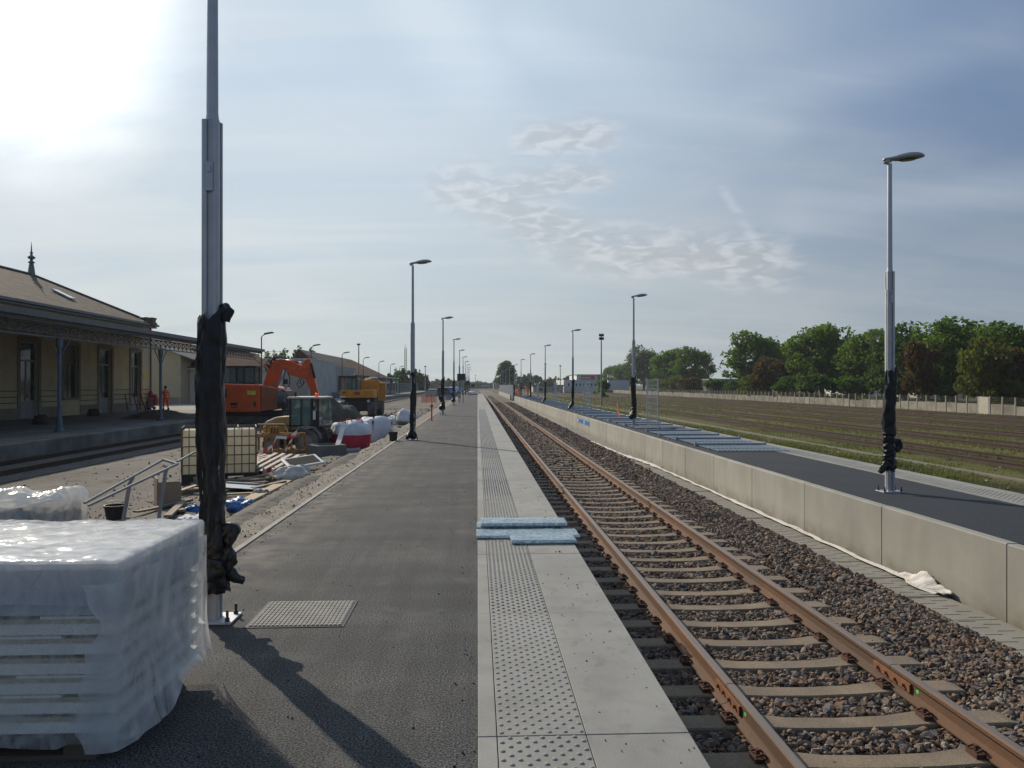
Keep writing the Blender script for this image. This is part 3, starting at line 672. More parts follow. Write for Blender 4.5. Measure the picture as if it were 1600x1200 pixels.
# crumbs of soil and grit on the platform
stone_cloud('soil_crumbs', [(.52, .98, 3.3, 6.5, 34, .0045), (.1, .98, 6, 14, 9, .006), (-.10, 0, 3.2, 30, 60, .005), (-2.36, -.1, 3.2, 14, 7, .0055), (-2.36, -2.2, 3.5, 40, 45, .007), (-2.94, -2.44, 3.5, 30, 60, .010)], mat('dark_grit', (.05, .045, .04), .9, var=.5, scale=30), lambda X, Y: np.where(X > 0, .009, .003), 'dark crumbs of soil and grit scattered over the platform', 'grit')
# ------------------------------------------------------------------ platform lamps
ORD = ['nearest', 'second', 'third', 'fourth', 'fifth', 'sixth', 'seventh', 'eighth', 'ninth', 'tenth', 'eleventh', 'twelfth']
def wrap_mesh(z0, z1, seed, r=.085, folds=1.0, tear=True, hooks=True, n=26, m=90, wob=.015, topw=1.0):
    V = []; F = []
    for i in range(m+1):
        t = i/m; z = z0 + (z1-z0)*t
        low = max(0, 1 - t*1.9)
        rr = r * (1 + .18*math.sin(t*9+seed) * .4) * (1 + (topw-1)*smooth(.55, .95, t))
        for k in range(n):
            a = 2*PI*k/n; c = math.cos(a); s_ = math.sin(a)
            d = .028*nz(c*1.3+seed, s_*1.3, z*2.0) + .016*nz(c*3+seed, s_*3, z*7) + folds*low*.026*(nz(c*.9+seed*3, s_*.9, z*22)) + folds*low*.012*math.sin(z*95+3*nz(c, s_, z*4)*3)
            q = rr + d; ox = wob*math.sin(t*5+seed) + wob*.5*nz(seed, z*3); zz = z
            if i > m-3: zz += .07*nz(c*2+seed, s_*2, 7) + (.10*max(0, math.cos(a-.2)) if tear else 0)
            if i < 2: zz += .04*nz(c*2+seed, s_*2, 9)
            V.append((q*c+ox, q*s_, zz))
    for i in range(m):
        for k in range(n): k2 = (k+1) % n; F.append((i*n+k, i*n+k2, (i+1)*n+k2, (i+1)*n+k))
    return V, F
def make_lamp(label, group, seed, wz=(.2, 2.1), r=.085, folds=1.0, hooks=True, hi=True, topw=1.0, tail=None):
    t = thing('platform_lamp', label, 'lamp post', (0,0,0), 0, group)
    m = MB(); m.box(-.17, .17, -.13, .13, .003, .018); m.build('base_plate', ALU, t, bevel=.003)
    for sx in (-1, 1):
        for sy in (-1, 1):
            b = MB(); b.cyl((sx*.135, sy*.095, .018), (sx*.135, sy*.095, .09), .010, 8); b.cyl((sx*.135, sy*.095, .018), (sx*.135, sy*.095, .04), .018, 6); b.build('bolt', DSTEEL, t)
    # extruded lower mast: rounded box with recessed slots and side fins
    h = .058; g = .017
    prof = [(-h, -h+.012), (-h+.012, -h), (-.02, -h), (-.02, -h+g), (.02, -h+g), (.02, -h), (h-.012, -h), (h, -h+.012), (h, -.022), (h-.008, -.022), (h-.008, .022), (h, .022), (h, h-.012), (h-.012, h), (.02, h), (.02, h-g), (-.02, h-g), (-.02, h), (-h+.012, h), (-h, h-.012), (-h, .022), (-h+.008, .022), (-h+.008, -.022), (-h, -.022)]
    m = MB(); m.prism(prof, 'z', .018, 3.50); m.box(-.066, -.058, -.02, .02, .05, 3.22); m.build('lower_mast', ALU, t)
    m = MB(); m.box(-.025, .025, -.068, -.060, 3.0, 3.2); m.box(-.012, .012, -.078, -.068, 3.13, 3.17); m.build('inspection_hatch', ALU, t)
    m = MB(); m.tube([(0, 0, 3.50), (0, 0, 3.56), (0, 0, 5.22)], [.046, .040, .034], 14); m.build('upper_mast', ALU, t, smooth=False)
    # lamp head: shallow leaf-shaped casting on a spigot
    hm = MB(); hm.tube([(-.06, 0, 5.22), (-.05, 0, 5.27), (.02, 0, 5.28)], [.042, .046, .04], 12); hm.build('head_bracket', ALU, t, smooth=True)
    xs = [-.10, -.06, .0, .08, .18, .30, .42, .50, .545, .565]; wd = [.045, .052, .06, .085, .125, .145, .135, .10, .055, .012]; hh = [.03, .034, .038, .052, .075, .088, .078, .055, .03, .008]
    V = []; F = []; n = 14
    for x, w_, h_ in zip(xs, wd, hh):
        for k in range(n):
            a = 2*PI*k/n; V.append((x, w_*math.cos(a), 5.285 + x*.10 + (h_*math.sin(a) if math.sin(a) > 0 else .35*h_*math.sin(a))))
    for i in range(len(xs)-1):
        for k in range(n): k2 = (k+1) % n; F.append((i*n+k, i*n+k2, (i+1)*n+k2, (i+1)*n+k))
    F += [tuple(range(n)), tuple(range(len(V)-n, len(V)))]
    m = MB(); m.add(V, F); m.build('lamp_head', mat('lamp_head_grey', (.28, .29, .30), .45, metal=.2, var=.06), t, smooth=True)
    m = MB(); m.add([(.16+.17*math.cos(2*PI*k/16)+.14, .10*math.sin(2*PI*k/16), 5.262+.10*(.30+.17*math.cos(2*PI*k/16))) for k in range(16)] + [(.30+.12*math.cos(2*PI*k/16), .07*math.sin(2*PI*k/16), 5.245+.10*(.30+.12*math.cos(2*PI*k/16))) for k in range(16)], [(k, (k+1) % 16, 16+(k+1) % 16, 16+k) for k in range(16)] + [tuple(range(16, 32))])
    m.build('lens', GLASS, t)
    V, F = wrap_mesh(wz[0], wz[1], seed, r, folds, topw=topw)
    wr = npmesh('plastic_wrap', np.array(V), np.array(F), BLACKP, t, True); s = wr.modifiers.new('thickness', 'SOLIDIFY'); s.thickness = .003
    if tail:
        for pts, rad in tail:
            PP = [Vector(p_) for p_ in pts]; Q = []; RR = []; ns = 9
            for a_ in range(len(PP)-1):
                for b_ in range(ns):
                    f_ = b_/ns; p0, p1, p2_, p3_ = PP[max(a_-1, 0)], PP[a_], PP[a_+1], PP[min(a_+2, len(PP)-1)]
                    Q.append(.5*((2*p1) + (p2_-p0)*f_ + (2*p0-5*p1+4*p2_-p3_)*f_*f_ + (3*p1-p0-3*p2_+p3_)*f_**3)); RR.append(rad[a_]*(1-f_) + rad[a_+1]*f_)
            Q.append(PP[-1]); RR.append(rad[-1]*.4); k = MB(); k.tube(Q, RR, 22)
            for vi, v_ in enumerate(k.v):
                c_ = Q[min(vi//22, len(Q)-1)]; d_ = Vector(v_) - c_; a_ = 2*PI*(vi % 22)/22
                g_ = 1 + .16*math.sin(4*a_+seed+5*nz(c_.z*6, seed)) +  .27*nz(v_[0]*19, v_[1]*19, v_[2]*22+seed) + .18*nz(c_.z*50, math.cos(a_)*1.5, seed); k.v[vi] = tuple(c_ + d_*max(.25, g_))
            q = k.build('loose_plastic', BLACKP, t, smooth=True)
    return t
LG = 'new lamp posts of the paved platform'; RG = 'new lamp posts of the opposite platform'
LX = -1.88
near = make_lamp('grey lamp post wrapped in black plastic, rising out of view behind the wrapped pallet', LG, 1.3, (.2, 2.12), .088, .55, topw=1.10,
    tail=[([(.05, -.02, .60), (.12, -.02, .65), (.16, -.02, .64), (.14, -.03, .58), (.10, -.02, .50)], [.045, .042, .038, .032, .03]),
          ([(.06, -.02, .44), (.12, -.03, .36), (.17, -.03, .30), (.235, -.04, .285)], [.06, .035, .03, .022]),
          ([(.02, -.02, .24), (.03, -.04, .32), (.05, -.05, .45)], [.085, .09, .07]),
          ([(.07, -.02, .33), (.13, -.03, .42), (.12, -.03, .52)], [.05, .045, .03]),
          ([(.075, 0, 2.1), (.09, 0, 2.17), (.07, 0, 2.22)], [.05, .055, .02])])
near.location = (-1.86, 5.49, 0)
second = make_lamp('grey lamp post with black wrapped foot, nearest whole one on the paved platform', LG, 4.1, (.06, 2.02), .082, 1.2, tail=[([(-.05, -.02, .22), (-.13, -.03, .12), (-.2, -.03, .03)], [.08, .06, .02]), ([(.0, -.02, .2), (.06, -.03, .1), (.1, -.03, .06)], [.09, .08, .04])])
second.location = (-1.93, 23.1, 0)
gen = make_lamp('third lamp post of the paved platform, black plastic hanging to the left', LG, 7.7, (.32, 1.98), .09, 1.0, tail=[([(-.05, -.02, .75), (-.16, -.03, .95), (-.22, -.03, 1.05)], [.09, .08, .03]), ([(.0, 0, .5), (-.10, -.03, .38), (-.02, -.03, .32)], [.13, .13, .05])])
gen.location = (LX, 42.2, 0)
for k in range(7):
    o = copy_tree(gen); o.location = (LX, 61.8 + 19.6*k, 0); o.rotation_euler = (0, 0, RNG.normal(0, .05))
    o['label'] = 'grey lamp post with black wrapped foot, %s in the row along the paved platform' % ORD[k+3]
r1 = make_lamp('tall grey lamp post, black crumpled wrap, on bare black asphalt of the opposite platform', RG, 9.2, (.34, 1.92), .092, 1.6, topw=1.05, tail=[([(-.05, -.02, .45), (-.12, -.03, .38), (-.19, -.04, .31)], [.06, .05, .03]), ([(.06, 0, .75), (.12, 0, .80), (.15, 0, .72), (.09, 0, .65)], [.05, .06, .05, .04])])
r1.location = (6.55, 11.95, QZ)
r2 = make_lamp('grey lamp post with black wrapped foot beside the first upright mesh panel', RG, 12.4, (.35, 2.0), .10, 1.4, tail=[([(-.02, 0, .5), (-.1, 0, .42), (0, 0, .36)], [.12, .1, .06])])
r2.location = (6.32, 30.9, QZ)
r3 = make_lamp('third lamp post on the opposite platform, its black plastic trailing on the ground', RG, 3.4, (.38, 2.0), .095, 1.4, tail=[([(-.02, 0, .5), (-.15, 0, .3), (-.3, 0, .08)], [.12, .1, .05])])
r3.location = (6.30, 50.6, QZ)
for k in range(8):
    o = copy_tree(r3 if k % 2 == 0 else r2); y = 70.2 + 19.5*k; o.location = (6.2, y, QZ if y < WEND else -.3)
    if y > 165: 
        for ch in list(o.children):
            if ch.name.startswith('plastic_wrap') or ch.name.startswith('loose'): bpy.data.objects.remove(ch)
    o['label'] = 'grey lamp post, %s in the row along the opposite platform' % ORD[k+3]

# ------------------------------------------------------------------ wrapped stack on pallet
def rounded_shell(x0, x1, y0, y1, z0, z1, res, amp, seed, skirt=None, rad=.05, frq=3.0, top_amp=None):
    """five-sided film shell with rounded corners and wrinkles"""
    V = []; F = []; idx = {}
    cx, cy = (x0+x1)/2, (y0+y1)/2; hx, hy = (x1-x0)/2, (y1-y0)/2; H = z1-z0
    def pt(u, v_, side):  # param on cube surface
        return (u, v_)
    nxn, nyn, nzn = max(2, int(2*hx/res)), max(2, int(2*hy/res)), max(2, int(H/res))
    def key(i, j, k): return (i, j, k)
    def P(i, j, k):
        kk = key(i, j, k)
        if kk in idx: return idx[kk]
        x = -hx + 2*hx*i/nxn; y = -hy + 2*hy*j/nyn; z = H*k/nzn
        # round
        ix = max(-hx+rad, min(hx-rad, x)); iy = max(-hy+rad, min(hy-rad, y)); iz = min(H-rad, z)
        d = Vector((x-ix, y-iy, z-iz)); nrm_ = d.normalized() if d.length > 1e-6 else Vector((0, 0, 1))
        p = Vector((ix, iy, iz)) + nrm_*rad if d.length > 1e-6 else Vector((x, y, z))
        w_ = Vector((cx+p.x, cy+p.y, z0+p.z)); ta = top_amp if (top_amp is not None and k == nzn) else amp
        dd = ta*nz(w_.x*frq+seed, w_.y*frq, w_.z*frq*.6) + ta*.45*nz(w_.x*frq*3.1+seed, w_.y*frq*3.1, w_.z*frq*1.4) + ta*.2*nz(w_.x*frq*9, w_.y*frq*9, w_.z*frq*4+seed)
        w_ += nrm_*dd
        if skirt: w_ = skirt(w_, k/nzn)
        idx[kk] = len(V); V.append(tuple(w_)); return idx[kk]
    for i in range(nxn):
        for j in range(nyn): F.append((P(i,j,nzn), P(i+1,j,nzn), P(i+1,j+1,nzn), P(i,j+1,nzn)))
    for k in range(nzn):
        for i in range(nxn):
            F.append((P(i,0,k), P(i+1,0,k), P(i+1,0,k+1), P(i,0,k+1))); F.append((P(i,nyn,k), P(i,nyn,k+1), P(i+1,nyn,k+1), P(i+1,nyn,k)))
        for j in range(nyn):
            F.append((P(0,j,k), P(0,j,k+1), P(0,j+1,k+1), P(0,j+1,k))); F.append((P(nxn,j,k), P(nxn,j+1,k), P(nxn,j+1,k+1), P(nxn,j,k+1)))
    return np.array(V), np.array(F)
def stack():
    t = thing('wrapped_pallet', 'big pallet of pale boards wrapped in clear plastic film beside the lamp post', 'wrapped pallet', (-2.1, 3.9, 0))
    x0, x1, y0, y1 = -1.2, .54, -.48, .53    # local
    WP = mat('pallet_wood', (.10, .075, .05), .85, var=.3, scale=4, stretch=(1, 8, 8))
    m = MB()
    for yy in (y0+.05, 0, y1-.12): m.box(x0+.05, x1-.12, yy, yy+.1, .0, .022)
    for yy in (y0+.05, -.02, y1-.12):
        for xx in (x0+.05, -.4, x1-.26): m.box(xx, xx+.14, yy, yy+.1, .022, .10)
    for i in range(9): xx = x0+.06+i*.18; m.box(xx, xx+.12, y0+.03, y1-.04, .10, .122)
    m.build('pallet', WP, t)
    wh = mat('stack_white_board', (.78, .77, .70), .6, var=.06, scale=2); ti = mat('stack_tan_board', (.46, .38, .25), .8, var=.2, scale=3, stretch=(1, 5, 5)); dk = mat('stack_gap_shade', (.10, .11, .13), .8, var=.3)
    z = .135
    for i in range(6):
        m = MB(); m.box(x0+.012, x1-.012-.006*(i % 2), y0+.012, y1-.012, z, z+.046, 0)
        m.box(x0+.03, x1-.05, y0+.022, y1-.03, z+.0465, z+.066, 1)
        # dark core paints the gap's shade; pale spacer strips of differing length
        m.box(x0+.05, x1-.10, y0+.05, y1-.07, z+.0665, z+.085, 2)
        xs_ = [(x0+.04, -.55), (-.45, .05), (.1, .4)][i % 3]
        m.box(xs_[0] + .1*(i % 2), xs_[1]+.12*((i*5) % 3), y0+.016, y0+.05, z+.067, z+.080, 0)
        m.build('board_layer', [wh, ti, dk], t); z += .0855
    m = MB(); m.box(x0+.01, x1-.01, y0+.01, y1-.01, z, z+.10, 0); m.box(x0+.012, x1-.012, y0+.012, y1-.012, z+.102, z+.222, 1); m.build('top_carton', [mat('greyish_carton', (.42, .46, .50), .6, var=.12, scale=1.5), mat('beige_carton', (.66, .64, .60), .6, var=.08, scale=1.5)], t)
    def skirt(p, k):
        if k < .2:
            f = (1-k/.2); p = p.copy()
            p.z += .05*f + .035*f*nz(p.x*3, p.y*3, 5); 
            if p.x > .3: p.x += (.05*nz(p.y*4, 2.2) + .025)*f; p.z += f*(.02 + .12*smooth(-.35, .0, p.y) * (1-smooth(.3, .45, p.y)))
            p.y += -.02*f*nz(p.x*5, 3)
        return p
    V, F = rounded_shell(x0-.012, x1+.012, y0-.012, y1+.012, .03, .885, .0165, .006, 2.0, skirt, .022, 3.4, .012)
    f1 = npmesh('stretch_film', V, F, FILM, t, True)
    V, F = rounded_shell(x0-.018, x1+.019, y0-.018, y1+.018, .70, .893, .017, .007, 8.0, lambda p, k: p + Vector((0, 0, .05*nz(p.x*4, p.y*4, 3)*(1-k))), .028, 5.0, .014)
    f2 = npmesh('top_film', V, F, film('cap_film', (.72, .73, .76), .15, .80, .12, .9, 5), t, True)
    # milky overlapping turns of film on the end face
    V = []; F = []; ny, nz_ = 60, 46
    for j in range(nz_+1):
        for i in range(ny+1):
            a, b = i/ny, j/nz_; y = y0-.03 + (y1-y0+.045)*a; z = .075 + .03*nz(y*5, 3) + (.12*smooth(.35, .75, a)*(1-smooth(.9, 1, a)))*(1-b)**3 + (.80-.07)*b
            
            if a < .10: V.append((x1 + .020 - .16*(1+.9*nz(z*2.5, 4)+.4*nz(z*9, 2))*(1-a/.10)**1.5 + .006*nz(y*8, z*6), y0-.022-.012*(1-a/.10)+.006*nz(z*9, a*30), z)); continue
            V.append((x1 + .024 + .006*nz(y*4, z*4, 3) + .003*nz(y*13, z*7, 5) + (.05*(1-b)**5)*(1+nz(y*6, 2)), y, z))
    for j in range(nz_):
        for i in range(ny): F.append((j*(ny+1)+i, j*(ny+1)+i+1, (j+1)*(ny+1)+i+1, (j+1)*(ny+1)+i))
    npmesh('end_film', np.array(V), np.array(F), film('end_film_milky', (.80, .80, .79), .15, .90, .13, .8, 4.5), t, True)
stack()

# ------------------------------------------------------------------ flat parcels on the edge slabs
def parcel(x0, x1, yc, dy, z0, h, label, rz, seed):
    cx = (x0+x1)/2; Lh = (x1-x0)/2
    t = thing('flat_parcel', label, 'parcel', (cx, yc, z0), rz, 'film wrapped parcels laid across the platform edge')
    core = MB(); core.box(-Lh+.02, Lh-.02, -dy/2+.008, dy/2-.008, .006, h-.008)
    for i in range(26):
        x = -Lh+.03+i*(2*Lh-.06)/26; core.box(x, x+.018, -dy/2+.02, dy/2-.02, h-.008, h-.002)
    core.build('ribbed_board', mat('blue_grey_board', (.16, .24, .30), .6, var=.2), t)
    for sx in (-1, 1):
        for sy in (-1, 1):
            m = MB(); X0, X1 = (Lh-.13, Lh+.008) if sx > 0 else (-Lh-.008, -Lh+.13); Y0, Y1 = (dy/2-.05, dy/2+.007) if sy > 0 else (-dy/2-.007, -dy/2+.05)
            m.box(X0, X1, Y0, Y1, .0, h*.62); m.build('corner_guard', mat('corner_blue', (.018, .055, .085), .5, var=.2), t, bevel=.004)
    V, F = rounded_shell(-Lh-.012, Lh+.014, -dy/2-.010, dy/2+.010, .008, h+.004, .013, .004, seed, None, .006, 7.0, .006)
    npmesh('film_cover', V, F, film('parcel_film', (.62, .76, .82), .35, .95, .16, .8, 16), t, True)
z1 = .009
parcel(.005, .93, 8.84, .30, z1, .042, 'lower of the two stacked film-wrapped parcels at the back of the group', 0.0, 1)
parcel(.05, 1.0, 8.80, .34, z1+.046, .042, 'upper film-wrapped blue-grey parcel resting on another one across the edge slabs', -.01, 4)
parcel(.0, 1.08, 8.38, .36, z1, .034, 'long flat film-wrapped parcel with dark blue corners, in the middle of the three rows', .005, 7)
parcel(.36, 1.01, 8.04, .26, z1, .040, 'short film-wrapped parcel nearest the camera, overlapping the slab joint', .02, 11)

# ------------------------------------------------------------------ fence panels lying on the opposite platform
GALV = mat('blue_galvanised', (.25, .31, .38), .38, metal=.55, var=.15, scale=3)
def flat_panel():
    t = thing('fence_panel', 'blue-grey bar fence panel lying flat on the opposite platform', 'fence panel', (0,0,0), 0, 'fence panels laid flat along the opposite platform')
    m = MB(); m.box(-.95, .95, -.035, .035, .03, .085); m.box(-1.0, -.95, -.05, .05, .01, .11); m.box(.95, 1.0, -.05, .05, .01, .12); m.build('rail', GALV, t)
    m = MB(); m.box(-.95, .95, -1.15, -1.11, .01, .045); m.build('rail', GALV, t)
    m = MB()
    for i in range(17):
        x = -.9 + i*.1125; m.box(x-.016, x+.016, -1.86, -.03, .022, .040)
    m.build('bars', GALV, t); return t
fp = flat_panel(); fp.location = (7.02, 21.1, QZ)
y = 21.1; k = 0
while y < 112:
    y += 2.02 + RNG.normal(0, .03); k += 1
    if 28.5 < y < 30.9: continue
    o = copy_tree(fp); o.location = (7.02 + RNG.normal(0, .04), y, QZ + (.02 if k % 2 else 0)); o.rotation_euler = (0, 0, RNG.normal(0, .012))
def mesh_panel(y0, y1, x0, x1, h, label):
    t = thing('mesh_screen', label, 'mesh screen', (x0, y0, QZ), math.atan2(y1-y0, x1-x0)); L_ = math.hypot(y1-y0, x1-x0)
    m = MB(); n = int(L_/.12)
    for i in range(n+1): x = L_*i/n; m.box(x-.002, x+.002, -.003, .003, .05, h)
    for k in range(9): z = .08 + (h-.1)*k/8; m.box(0, L_, .004, .009, z-.004, z+.004)
    m.build('wire_mesh', mat('mesh_wire', (.45, .48, .50), .4, metal=.6, var=.1), t)
    m = MB(); m.box(-.03, 0.0, -.02, .02, 0, h+.03); m.box(L_, L_+.03, -.02, .02, 0, h+.03); m.build('frame_post', ALU, t)
mesh_panel(29.0, 31.3, 6.86, 6.95, 1.92, 'upright pale wire mesh panel standing right beside the wrapped foot of the second lamp post')
mesh_panel(46.9, 50.0, 6.9, 6.98, 1.9, 'upright pale wire mesh panel beside the third lamp post of the opposite platform')
mesh_panel(66.5, 70.0, 6.9, 6.98, 1.9, 'upright pale wire mesh panel beside the fourth lamp post of the opposite platform')
mesh_panel(86.5, 90.0, 6.9, 6.98, 1.9, 'upright pale wire mesh panel beside the fifth lamp post of the opposite platform')
t = thing('steel_channel', 'short pale steel channel lying loose behind the flat fence panels', 'steel channel', (7.6, 29.6, QZ), .75)
m = MB(); m.box(-.75, .75, -.07, .07, 0, .02); m.box(-.75, .75, -.07, -.05, .02, .07); m.box(-.75, .75, .05, .07, .02, .07); m.build('profile', ALU, t)
t = thing('steel_beam', 'dark red steel bar leaning across the flat fence panels', 'bar', (6.75, 36.4, QZ))
m = MB(); m.bar((0, 0, .1), (.25, 1.9, .75), .06, .04); m.build('bar', mat('red_lead', (.45, .05, .03), .6), t)
for px0, px1, lb in ((903, 911.5, 'left one of the two small blue marker plates fixed on the pale wall'), (912.5, 921, 'right one of the two small blue marker plates fixed on the pale wall')):
    ya, yb = YX(px1, WX), YX(px0, WX); zt = -.22; zb = -.44
    m = MB(); m.box(WX-.012, WX-.002, ya, yb, zb, zt, 0); o = m.build('wall_marker', mat('marker_blue', (.03, .14, .42), .5), bevel=.003); tag(o, lb, 'marker plate', 'blue plates on the pale wall')
    m = MB(); m.box(WX-.014, WX-.012, yb-(yb-ya)*.12, yb-.02, zb+.04, zt-.05); m.build('white_symbol', WHITE, o)
# ------------------------------------------------------------------ people
SKIN = mat('skin', (.42, .26, .19), .6); BOOT = mat('dark_boot', (.03, .025, .02), .7); HAIR = mat('dark_hair', (.03, .02, .015), .8)
def skin_mesh(name, chains, m, parent):
    """chains: list of [(x,y,z,r),...] sharing points by coordinates"""
    me = bpy.data.meshes.new(name); vs = []; idx = {}; es = []; rs = []
    for ch in chains:
        pr = None
        for x, y, z, r in ch:
            k = (round(x, 3), round(y, 3), round(z, 3))
            if k not in idx: idx[k] = len(vs); vs.append((x, y, z)); rs.append(r)
            if pr is not None: es.append((pr, idx[k]))
            pr = idx[k]
    me.from_pydata(vs, es, []); me.materials.append(m); o = bpy.data.objects.new(name, me); COL.objects.link(o); o.parent = parent
    md = o.modifiers.new('skin', 'SKIN'); sv = me.skin_vertices[0].data
    for i, r in enumerate(rs): sv[i].radius = (r, r*.85); sv[i].use_root = i == 0
    sb = o.modifiers.new('sub', 'SUBSURF'); sb.levels = 1; sb.render_levels = 2
    return o
def person(loc, rz, label, suit, group=None, lean=0.0, stride=.18, helmet=None, h=1.0, armf=.1, bag=None):
    t = thing('person', label, 'person', loc, rz, group); t.scale = (h, h, h)
    lx = lean
    hip = (0, 0, .93, .135); wst = (lx*.3, 0, 1.08, .125); ch = (lx*.7, 0, 1.32, .155); nk = (lx, 0, 1.48, .065)
    hd = (lx+.02, 0, 1.62, .092); tp = (lx+.02, 0, 1.72, .08)
    def leg(s, f): return [hip, (0, s*.09, .86, .10), (f*.5+.02, s*.10, .50, .068), (f*.9, s*.10, .12, .05)]
    def arm(s, f): return [ch, (lx*.75, s*.19, 1.40, .062), (lx*.6+f*.3, s*.24, 1.14, .045), (lx*.6+f, s*.23, .90, .034)]
    hands = []
    for s, f in ((1, armf), (-1, -armf)):
        b = arm(s, f)[-1]; hands.append([b, (b[0]+.01, b[1], b[2]-.06, .028), (b[0]+.03, b[1], b[2]-.12, .018)])
    body = skin_mesh('body', [[hip, wst, ch, nk, hd, tp], leg(1, stride), leg(-1, -stride), arm(1, armf)+hands[0][1:], arm(-1, -armf)+hands[1][1:]], SKIN, t)
    G_ = 1.12
    gs = lambda c: [(x, y, z, r*G_+.008) for x, y, z, r in c]
    skin_mesh('work_suit', [gs([hip, wst, ch, (lx*.92, 0, 1.44, .075)]), gs(leg(1, stride)), gs(leg(-1, -stride)), gs(arm(1, armf)), gs(arm(-1, -armf))], suit, t)
    for s, f in ((1, stride), (-1, -stride)):
        m = MB(); x = f*.9; m.prism([(x-.09, 0), (x+.17, 0), (x+.17, .05), (x+.05, .09), (x+.04, .16), (x-.08, .16)], 'y', s*.10-.045, s*.10+.045); m.build('boot', BOOT, t, bevel=.015)
    m = MB()
    if helmet: m.lathe([(.125, 0), (.13, .01), (.108, .015), (.10, .06), (.07, .10), (.02, .118)], (lx+.02, 0, 1.68), 14); m.build('helmet', helmet, t, smooth=True)
    else: m.lathe([(.085, -.07), (.10, .0), (.085, .06), (.03, .09)], (lx+.0, 0, 1.69), 12); m.build('hair', HAIR, t, smooth=True)
    m = MB()
    for sy in (-1, 1): m.cbox((lx+.105, sy*.032, 1.635), (.012, .022, .012), mi=0)
    m.prism([(lx+.10, 1.63), (lx+.135, 1.585), (lx+.10, 1.58)], 'y', -.012, .012, 1); m.cbox((lx+.10, 0, 1.555), (.012, .045, .01), mi=2)
    m.build('face', [HAIR, SKIN, mat('lips', (.30, .12, .1), .6)], t)
    m = MB()
    for z_ in (1.0, 1.17): m.lathe([(.163, 0), (.165, .05)], (lx*.45, 0, z_), 14)
    m.build('reflective_band', mat('reflective_tape', (.65, .66, .62), .4), t)
    return t
p = G(259, 641, SZ)
person((p.x, p.y, SZ), R(150), 'person in an orange work suit walking beside the last canopy post of the station', HIVIS, lean=.03, stride=.16, armf=.16, h=1.05)
person((7.4, 112.5, QZ), R(200), 'person in orange work clothes bending beside the far end of the flat panels', HIVIS, 'workers at the far end of the opposite platform', lean=.34, stride=.1, armf=.2, h=1.0)
person((6.35, 117.0, QZ-.1), R(170), 'person in orange work clothes and white helmet standing by the grey hoarding', HIVIS, 'workers at the far end of the opposite platform', lean=.05, stride=.08, armf=.1, helmet=WHITE, h=1.02)
person((6.0, 119.6, -.55), R(20), 'person in orange work clothes standing lower in the gap of the pale wall', HIVIS, 'workers at the far end of the opposite platform', lean=.12, stride=.12, armf=.2)

# ------------------------------------------------------------------ excavator
def wheel(parent, c, r, wd, axis='y', name='wheel', hub=None, lugs=18):
    m = MB(); ctr = Vector(c); n = 28
    prof = [(-wd/2, r*.55), (-wd/2, r*.90), (-wd*.40, r), (wd*.40, r), (wd/2, r*.90), (wd/2, r*.55)]
    vs = []
    for y, q in prof:
        for k in range(n): a = 2*PI*k/n; vs.append((q*math.cos(a), y, q*math.sin(a)))
    fs = [(i*n+k, i*n+(k+1) % n, (i+1)*n+(k+1) % n, (i+1)*n+k) for i in range(len(prof)-1) for k in range(n)]
    m.add(vs, fs)
    for k in range(lugs):
        for sd in (-1, 1):
            a = 2*PI*(k+.25*sd)/lugs; m.cbox((r*1.0*math.cos(a), sd*wd*.22, r*1.0*math.sin(a)), (.08*r, wd*.42, .07*r), (0, -a, 0))
    h = MB(); h.add([(x, y, z) for y in (-wd*.42, wd*.42) for x, z in [(r*.56*math.cos(2*PI*k/n), r*.56*math.sin(2*PI*k/n)) for k in range(n)]], [tuple(range(n)), tuple(range(n, 2*n))] + [(k, (k+1) % n, n+(k+1) % n, n+k) for k in range(n)])
    h.cyl((0, -wd*.5, 0), (0, wd*.5, 0), r*.2, 12)
    for k in range(6): a = PI*k/3; h.cyl((r*.33*math.cos(a), -wd*.46, r*.33*math.sin(a)), (r*.33*math.cos(a), wd*.46, r*.33*math.sin(a)), r*.035, 6)
    o = m.build(name, TYRE, parent); q = h.build('rim', hub or mat('dusty_rim', (.27, .25, .22), .7, var=.3, scale=6), o)
    o.location = ctr
    if axis == 'x': o.rotation_euler = (0, 0, PI/2)
    return o
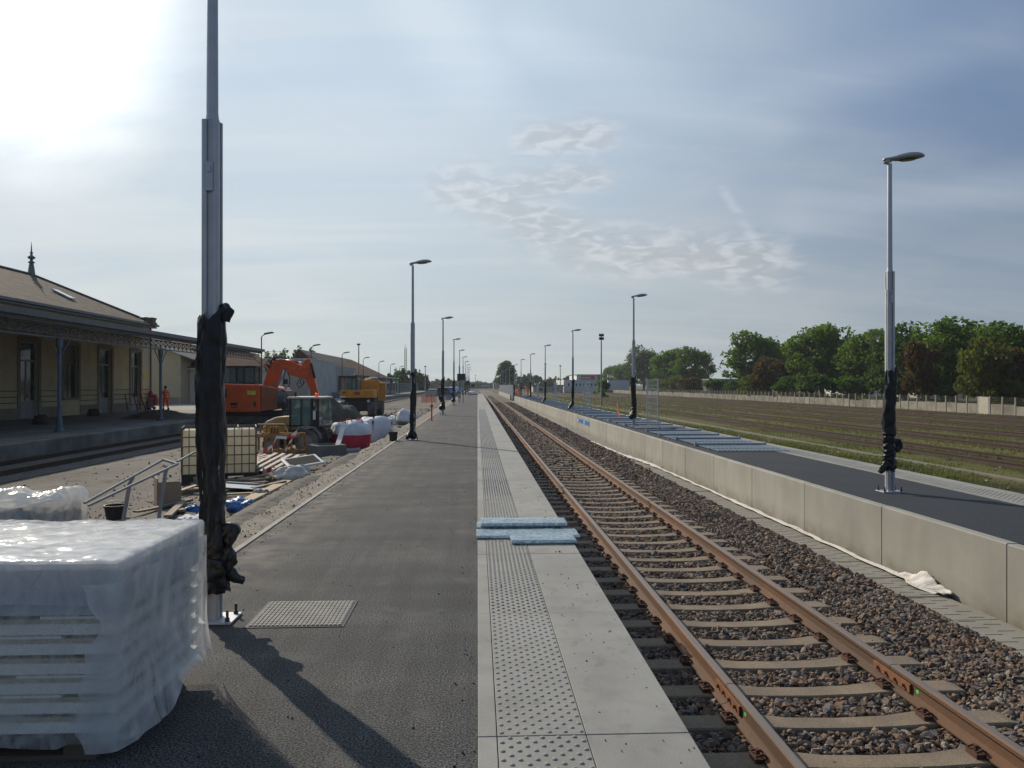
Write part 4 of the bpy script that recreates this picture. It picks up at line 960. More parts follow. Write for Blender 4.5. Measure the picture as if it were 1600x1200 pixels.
def excavator():
    Y0 = 47.0; s = FPX/Y0; b = W(400, 661, Y0)
    t = thing('excavator', 'large orange tracked excavator with raised folded boom standing in the yard', 'excavator', (b.x, b.y, -.75), -YAW)
    f = lambda px, py: ((px-400)/s, (662-py)/s)
    def P(m, pts, y0, y1, mi=0): m.prism([f(*q) for q in pts], 'y', y0, y1, mi)
    m = MB(); P(m, [(318, 643), (318, 600), (330, 598), (406, 600), (407, 643)], 0, 2.75); m.build('engine_housing', ORANGE, t, bevel=.09)
    m = MB(); P(m, [(407.5, 641), (407.5, 602), (414, 602), (434, 606), (436, 612), (436, 637.5)], .03, 2.7); m.build('side_panel', mat('faded_orange_paint', (.50, .12, .045), .5, var=.2, scale=3, c2=(.3, .12, .06), c2scale=4), t, bevel=.04)
    m = MB()
    for yy in (.08, 2.3): m.tube([(f(436, 0)[0]-.05, yy, f(0, 623)[1]), (f(445, 0)[0]-.02, yy+.02, f(0, 623)[1])], [.50, .42], 18)
    P(m, [(436, 640), (436, 608), (441, 610), (446, 618), (446, 632), (441, 640)], .5, 2.2); m.build('rear_cover', mat('dark_grey_cast', (.07, .07, .068), .7, var=.3), t)
    m = MB(); P(m, [(386.5, 616), (386.5, 609.5), (399.5, 609.5), (399.5, 616)], -.015, -.003); m.build('warning_sticker', mat('sticker_yellow', (.72, .62, .06), .6), t)
    m = MB(); P(m, [(360, 632), (360, 628), (372, 628), (372, 632)], -.012, -.003); P(m, [(361, 636), (361, 634.5), (371, 634.5), (371, 636)], -.012, -.003); P(m, [(396.5, 634), (396.5, 626), (399.5, 626), (399.5, 634)], -.012, -.003); P(m, [(341, 620), (341, 607), (355, 607), (355, 620)], -.012, -.003); m.build('vent_grille', DARKM, t)
    m = MB(); P(m, [(330, 651), (330, 643), (440, 641), (440, 648), (434, 652)], .25, 2.5); m.build('turntable', DARKM, t)
    for yy in (-.05, 2.15):
        m = MB(); pts = [(325, 662.5), (320, 656), (324, 650.5), (436, 650), (442, 655), (437, 662.5)]; P(m, pts, yy, yy+.6)
        for k in range(34): x = f(324+k*3.35, 0)[0]; m.box(x, x+.05, yy-.01, yy+.61, -.02, .03); m.box(x, x+.05, yy-.01, yy+.61, .45, .49)
        m.build('crawler_track', mat('track_steel', (.075, .065, .055), .85, var=.5, scale=3), t)
    # cab: frame posts, roof, glass, seat
    x0, z0 = f(334, 599.5); x1, z1 = f(384, 572.5)
    m = MB()
    for xx in (x0, x0+.78, x0+1.25, x1-.07):
        for yy in (1.65, 2.65): m.box(xx, xx+.08, yy, yy+.08, z0, z1)
    m.box(x0-.05, x1+.05, 1.6, 2.78, z1, z1+.10); m.box(x0, x1, 1.6, 2.75, z0-.1, z0+.1); m.build('cab_frame', mat('cab_black', (.025, .026, .026), .6), t)
    for yy in (1.68, 2.69): m = MB(); m.box(x0+.08, x1-.07, yy, yy+.012, z0+.1, z1); m.build('cab_window', CABGLASS, t)
    m = MB(); m.box(x0+.75, x0+1.25, 1.95, 2.4, z0+.1, z0+.35); m.box(x0+.65, x0+.8, 1.95, 2.4, z0+.3, z1-.25); m.build('seat', DARKM, t)
    m = MB(); P(m, [(401, 604), (402, 599), (408, 581), (415.5, 565), (420, 561), (430, 559.5), (443, 562), (472, 573.5), (474, 580), (473, 589), (470, 592), (442, 584.5), (439, 577), (434, 575), (429, 584), (421, 603)], 1.05, 1.55); m.build('boom', ORANGE, t, bevel=.03)
    m = MB(); P(m, [(462, 568), (468, 560.5), (475.5, 559), (480, 579), (485, 600), (490, 622), (492, 636), (486, 638), (480.5, 622), (469, 594)], 1.12, 1.48); m.build('dipper_arm', ORANGE, t, bevel=.02)
    m = MB(); P(m, [(483, 634), (492, 634), (497, 646), (492, 656), (480, 658), (474, 650), (478, 645)], .8, 1.8); m.build('bucket', mat('bucket_steel', (.10, .08, .06), .7, metal=.3, var=.4), t, bevel=.02)
    def T(name, pts, r, y, mt): 
        m = MB(); m.tube([(f(*q)[0], y, f(*q)[1]) for q in pts], r, 10); m.build(name, mt, t, smooth=True)
    T('hydraulic_cylinder', [(436, 563), (455, 565)], .13, 1.3, ORANGE); T('piston_rod', [(455, 565), (470, 566)], .05, 1.3, ALU)
    T('hydraulic_cylinder', [(424, 604), (433, 588), (436, 577)], .07, .95, ALU); T('hydraulic_cylinder', [(478, 566), (484, 590)], .07, 1.0, DARKM)
    for pts in ([(439, 575), (436, 585), (434, 600), (438, 606)], [(441, 580), (445, 590), (444, 602), (437, 607)], [(460, 590), (456, 600), (460, 605), (466, 600), (466, 592)], [(463, 590), (461, 598), (465, 601), (469, 595)], [(409, 580), (405, 570), (412, 560), (424, 557)], [(412, 575), (417, 560), (430, 556), (440, 560)]):
        T('hydraulic_hose', pts, .03, .98, DARKM)
    m = MB(); x, z = f(438, 594); m.box(x-.1, x+.12, .9, 1.1, z-.2, z+.1); m.build('valve_block', DARKM, t)
    m = MB(); 
    for q in ((411, 572), (415, 566), (420, 561)): x, z = f(*q); m.cbox((x-.05, 1.3, z+.05), (.25, .5, .16), (0, .9, 0))
    m.build('hose_clamp', mat('maroon_metal', (.25, .03, .03), .6), t)
    return t
excavator()
# ------------------------------------------------------------------ dumper
def dumper():
    Y0 = 58.0; s = FPX/Y0; b = W(565, 650, Y0)
    t = thing('dumper_truck', 'yellow-orange site dumper with glazed cab and loaded skip, behind the grey gravel heap', 'dumper', (b.x, b.y, -.76), -YAW)
    X = lambda px: (px-565)/s
    Z = lambda py: (651.5-py)/s
    m = MB(); m.box(X(540.5), X(584), -.08, 1.5, Z(621.5), Z(609.3)); m.build('bonnet', YELO, t, bevel=.04)
    m = MB(); m.box(X(531), X(551), -.04, 1.4, Z(618), Z(609.5)); m.build('cab_panel', YELO, t, bevel=.03)
    m = MB(); m.box(X(531.5), X(549), -.06, -.04, Z(621), Z(618.5)); m.build('white_trim', WHITE, t)
    m = MB()
    for k in range(3): m.box(X(554+k*3.1), X(556+k*3.1), -.095, -.08, Z(617), Z(612.5))
    for k in range(4): m.box(X(536+k*3), X(537.8+k*3), -.055, -.04, Z(615), Z(611.5))
    m.build('dark_lettering', DARKM, t)
    m = MB()
    for xx in (530.7, 549.2, 556.3):
        for yy in (0, 1.5): m.box(X(xx), X(xx)+.07, yy, yy+.07, Z(610), Z(589))
    m.box(X(529.8), X(558), -.08, 1.62, Z(590), Z(587.3)); m.box(X(531), X(557), .0, 1.5, Z(622), Z(618)); m.build('cab_frame', mat('cab_black', (.025, .026, .026), .6), t)
    for q in ((X(532), X(549), .02, .035, Z(610), Z(590)), (X(551), X(556), .02, .035, Z(610), Z(590)), (X(557.4), X(557.4)+.012, .1, 1.5, Z(610), Z(590))): m = MB(); m.box(*q); m.build('cab_window', CABGLASS, t)
    m = MB(); m.box(X(537), X(544), .7, 1.0, Z(610), Z(598)); m.box(X(536), X(545), .5, 1.0, Z(610), Z(606)); m.build('seat', DARKM, t)
    m = MB(); m.lathe([(.07, 0), (.06, .1), (.02, .13)], (X(552.5), .5, Z(587.3)), 10); m.build('beacon', mat('beacon_orange', (.85, .22, .02), .3), t, smooth=True)
    m = MB(); m.box(X(533), X(584), .15, 4.6, .55, Z(621.5)); m.box(X(545), X(575), -.1, .2, .45, 1.15)
    for k in range(7): m.box(X(549)+.16*k, X(549)+.16*k+.06, -.13, -.09, .5, 1.05)
    m.build('chassis', DARKM, t)
    for px, py in ((537, 626.5), (576, 626.5)): m = MB(); m.cyl((X(px), -.12, Z(py)), (X(px), .1, Z(py)), .11, 12); m.build('headlight', mat('lamp_glass', (.6, .6, .55), .2), t)
    for x, y in ((X(540), .45), (X(580), .45), (X(540), 3.7), (X(580), 3.7)): wheel(t, (x, y, .60), .60, .56, 'x')
    xa, xb = X(556.5), X(585.5); m = MB()
    prof = [(1.55, 1.75), (1.75, 1.2), (4.3, 1.15), (5.2, 2.15), (5.1, 2.6), (1.5, 2.78)]
    m.prism(prof, 'x', xa, xb)
    for k in range(6): y = 1.9+k*.5; m.box(xb, xb+.07, y, y+.1, 1.22, 2.62)
    m.box(xb, xb+.09, 1.5, 5.15, 2.5, 2.64); m.box(xa+.1, xb-.1, 1.42, 1.55, 2.0, 2.1); m.build('skip', YELO, t, bevel=.03)
    q = blob('load', .55, 1.4, .42, mat('gravel_load', (.17, .15, .12), .95, var=.3, scale=6, bump=1, bscale=20), t, .25, 2, 3, flat=-.1); q.location = ((xa+xb)/2-.1, 3.2, 2.58)
dumper()
# ------------------------------------------------------------------ tractor
def tractor():
    Y0 = 27.3; s = FPX/Y0; b = W(470, 706, Y0)
    t = thing('tractor', 'small dusty yellow tractor with green-tinted glazed cab parked behind the yellow frame', 'tractor', (b.x, b.y, -.74), -YAW)
    X = lambda px: (px-470)/s
    Z = lambda py: (706-py)/s
    cb = mat('cab_black', (.025, .026, .026), .6)
    wheel(t, (X(477.5), .16, .41), .41, .30, 'y'); wheel(t, (X(477.5)-.02, 2.0, .41), .41, .30, 'y')
    wheel(t, (X(420), .25, .27), .27, .2, 'y'); wheel(t, (X(420), 1.9, .27), .27, .2, 'y')
    for yy in (0, 1.8):
        m = MB(); m.tube([(X(477.5)+.50*math.cos(a), yy+.17, .41+.50*math.sin(a)) for a in np.linspace(.15, PI*.95, 9)], .05, 8); m.box(X(465), X(490), yy-.0, yy+.35, .86, .91); m.build('mudguard', mat('dusty_grey_steel', (.21, .20, .18), .8, var=.3, scale=5), t)
    x0, x1 = X(447.5), X(494); y0, y1 = .35, 1.95; z0, z1 = .92, 1.90
    m = MB()
    for xx, w_ in ((x0, .07), (x0+.40, .04), (x1-.30, .05), (x1-.07, .07)):
        for yy in (y0, y1): m.box(xx, xx+w_, yy, yy+.06, z0-.25, z1)
    m.box(x1-.28, x1-.07, y0+.005, y0+.03, z0, z1-.5); m.box(x0, x1, y0, y0+.06, z0-.03, z0+.05); m.build('cab_frame', cb, t)
    m = MB(); m.box(x0-.06, x1+.10, y0-.06, y1+.12, z1, z1+.07); m.build('cab_roof', mat('dusty_white_roof', (.50, .48, .43), .7, var=.15), t, bevel=.03)
    for q in ((x0+.07, x0+.40, y0+.02, y0+.03, z0+.05, z1), (x0+.44, x1-.3, y0+.02, y0+.03, z0+.05, z1), (x0+.07, x1-.07, y1+.02, y1+.03, z0+.05, z1)): m = MB(); m.box(*q); m.build('cab_window', CABGLASS, t)
    m = MB(); m.quad((x1, y0+.06, z0), (x1+.12, y1, z0-.05), (x1+.03, y1, z1), (x1, y0+.06, z1)); m.build('cab_window', CABGLASS, t)
    m = MB(); m.quad((x0, y0+.06, z0), (x0, y1, z0), (x0, y1, z1), (x0, y0+.06, z1)); m.build('cab_window', CABGLASS, t)
    m = MB(); m.box(X(485), X(489), y0-.02, y0-.005, Z(655), Z(641)); m.build('notice', WHITE, t)
    m = MB(); m.box(x0+.5, x0+.85, .8, 1.3, .85, 1.05); m.box(x0+.75, x0+.9, .8, 1.3, 1.0, 1.45); m.tube([(x0+.2, 1.05, .95), (x0+.32, 1.05, 1.2)], .02, 6); m.build('seat', DARKM, t)
    m = MB(); m.prism([(X(406), .93), (X(405), 1.0), (X(410), 1.10), (X(424), 1.24), (X(446), 1.27), (X(446), .93)], 'y', .55, 1.65); m.build('bonnet', mat('cream_bonnet', (.52, .40, .24), .6, var=.2, scale=3, c2=(.42, .26, .08), c2scale=3), t, bevel=.05)
    m = MB(); m.prism([(X(403), .60), (X(403), .92), (X(446), .92), (X(446), .60)], 'y', .6, 1.6); m.build('engine_side', YELO, t, bevel=.02)
    m = MB(); m.box(X(405), X(492), .5, 1.7, .25, .62); m.box(X(444), X(468), .15, .6, .35, .8); m.build('chassis', DARKM, t)
    m = MB(); m.cyl((X(455), .55, 1.9), (X(455), .55, 2.14), .045, 10); m.build('exhaust', DARKM, t)
    m = MB(); m.lathe([(.065, 0), (.06, .09), (.045, .12), (.01, .13)], (X(488.5), .55, 1.97), 10); m.build('beacon', mat('beacon_red', (.85, .08, .02), .3, emit=(.25, .02, 0)), t, smooth=True)
    m = MB(); m.tube([(X(449), .3, 1.75), (X(443), .2, 1.75)], .012, 6); m.box(X(441), X(444), .15, .25, 1.55, 1.8); m.build('mirror', DARKM, t)
tractor()
YEF = mat('dull_yellow_steel', (.34, .17, .035), .65, var=.3, scale=4, c2=(.14, .09, .05), c2scale=5, c2at=.6)
def yellow_frame():
    Y0 = 25.0; s = FPX/Y0; b = W(433, 711, Y0); t = thing('yellow_barrier', 'dirty yellow steel frame of beams and posts standing in front of the small tractor', 'frame', (b.x, b.y, b.z), -YAW)
    X = lambda px: (px-433)/s
    Z = lambda py: (711-py)/s
    for yy in (0, .7):
        m = MB(); m.box(X(398), X(467), yy, yy+.07, Z(684), Z(678.5)); m.build('beam', YEF, t)
        m = MB(); m.box(X(400), X(467), yy, yy+.05, Z(708.5), Z(705)); m.build('bottom_rail', YEF, t)
        for px in (403, 423, 444, 465.5): m = MB(); m.box(X(px)-.03, X(px)+.03, yy+.075, yy+.13, 0, Z(684)); m.build('post', YEF, t)
    for px in (404, 413, 422, 432): m = MB(); m.box(X(px)-.02, X(px)+.02, .2, .25, Z(678), Z(664)); m.build('stub', YEF, t)
    m = MB(); m.tube([(X(400), .2, Z(664)), (X(441), .2, Z(664)), (X(447), .2, Z(677))], .02, 8); m.build('hand_rail', mat('pale_rail', (.45, .40, .28), .6), t)
    for k in range(3): m = MB(); m.box(X(420+k*4), X(422+k*4), .1, .3, Z(678), Z(668)); m.build('lever', YEF, t)
yellow_frame()
def tape(pts, label):
    mb = MB(); P = []
    for a, b in zip(pts[:-1], pts[1:]):
        a, b = Vector(a), Vector(b); n = max(1, int((b-a).length/.16)); sag = (b-a).length*.06
        for i in range(n): q = i/n; P.append(a.lerp(b, q) - Vector((0, 0, sag*4*q*(1-q))))
    P.append(Vector(pts[-1])); vs = []
    for i, p_ in enumerate(P): tw = .3*math.sin(i*.7); vs += [p_ + Vector((.0, .04*math.sin(tw), .045*math.cos(tw))), p_ - Vector((0, .04*math.sin(tw), .045*math.cos(tw)))]
    for i in range(len(P)-1): mb.add([vs[2*i], vs[2*i+1], vs[2*i+3], vs[2*i+2]], [(0,1,2,3)], i % 2)
    o = mb.build('barrier_tape', [TAPEW, TAPER]); tag(o, label, 'barrier tape', 'red and white barrier tapes round the yellow frame'); return o
tape([W(432, 683, 24), W(448, 684, 24), W(464, 674, 24)], 'red and white tape sagging level along the beam of the yellow frame')
tape([W(464, 674, 23.6), W(452, 692, 23.2), W(439, 712, 22.6)], 'red and white tape running steeply down from the corner of the yellow frame')
tape([W(432, 683, 23.5), W(425, 697, 23.2), W(404, 707, 22.8), W(398, 710, 22.6)], 'red and white tape falling to the left from the middle of the yellow frame')
tape([W(425, 698, 23), W(428, 712, 22.6), W(414, 719, 22)], 'short tangled end of red and white tape lying on the pallet slats')

# ------------------------------------------------------------------ yard clutter
def on(px, py, dz=0.0, z0=-.5):
    z = z0
    for _ in range(6): p_ = G(px, py, z); z = gh(p_.x, p_.y)
    return Vector((p_.x, p_.y, z+dz))
EARTH = mat('heap_gravel', (.072, .060, .046), .95, var=.3, scale=4, speck=.4, speckscale=25, bump=1, bscale=18, bdist=.04)
def heap(px, py, rx, ry, h, label, name='gravel_heap', cat='gravel heap', seed=1, m=None):
    c = on(px, py); V = []; F = []; n = 40; k_ = 18
    for i in range(k_+1):
        r_ = i/k_
        for j in range(n):
            a = 2*PI*j/n; e = 1+.18*nz(math.cos(a)*1.2+seed, math.sin(a)*1.2)
            z = h*(.5+.5*math.cos(PI*min(1,r_)))**.85*(1+.25*nz(r_*3*math.cos(a)+seed, r_*3*math.sin(a))) + .05*nz(r_*9*math.cos(a), r_*9*math.sin(a), seed)
            V.append((rx*r_*e*math.cos(a), ry*r_*e*math.sin(a), z - .08*r_))
    for i in range(k_):
        for j in range(n): j2 = (j+1) % n; F.append((i*n+j, i*n+j2, (i+1)*n+j2, (i+1)*n+j))
    o = npmesh(name, np.array(V), np.array(F), m or EARTH, smooth=True); o.location = c; tag(o, label, cat); return o
heap(521, 676, 2.5, 2.4, 1.75, 'dark grey heap of gravel between the tractor and the yellow dumper')
heap(560, 674, 1.7, 2.0, .55, 'lower pale grey gravel heap spilling to the right of the dark heap', seed=4, m=mat('pale_heap', (.13, .118, .10), .95, var=.25, scale=4, speck=.35, speckscale=25, bump=1, bscale=18, bdist=.03))
heap(250, 668, 2.8, 1.6, .5, 'low brown earth heap on the far side of the old station track', 'earth_heap', 'earth heap', 8, mat('brown_heap', (.11, .085, .06), .95, var=.3, scale=4, bump=1, bscale=15)).location.z = SZ
BAG = mat('white_bag_fabric', (.60, .61, .62), .8, var=.10, scale=5, bump=.7, bscale=9, bdist=.04); BAGR = mat('bag_red', (.50, .035, .055), .75, var=.15, scale=6, bump=.6, bscale=9, bdist=.04)
def bigbag(px, py, r_, h, label, red=None, seed=1, strap=None, lean=(0, 0), loops=True):
    c = on(px, py, -.02); t = thing('bulk_bag', label, 'bulk bag', c, .25*seed, 'bulk bags along the platform verge')
    q = blob('sack', r_, r_, h*.62, [BAG, BAGR], t, .14, 1.3, seed, 36, 26, -.62, .62, True, red); q.rotation_euler = (lean[0], lean[1], 0)
    sm = strap or BAG
    for a in (PI*.25, PI*.75, PI*1.25, PI*1.75):
        m = MB(); P = []
        for i in range(9):
            z = h*i/8; rr = r_*(.98+.08*math.sin(i/8*PI)) * (1 if i < 7 else .8 - .25*(i-7)); P.append((rr*math.cos(a)*1.02, rr*math.sin(a)*1.02, z))
        for i in range(8): m.bar(P[i], P[i+1], .07, .012)
        m.build('strap', sm, t)
    if loops:
        for a in (PI*.25, PI*1.25, PI*1.7): m = MB(); m.tube([(r_*.5*math.cos(a)+.12*math.cos(b), r_*.5*math.sin(a), h*.93+.16*math.sin(b)) for b in np.linspace(0, PI, 7)], .018, 6); m.build('lifting_loop', mat('loop_red', (.6, .04, .05), .8) if red else sm, t)
    return t
bigbag(553, 703, .56, 1.05, 'white bulk bag with broad red band round its lower half, beside the sandy verge', (.10, .55), 1.0)
bigbag(537, 697, .46, .90, 'smaller white and red bulk bag half hidden behind the leaning white plank', (.12, .5), 2.3)
bigbag(586, 689, .62, 1.02, 'plain white bulk bag with a dark blue strap, behind the red banded bag', None, 3.1, mat('strap_navy', (.02, .03, .09), .8), loops=False)
bigbag(634, 664, .58, .85, 'collapsed white bulk bag slumped on the verge left of the second lamp post', None, 5.2, lean=(.2, .5), loops=False)
q = blob('bag_flap', .75, .4, .3, BAG, None, .5, 2, 6, flat=-.5); q.location = on(619, 663); tag(q, 'crumpled empty white bag flap lying beside the collapsed bulk bag', 'bag')
q = blob('rubble_sack', .42, .35, .42, mat('sack_grey', (.34, .33, .31), .85, var=.3, scale=6, bump=.8, bscale=14), None, .5, 2.2, 9, flat=-.5); q.location = on(511, 697); tag(q, 'grey-white crumpled sack of rubble left of the leaning plank', 'sack')
# concrete chamber ring
def chamber():
    c = on(510, 712, -.03); t = thing('concrete_chamber', 'square open grey concrete chamber ring lying on the rubble', 'concrete chamber', c, .62); m = MB(); a, w_, h = .48, .09, .40
    m.box(-a, a, -a, -a+w_, 0, h); m.box(-a, a, a-w_, a, 0, h); m.box(-a, -a+w_, -a+w_, a-w_, 0, h); m.box(a-w_, a, -a+w_, a-w_, 0, h)
    m.build('ring', mat('chamber_concrete', (.16, .155, .145), .9, var=.2, scale=4, bump=.3), t, bevel=.012); m = MB(); m.box(-a+w_, a-w_, -a+w_, a-w_, .01, .05); m.build('bottom', DARKM, t)
chamber()
def board(a, b, w_, th, label, m, name='plank', cat='plank', group=None):
    q = MB(); q.bar(a, b, w_, th); o = q.build(name, m, bevel=.004); tag(o, label, cat, group); return o
board(W(527, 699, 25.2), W(536, 668, 26.5), .16, .05, 'white painted plank leaning on the red banded bag above the chamber ring', mat('white_plank', (.55, .53, .48), .7, var=.12))
def pallet(c, rz, rx, label, wd=1.2, dp=1.0, name='pallet', tm=WOOD, n=7, sw=.10):
    t = thing('pallet', label, 'pallet', c, rz); t.rotation_euler = (rx, 0, rz); m = MB()
    for yy in (-dp/2, -.07, dp/2-.14): m.box(-wd/2, wd/2, yy, yy+.14, 0, .02); 
    m.build('bottom_board', WOODG, t); m = MB()
    for yy in (-dp/2, -.07, dp/2-.14):
        for xx in (-wd/2, -.07, wd/2-.14): m = MB(); m.box(xx, xx+.14, yy, yy+.14, .02, .1); m.build('block', WOODG, t)
    for i in range(n): m = MB(); xx = -wd/2 + i*(wd-sw)/(n-1); m.box(xx, xx+sw, -dp/2, dp/2, .1, .122); m.build('slat', tm, t)
    return t
PALW = mat('pale_pallet_wood', (.50, .43, .35), .8, var=.15, scale=4)  # paler wood tone for the top slats
c = on(428, 733); pallet(c + Vector((0, 0, .02)), R(-38), R(20), 'pale slatted pallet tangled in red and white tape beside the caged tank', 1.35, 1.25, tm=PALW, n=5, sw=.14)
c = on(415, 724); pallet(c + Vector((-.5, .5, .02)), R(-34), R(6), 'second pale slatted pallet lying half under the taped one', tm=PALW, n=5, sw=.12)
# framed dark screen, white sack, tub
c = on(473, 733); t = thing('framed_panel', 'dark panel with rounded white frame lying tilted on the rubble', 'framed panel', c + Vector((0, 0, .16)), R(38)); t.rotation_euler = (R(14), R(-6), R(32))
m = MB(); m.box(-.44, .44, -.33, .33, 0, .05); m.build('frame', mat('frame_white', (.62, .62, .60), .6, var=.08), t, bevel=.03); m = MB(); m.box(-.36, .36, -.25, .25, .051, .056); m.build('screen', mat('screen_black', (.02, .022, .025), .9, spec=.15), t)
c = on(452, 752); q = blob('cement_sack', .36, .26, .20, mat('sack_cream', (.52, .49, .42), .85, var=.2, scale=5, bump=.8, bscale=12), None, .35, 1.8, 12, flat=-.45); q.location = c; q.rotation_euler = (.1, -.15, .4); tag(q, 'crumpled cream and white sack slumped below the framed dark panel', 'sack')
q = blob('plastic_sheet', .26, .07, .24, BAG, None, .35, 2, 17, flat=-.3); q.location = on(462, 748) + Vector((0, .1, .02)); q.rotation_euler = (.3, .5, .2); tag(q, 'stiff white plastic sheet folded upright beside the cream sack', 'plastic sheet')
# IBC tank
def ibc():
    c = on(343, 756); Y0 = c.y; s = FPX/Y0; t = thing('water_tank', 'milky white bulk liquid tank in a steel cage on pallets behind the black wrap', 'water tank', (c.x, c.y, c.z-.02), R(17))
    hw = 54/s; top = (756-668)/s; zb = .24; dp = 1.0
    tk = mat('milky_tank', (.80, .76, .64), .45, var=.10, scale=1.5, transl=.6, c2=(.66, .58, .38), c2scale=1.2, c2at=.6)
    m = MB(); m.box(-hw+.03, -.02, .03, dp-.03, zb, top-.05); m.box(.02, hw-.03, .03, dp-.03, zb, top-.05); m.box(-.02, .02, .06, dp-.06, zb+.02, top-.1); m.build('tank', tk, t, bevel=.06)
    m = MB(); cg = .011
    for yy in (0, dp):
        for i in range(11): x = -hw + 2*hw*i/10; m.cyl((x, yy, zb), (x, yy, top), cg, 6)
        for i in range(6): z = zb + (top-zb)*i/5; m.cyl((-hw, yy, z), (hw, yy, z), cg*1.15, 6)
    for xx in (-hw, hw):
        for i in range(6): z = zb + (top-zb)*i/5; m.cyl((xx, 0, z), (xx, dp, z), cg*1.15, 6)
        for i in range(1, 6): y_ = dp*i/6; m.cyl((xx, y_, zb), (xx, y_, top), cg, 6)
    for xx in (-hw*.5, hw*.5): m.cyl((xx, 0, top), (xx, dp, top), cg*1.3, 6)
    m.build('cage', mat('cage_steel', (.17, .14, .10), .6, metal=.5, var=.3), t)
    m = MB(); m.cyl((0, .5, top-.06), (0, .5, top+.0), .10, 16); m.build('cap', mat('cap_red', (.4, .05, .04), .5), t)
    m = MB(); m.box(-hw, hw, 0, dp, zb-.06, zb-.005)
    for xx in (-hw, -.10, hw-.26): m.box(xx, xx+.26, 0, dp, .0, zb-.06)
    m.build('pallet', mat('black_pallet', (.03, .028, .025), .8, var=.3), t)
ibc()
# plastic wrapped bundle at far left
c = on(45, 822); Yb = 9.6; c = W(40, 810, Yb); gz = gh(c.x, c.y)
t = thing('wrapped_bundle', 'second wrapped load under loose clear plastic beyond the big pallet', 'wrapped load', (c.x, Yb, gz)); sc_ = FPX/Yb; hh_ = CAMZ - gz
top = CAMZ - (757-HOR)/sc_ - gz
m = MB()
for k in range(4): m.box(-1.5, .15, -.35, .35, top-.52+.085*k, top-.52+.085*k+.07)
m.build('boards', mat('bundle_board', (.42, .41, .37), .7, var=.15), t)
m = MB(); m.box(-.05, .52, -.30, .3, top-.50, top-.20); m.build('carton', mat('brown_carton', (.20, .13, .085), .8), t, bevel=.02)
V, F = rounded_shell(-.35, .57, -.36, .36, top-.62, top-.05, .022, .08, 21, None, .14, 2.6, .09); npmesh('plastic_cover', V, F, film('loose_film', (.80, .79, .74), .35, .95, .2, .8, 5), t, True)
V, F = rounded_shell(-1.6, .2, -.37, .37, top-.62, top-.24, .03, .05, 33, None, .10, 3.4, .07); npmesh('plastic_cover', V, F, MATS.get('x') or film('loose_film2', (.62, .62, .58), .2, .7, .22, 1.0, 9), t, True)
m = MB(); m.box(-1.5, .5, -.35, .35, 0, .1); m.box(-1.5, -1.3, -.35, .35, .1, top-.52); m.box(.3, .5, -.35, .35, .1, top-.52); m.build('pallet', WOODG, t)
for k_, (a, b_, lb) in enumerate([((404, 716), (430, 735), 'red and white tape trailing across the taped pallet'), ((440, 716), (410, 738), 'second tape trailing to the left over the taped pallet'), ((398, 742), (436, 748), 'red and white tape crumpled on the ground in front of the pallets'), ((462, 708), (448, 722), 'loose tape end hanging beside the chamber ring')]):
    A_, B_ = on(*a), on(*b_); tape([A_ + Vector((0, 0, .28 if k_ != 2 else .06)), (A_+B_)/2 + Vector((.1, 0, .16)), B_ + Vector((0, 0, .10))], lb)
for k_, (px, py, L1, rz_, tl, lb) in enumerate([(365, 776, .9, .3, 0, 'weathered board lying between the black wrap and the blue tarpaulin'), (392, 762, .8, -.5, .1, 'weathered board propped on the blue-grey metal sheet'), (282, 776, .7, .9, .2, 'weathered board leaning near the cable reel'), (312, 772, .8, -.7, .12, 'weathered board behind the drain pipe'), (350, 768, 1.1, .1, 0, 'weathered board lying under the black pallet edge'), (420, 764, .7, .8, .1, 'weathered board lying behind the rubber mat'), (405, 752, .9, -.2, 0, 'weathered board lying left of the cream sack'), (236, 800, .6, 1.1, 0, 'short weathered board on the dirt left of the plywood box'), (340, 790, .9, -.9, .15, 'weathered board sticking out beside the black wrap')]):
    c_ = on(px, py, .05); d_ = Vector((math.cos(rz_)*L1/2, math.sin(rz_)*L1/2, tl*L1)); board(c_-d_*Vector((1, 1, 0)), c_+d_, .10+.02*(k_ % 3), .03, lb, WOODG if k_ % 2 else WOOD, group='weathered boards in the rubble')
for k_, (px, py, r1, h1, c1_, lb) in enumerate([(334, 782, .2, .16, (.10, .10, .09), 'dark crumpled plastic lump beside the black wrap'), (318, 764, .22, .18, (.17, .15, .12), 'grey-brown rubble lump behind the drain pipe'), (428, 757, .18, .10, (.12, .09, .06), 'small brown lump of soil left of the cream sack'), (408, 778, .14, .10, (.28, .27, .25), 'pale crushed plastic between the green sheet and the planks'), (497, 706, .25, .2, (.20, .19, .17), 'grey rubble lump left of the chamber ring'), (520, 690, .22, .2, (.32, .30, .27), 'pale rubble sack behind the chamber ring')]):
    q = blob('rubble_lump', r1, r1*.8, h1, mat('lump%d' % k_, c1_, .9, var=.4, scale=8, bump=.8, bscale=20), None, .7, 2.6, k_*3+1, 22, 12, -.4); q.location = on(px, py); tag(q, lb, 'rubble')
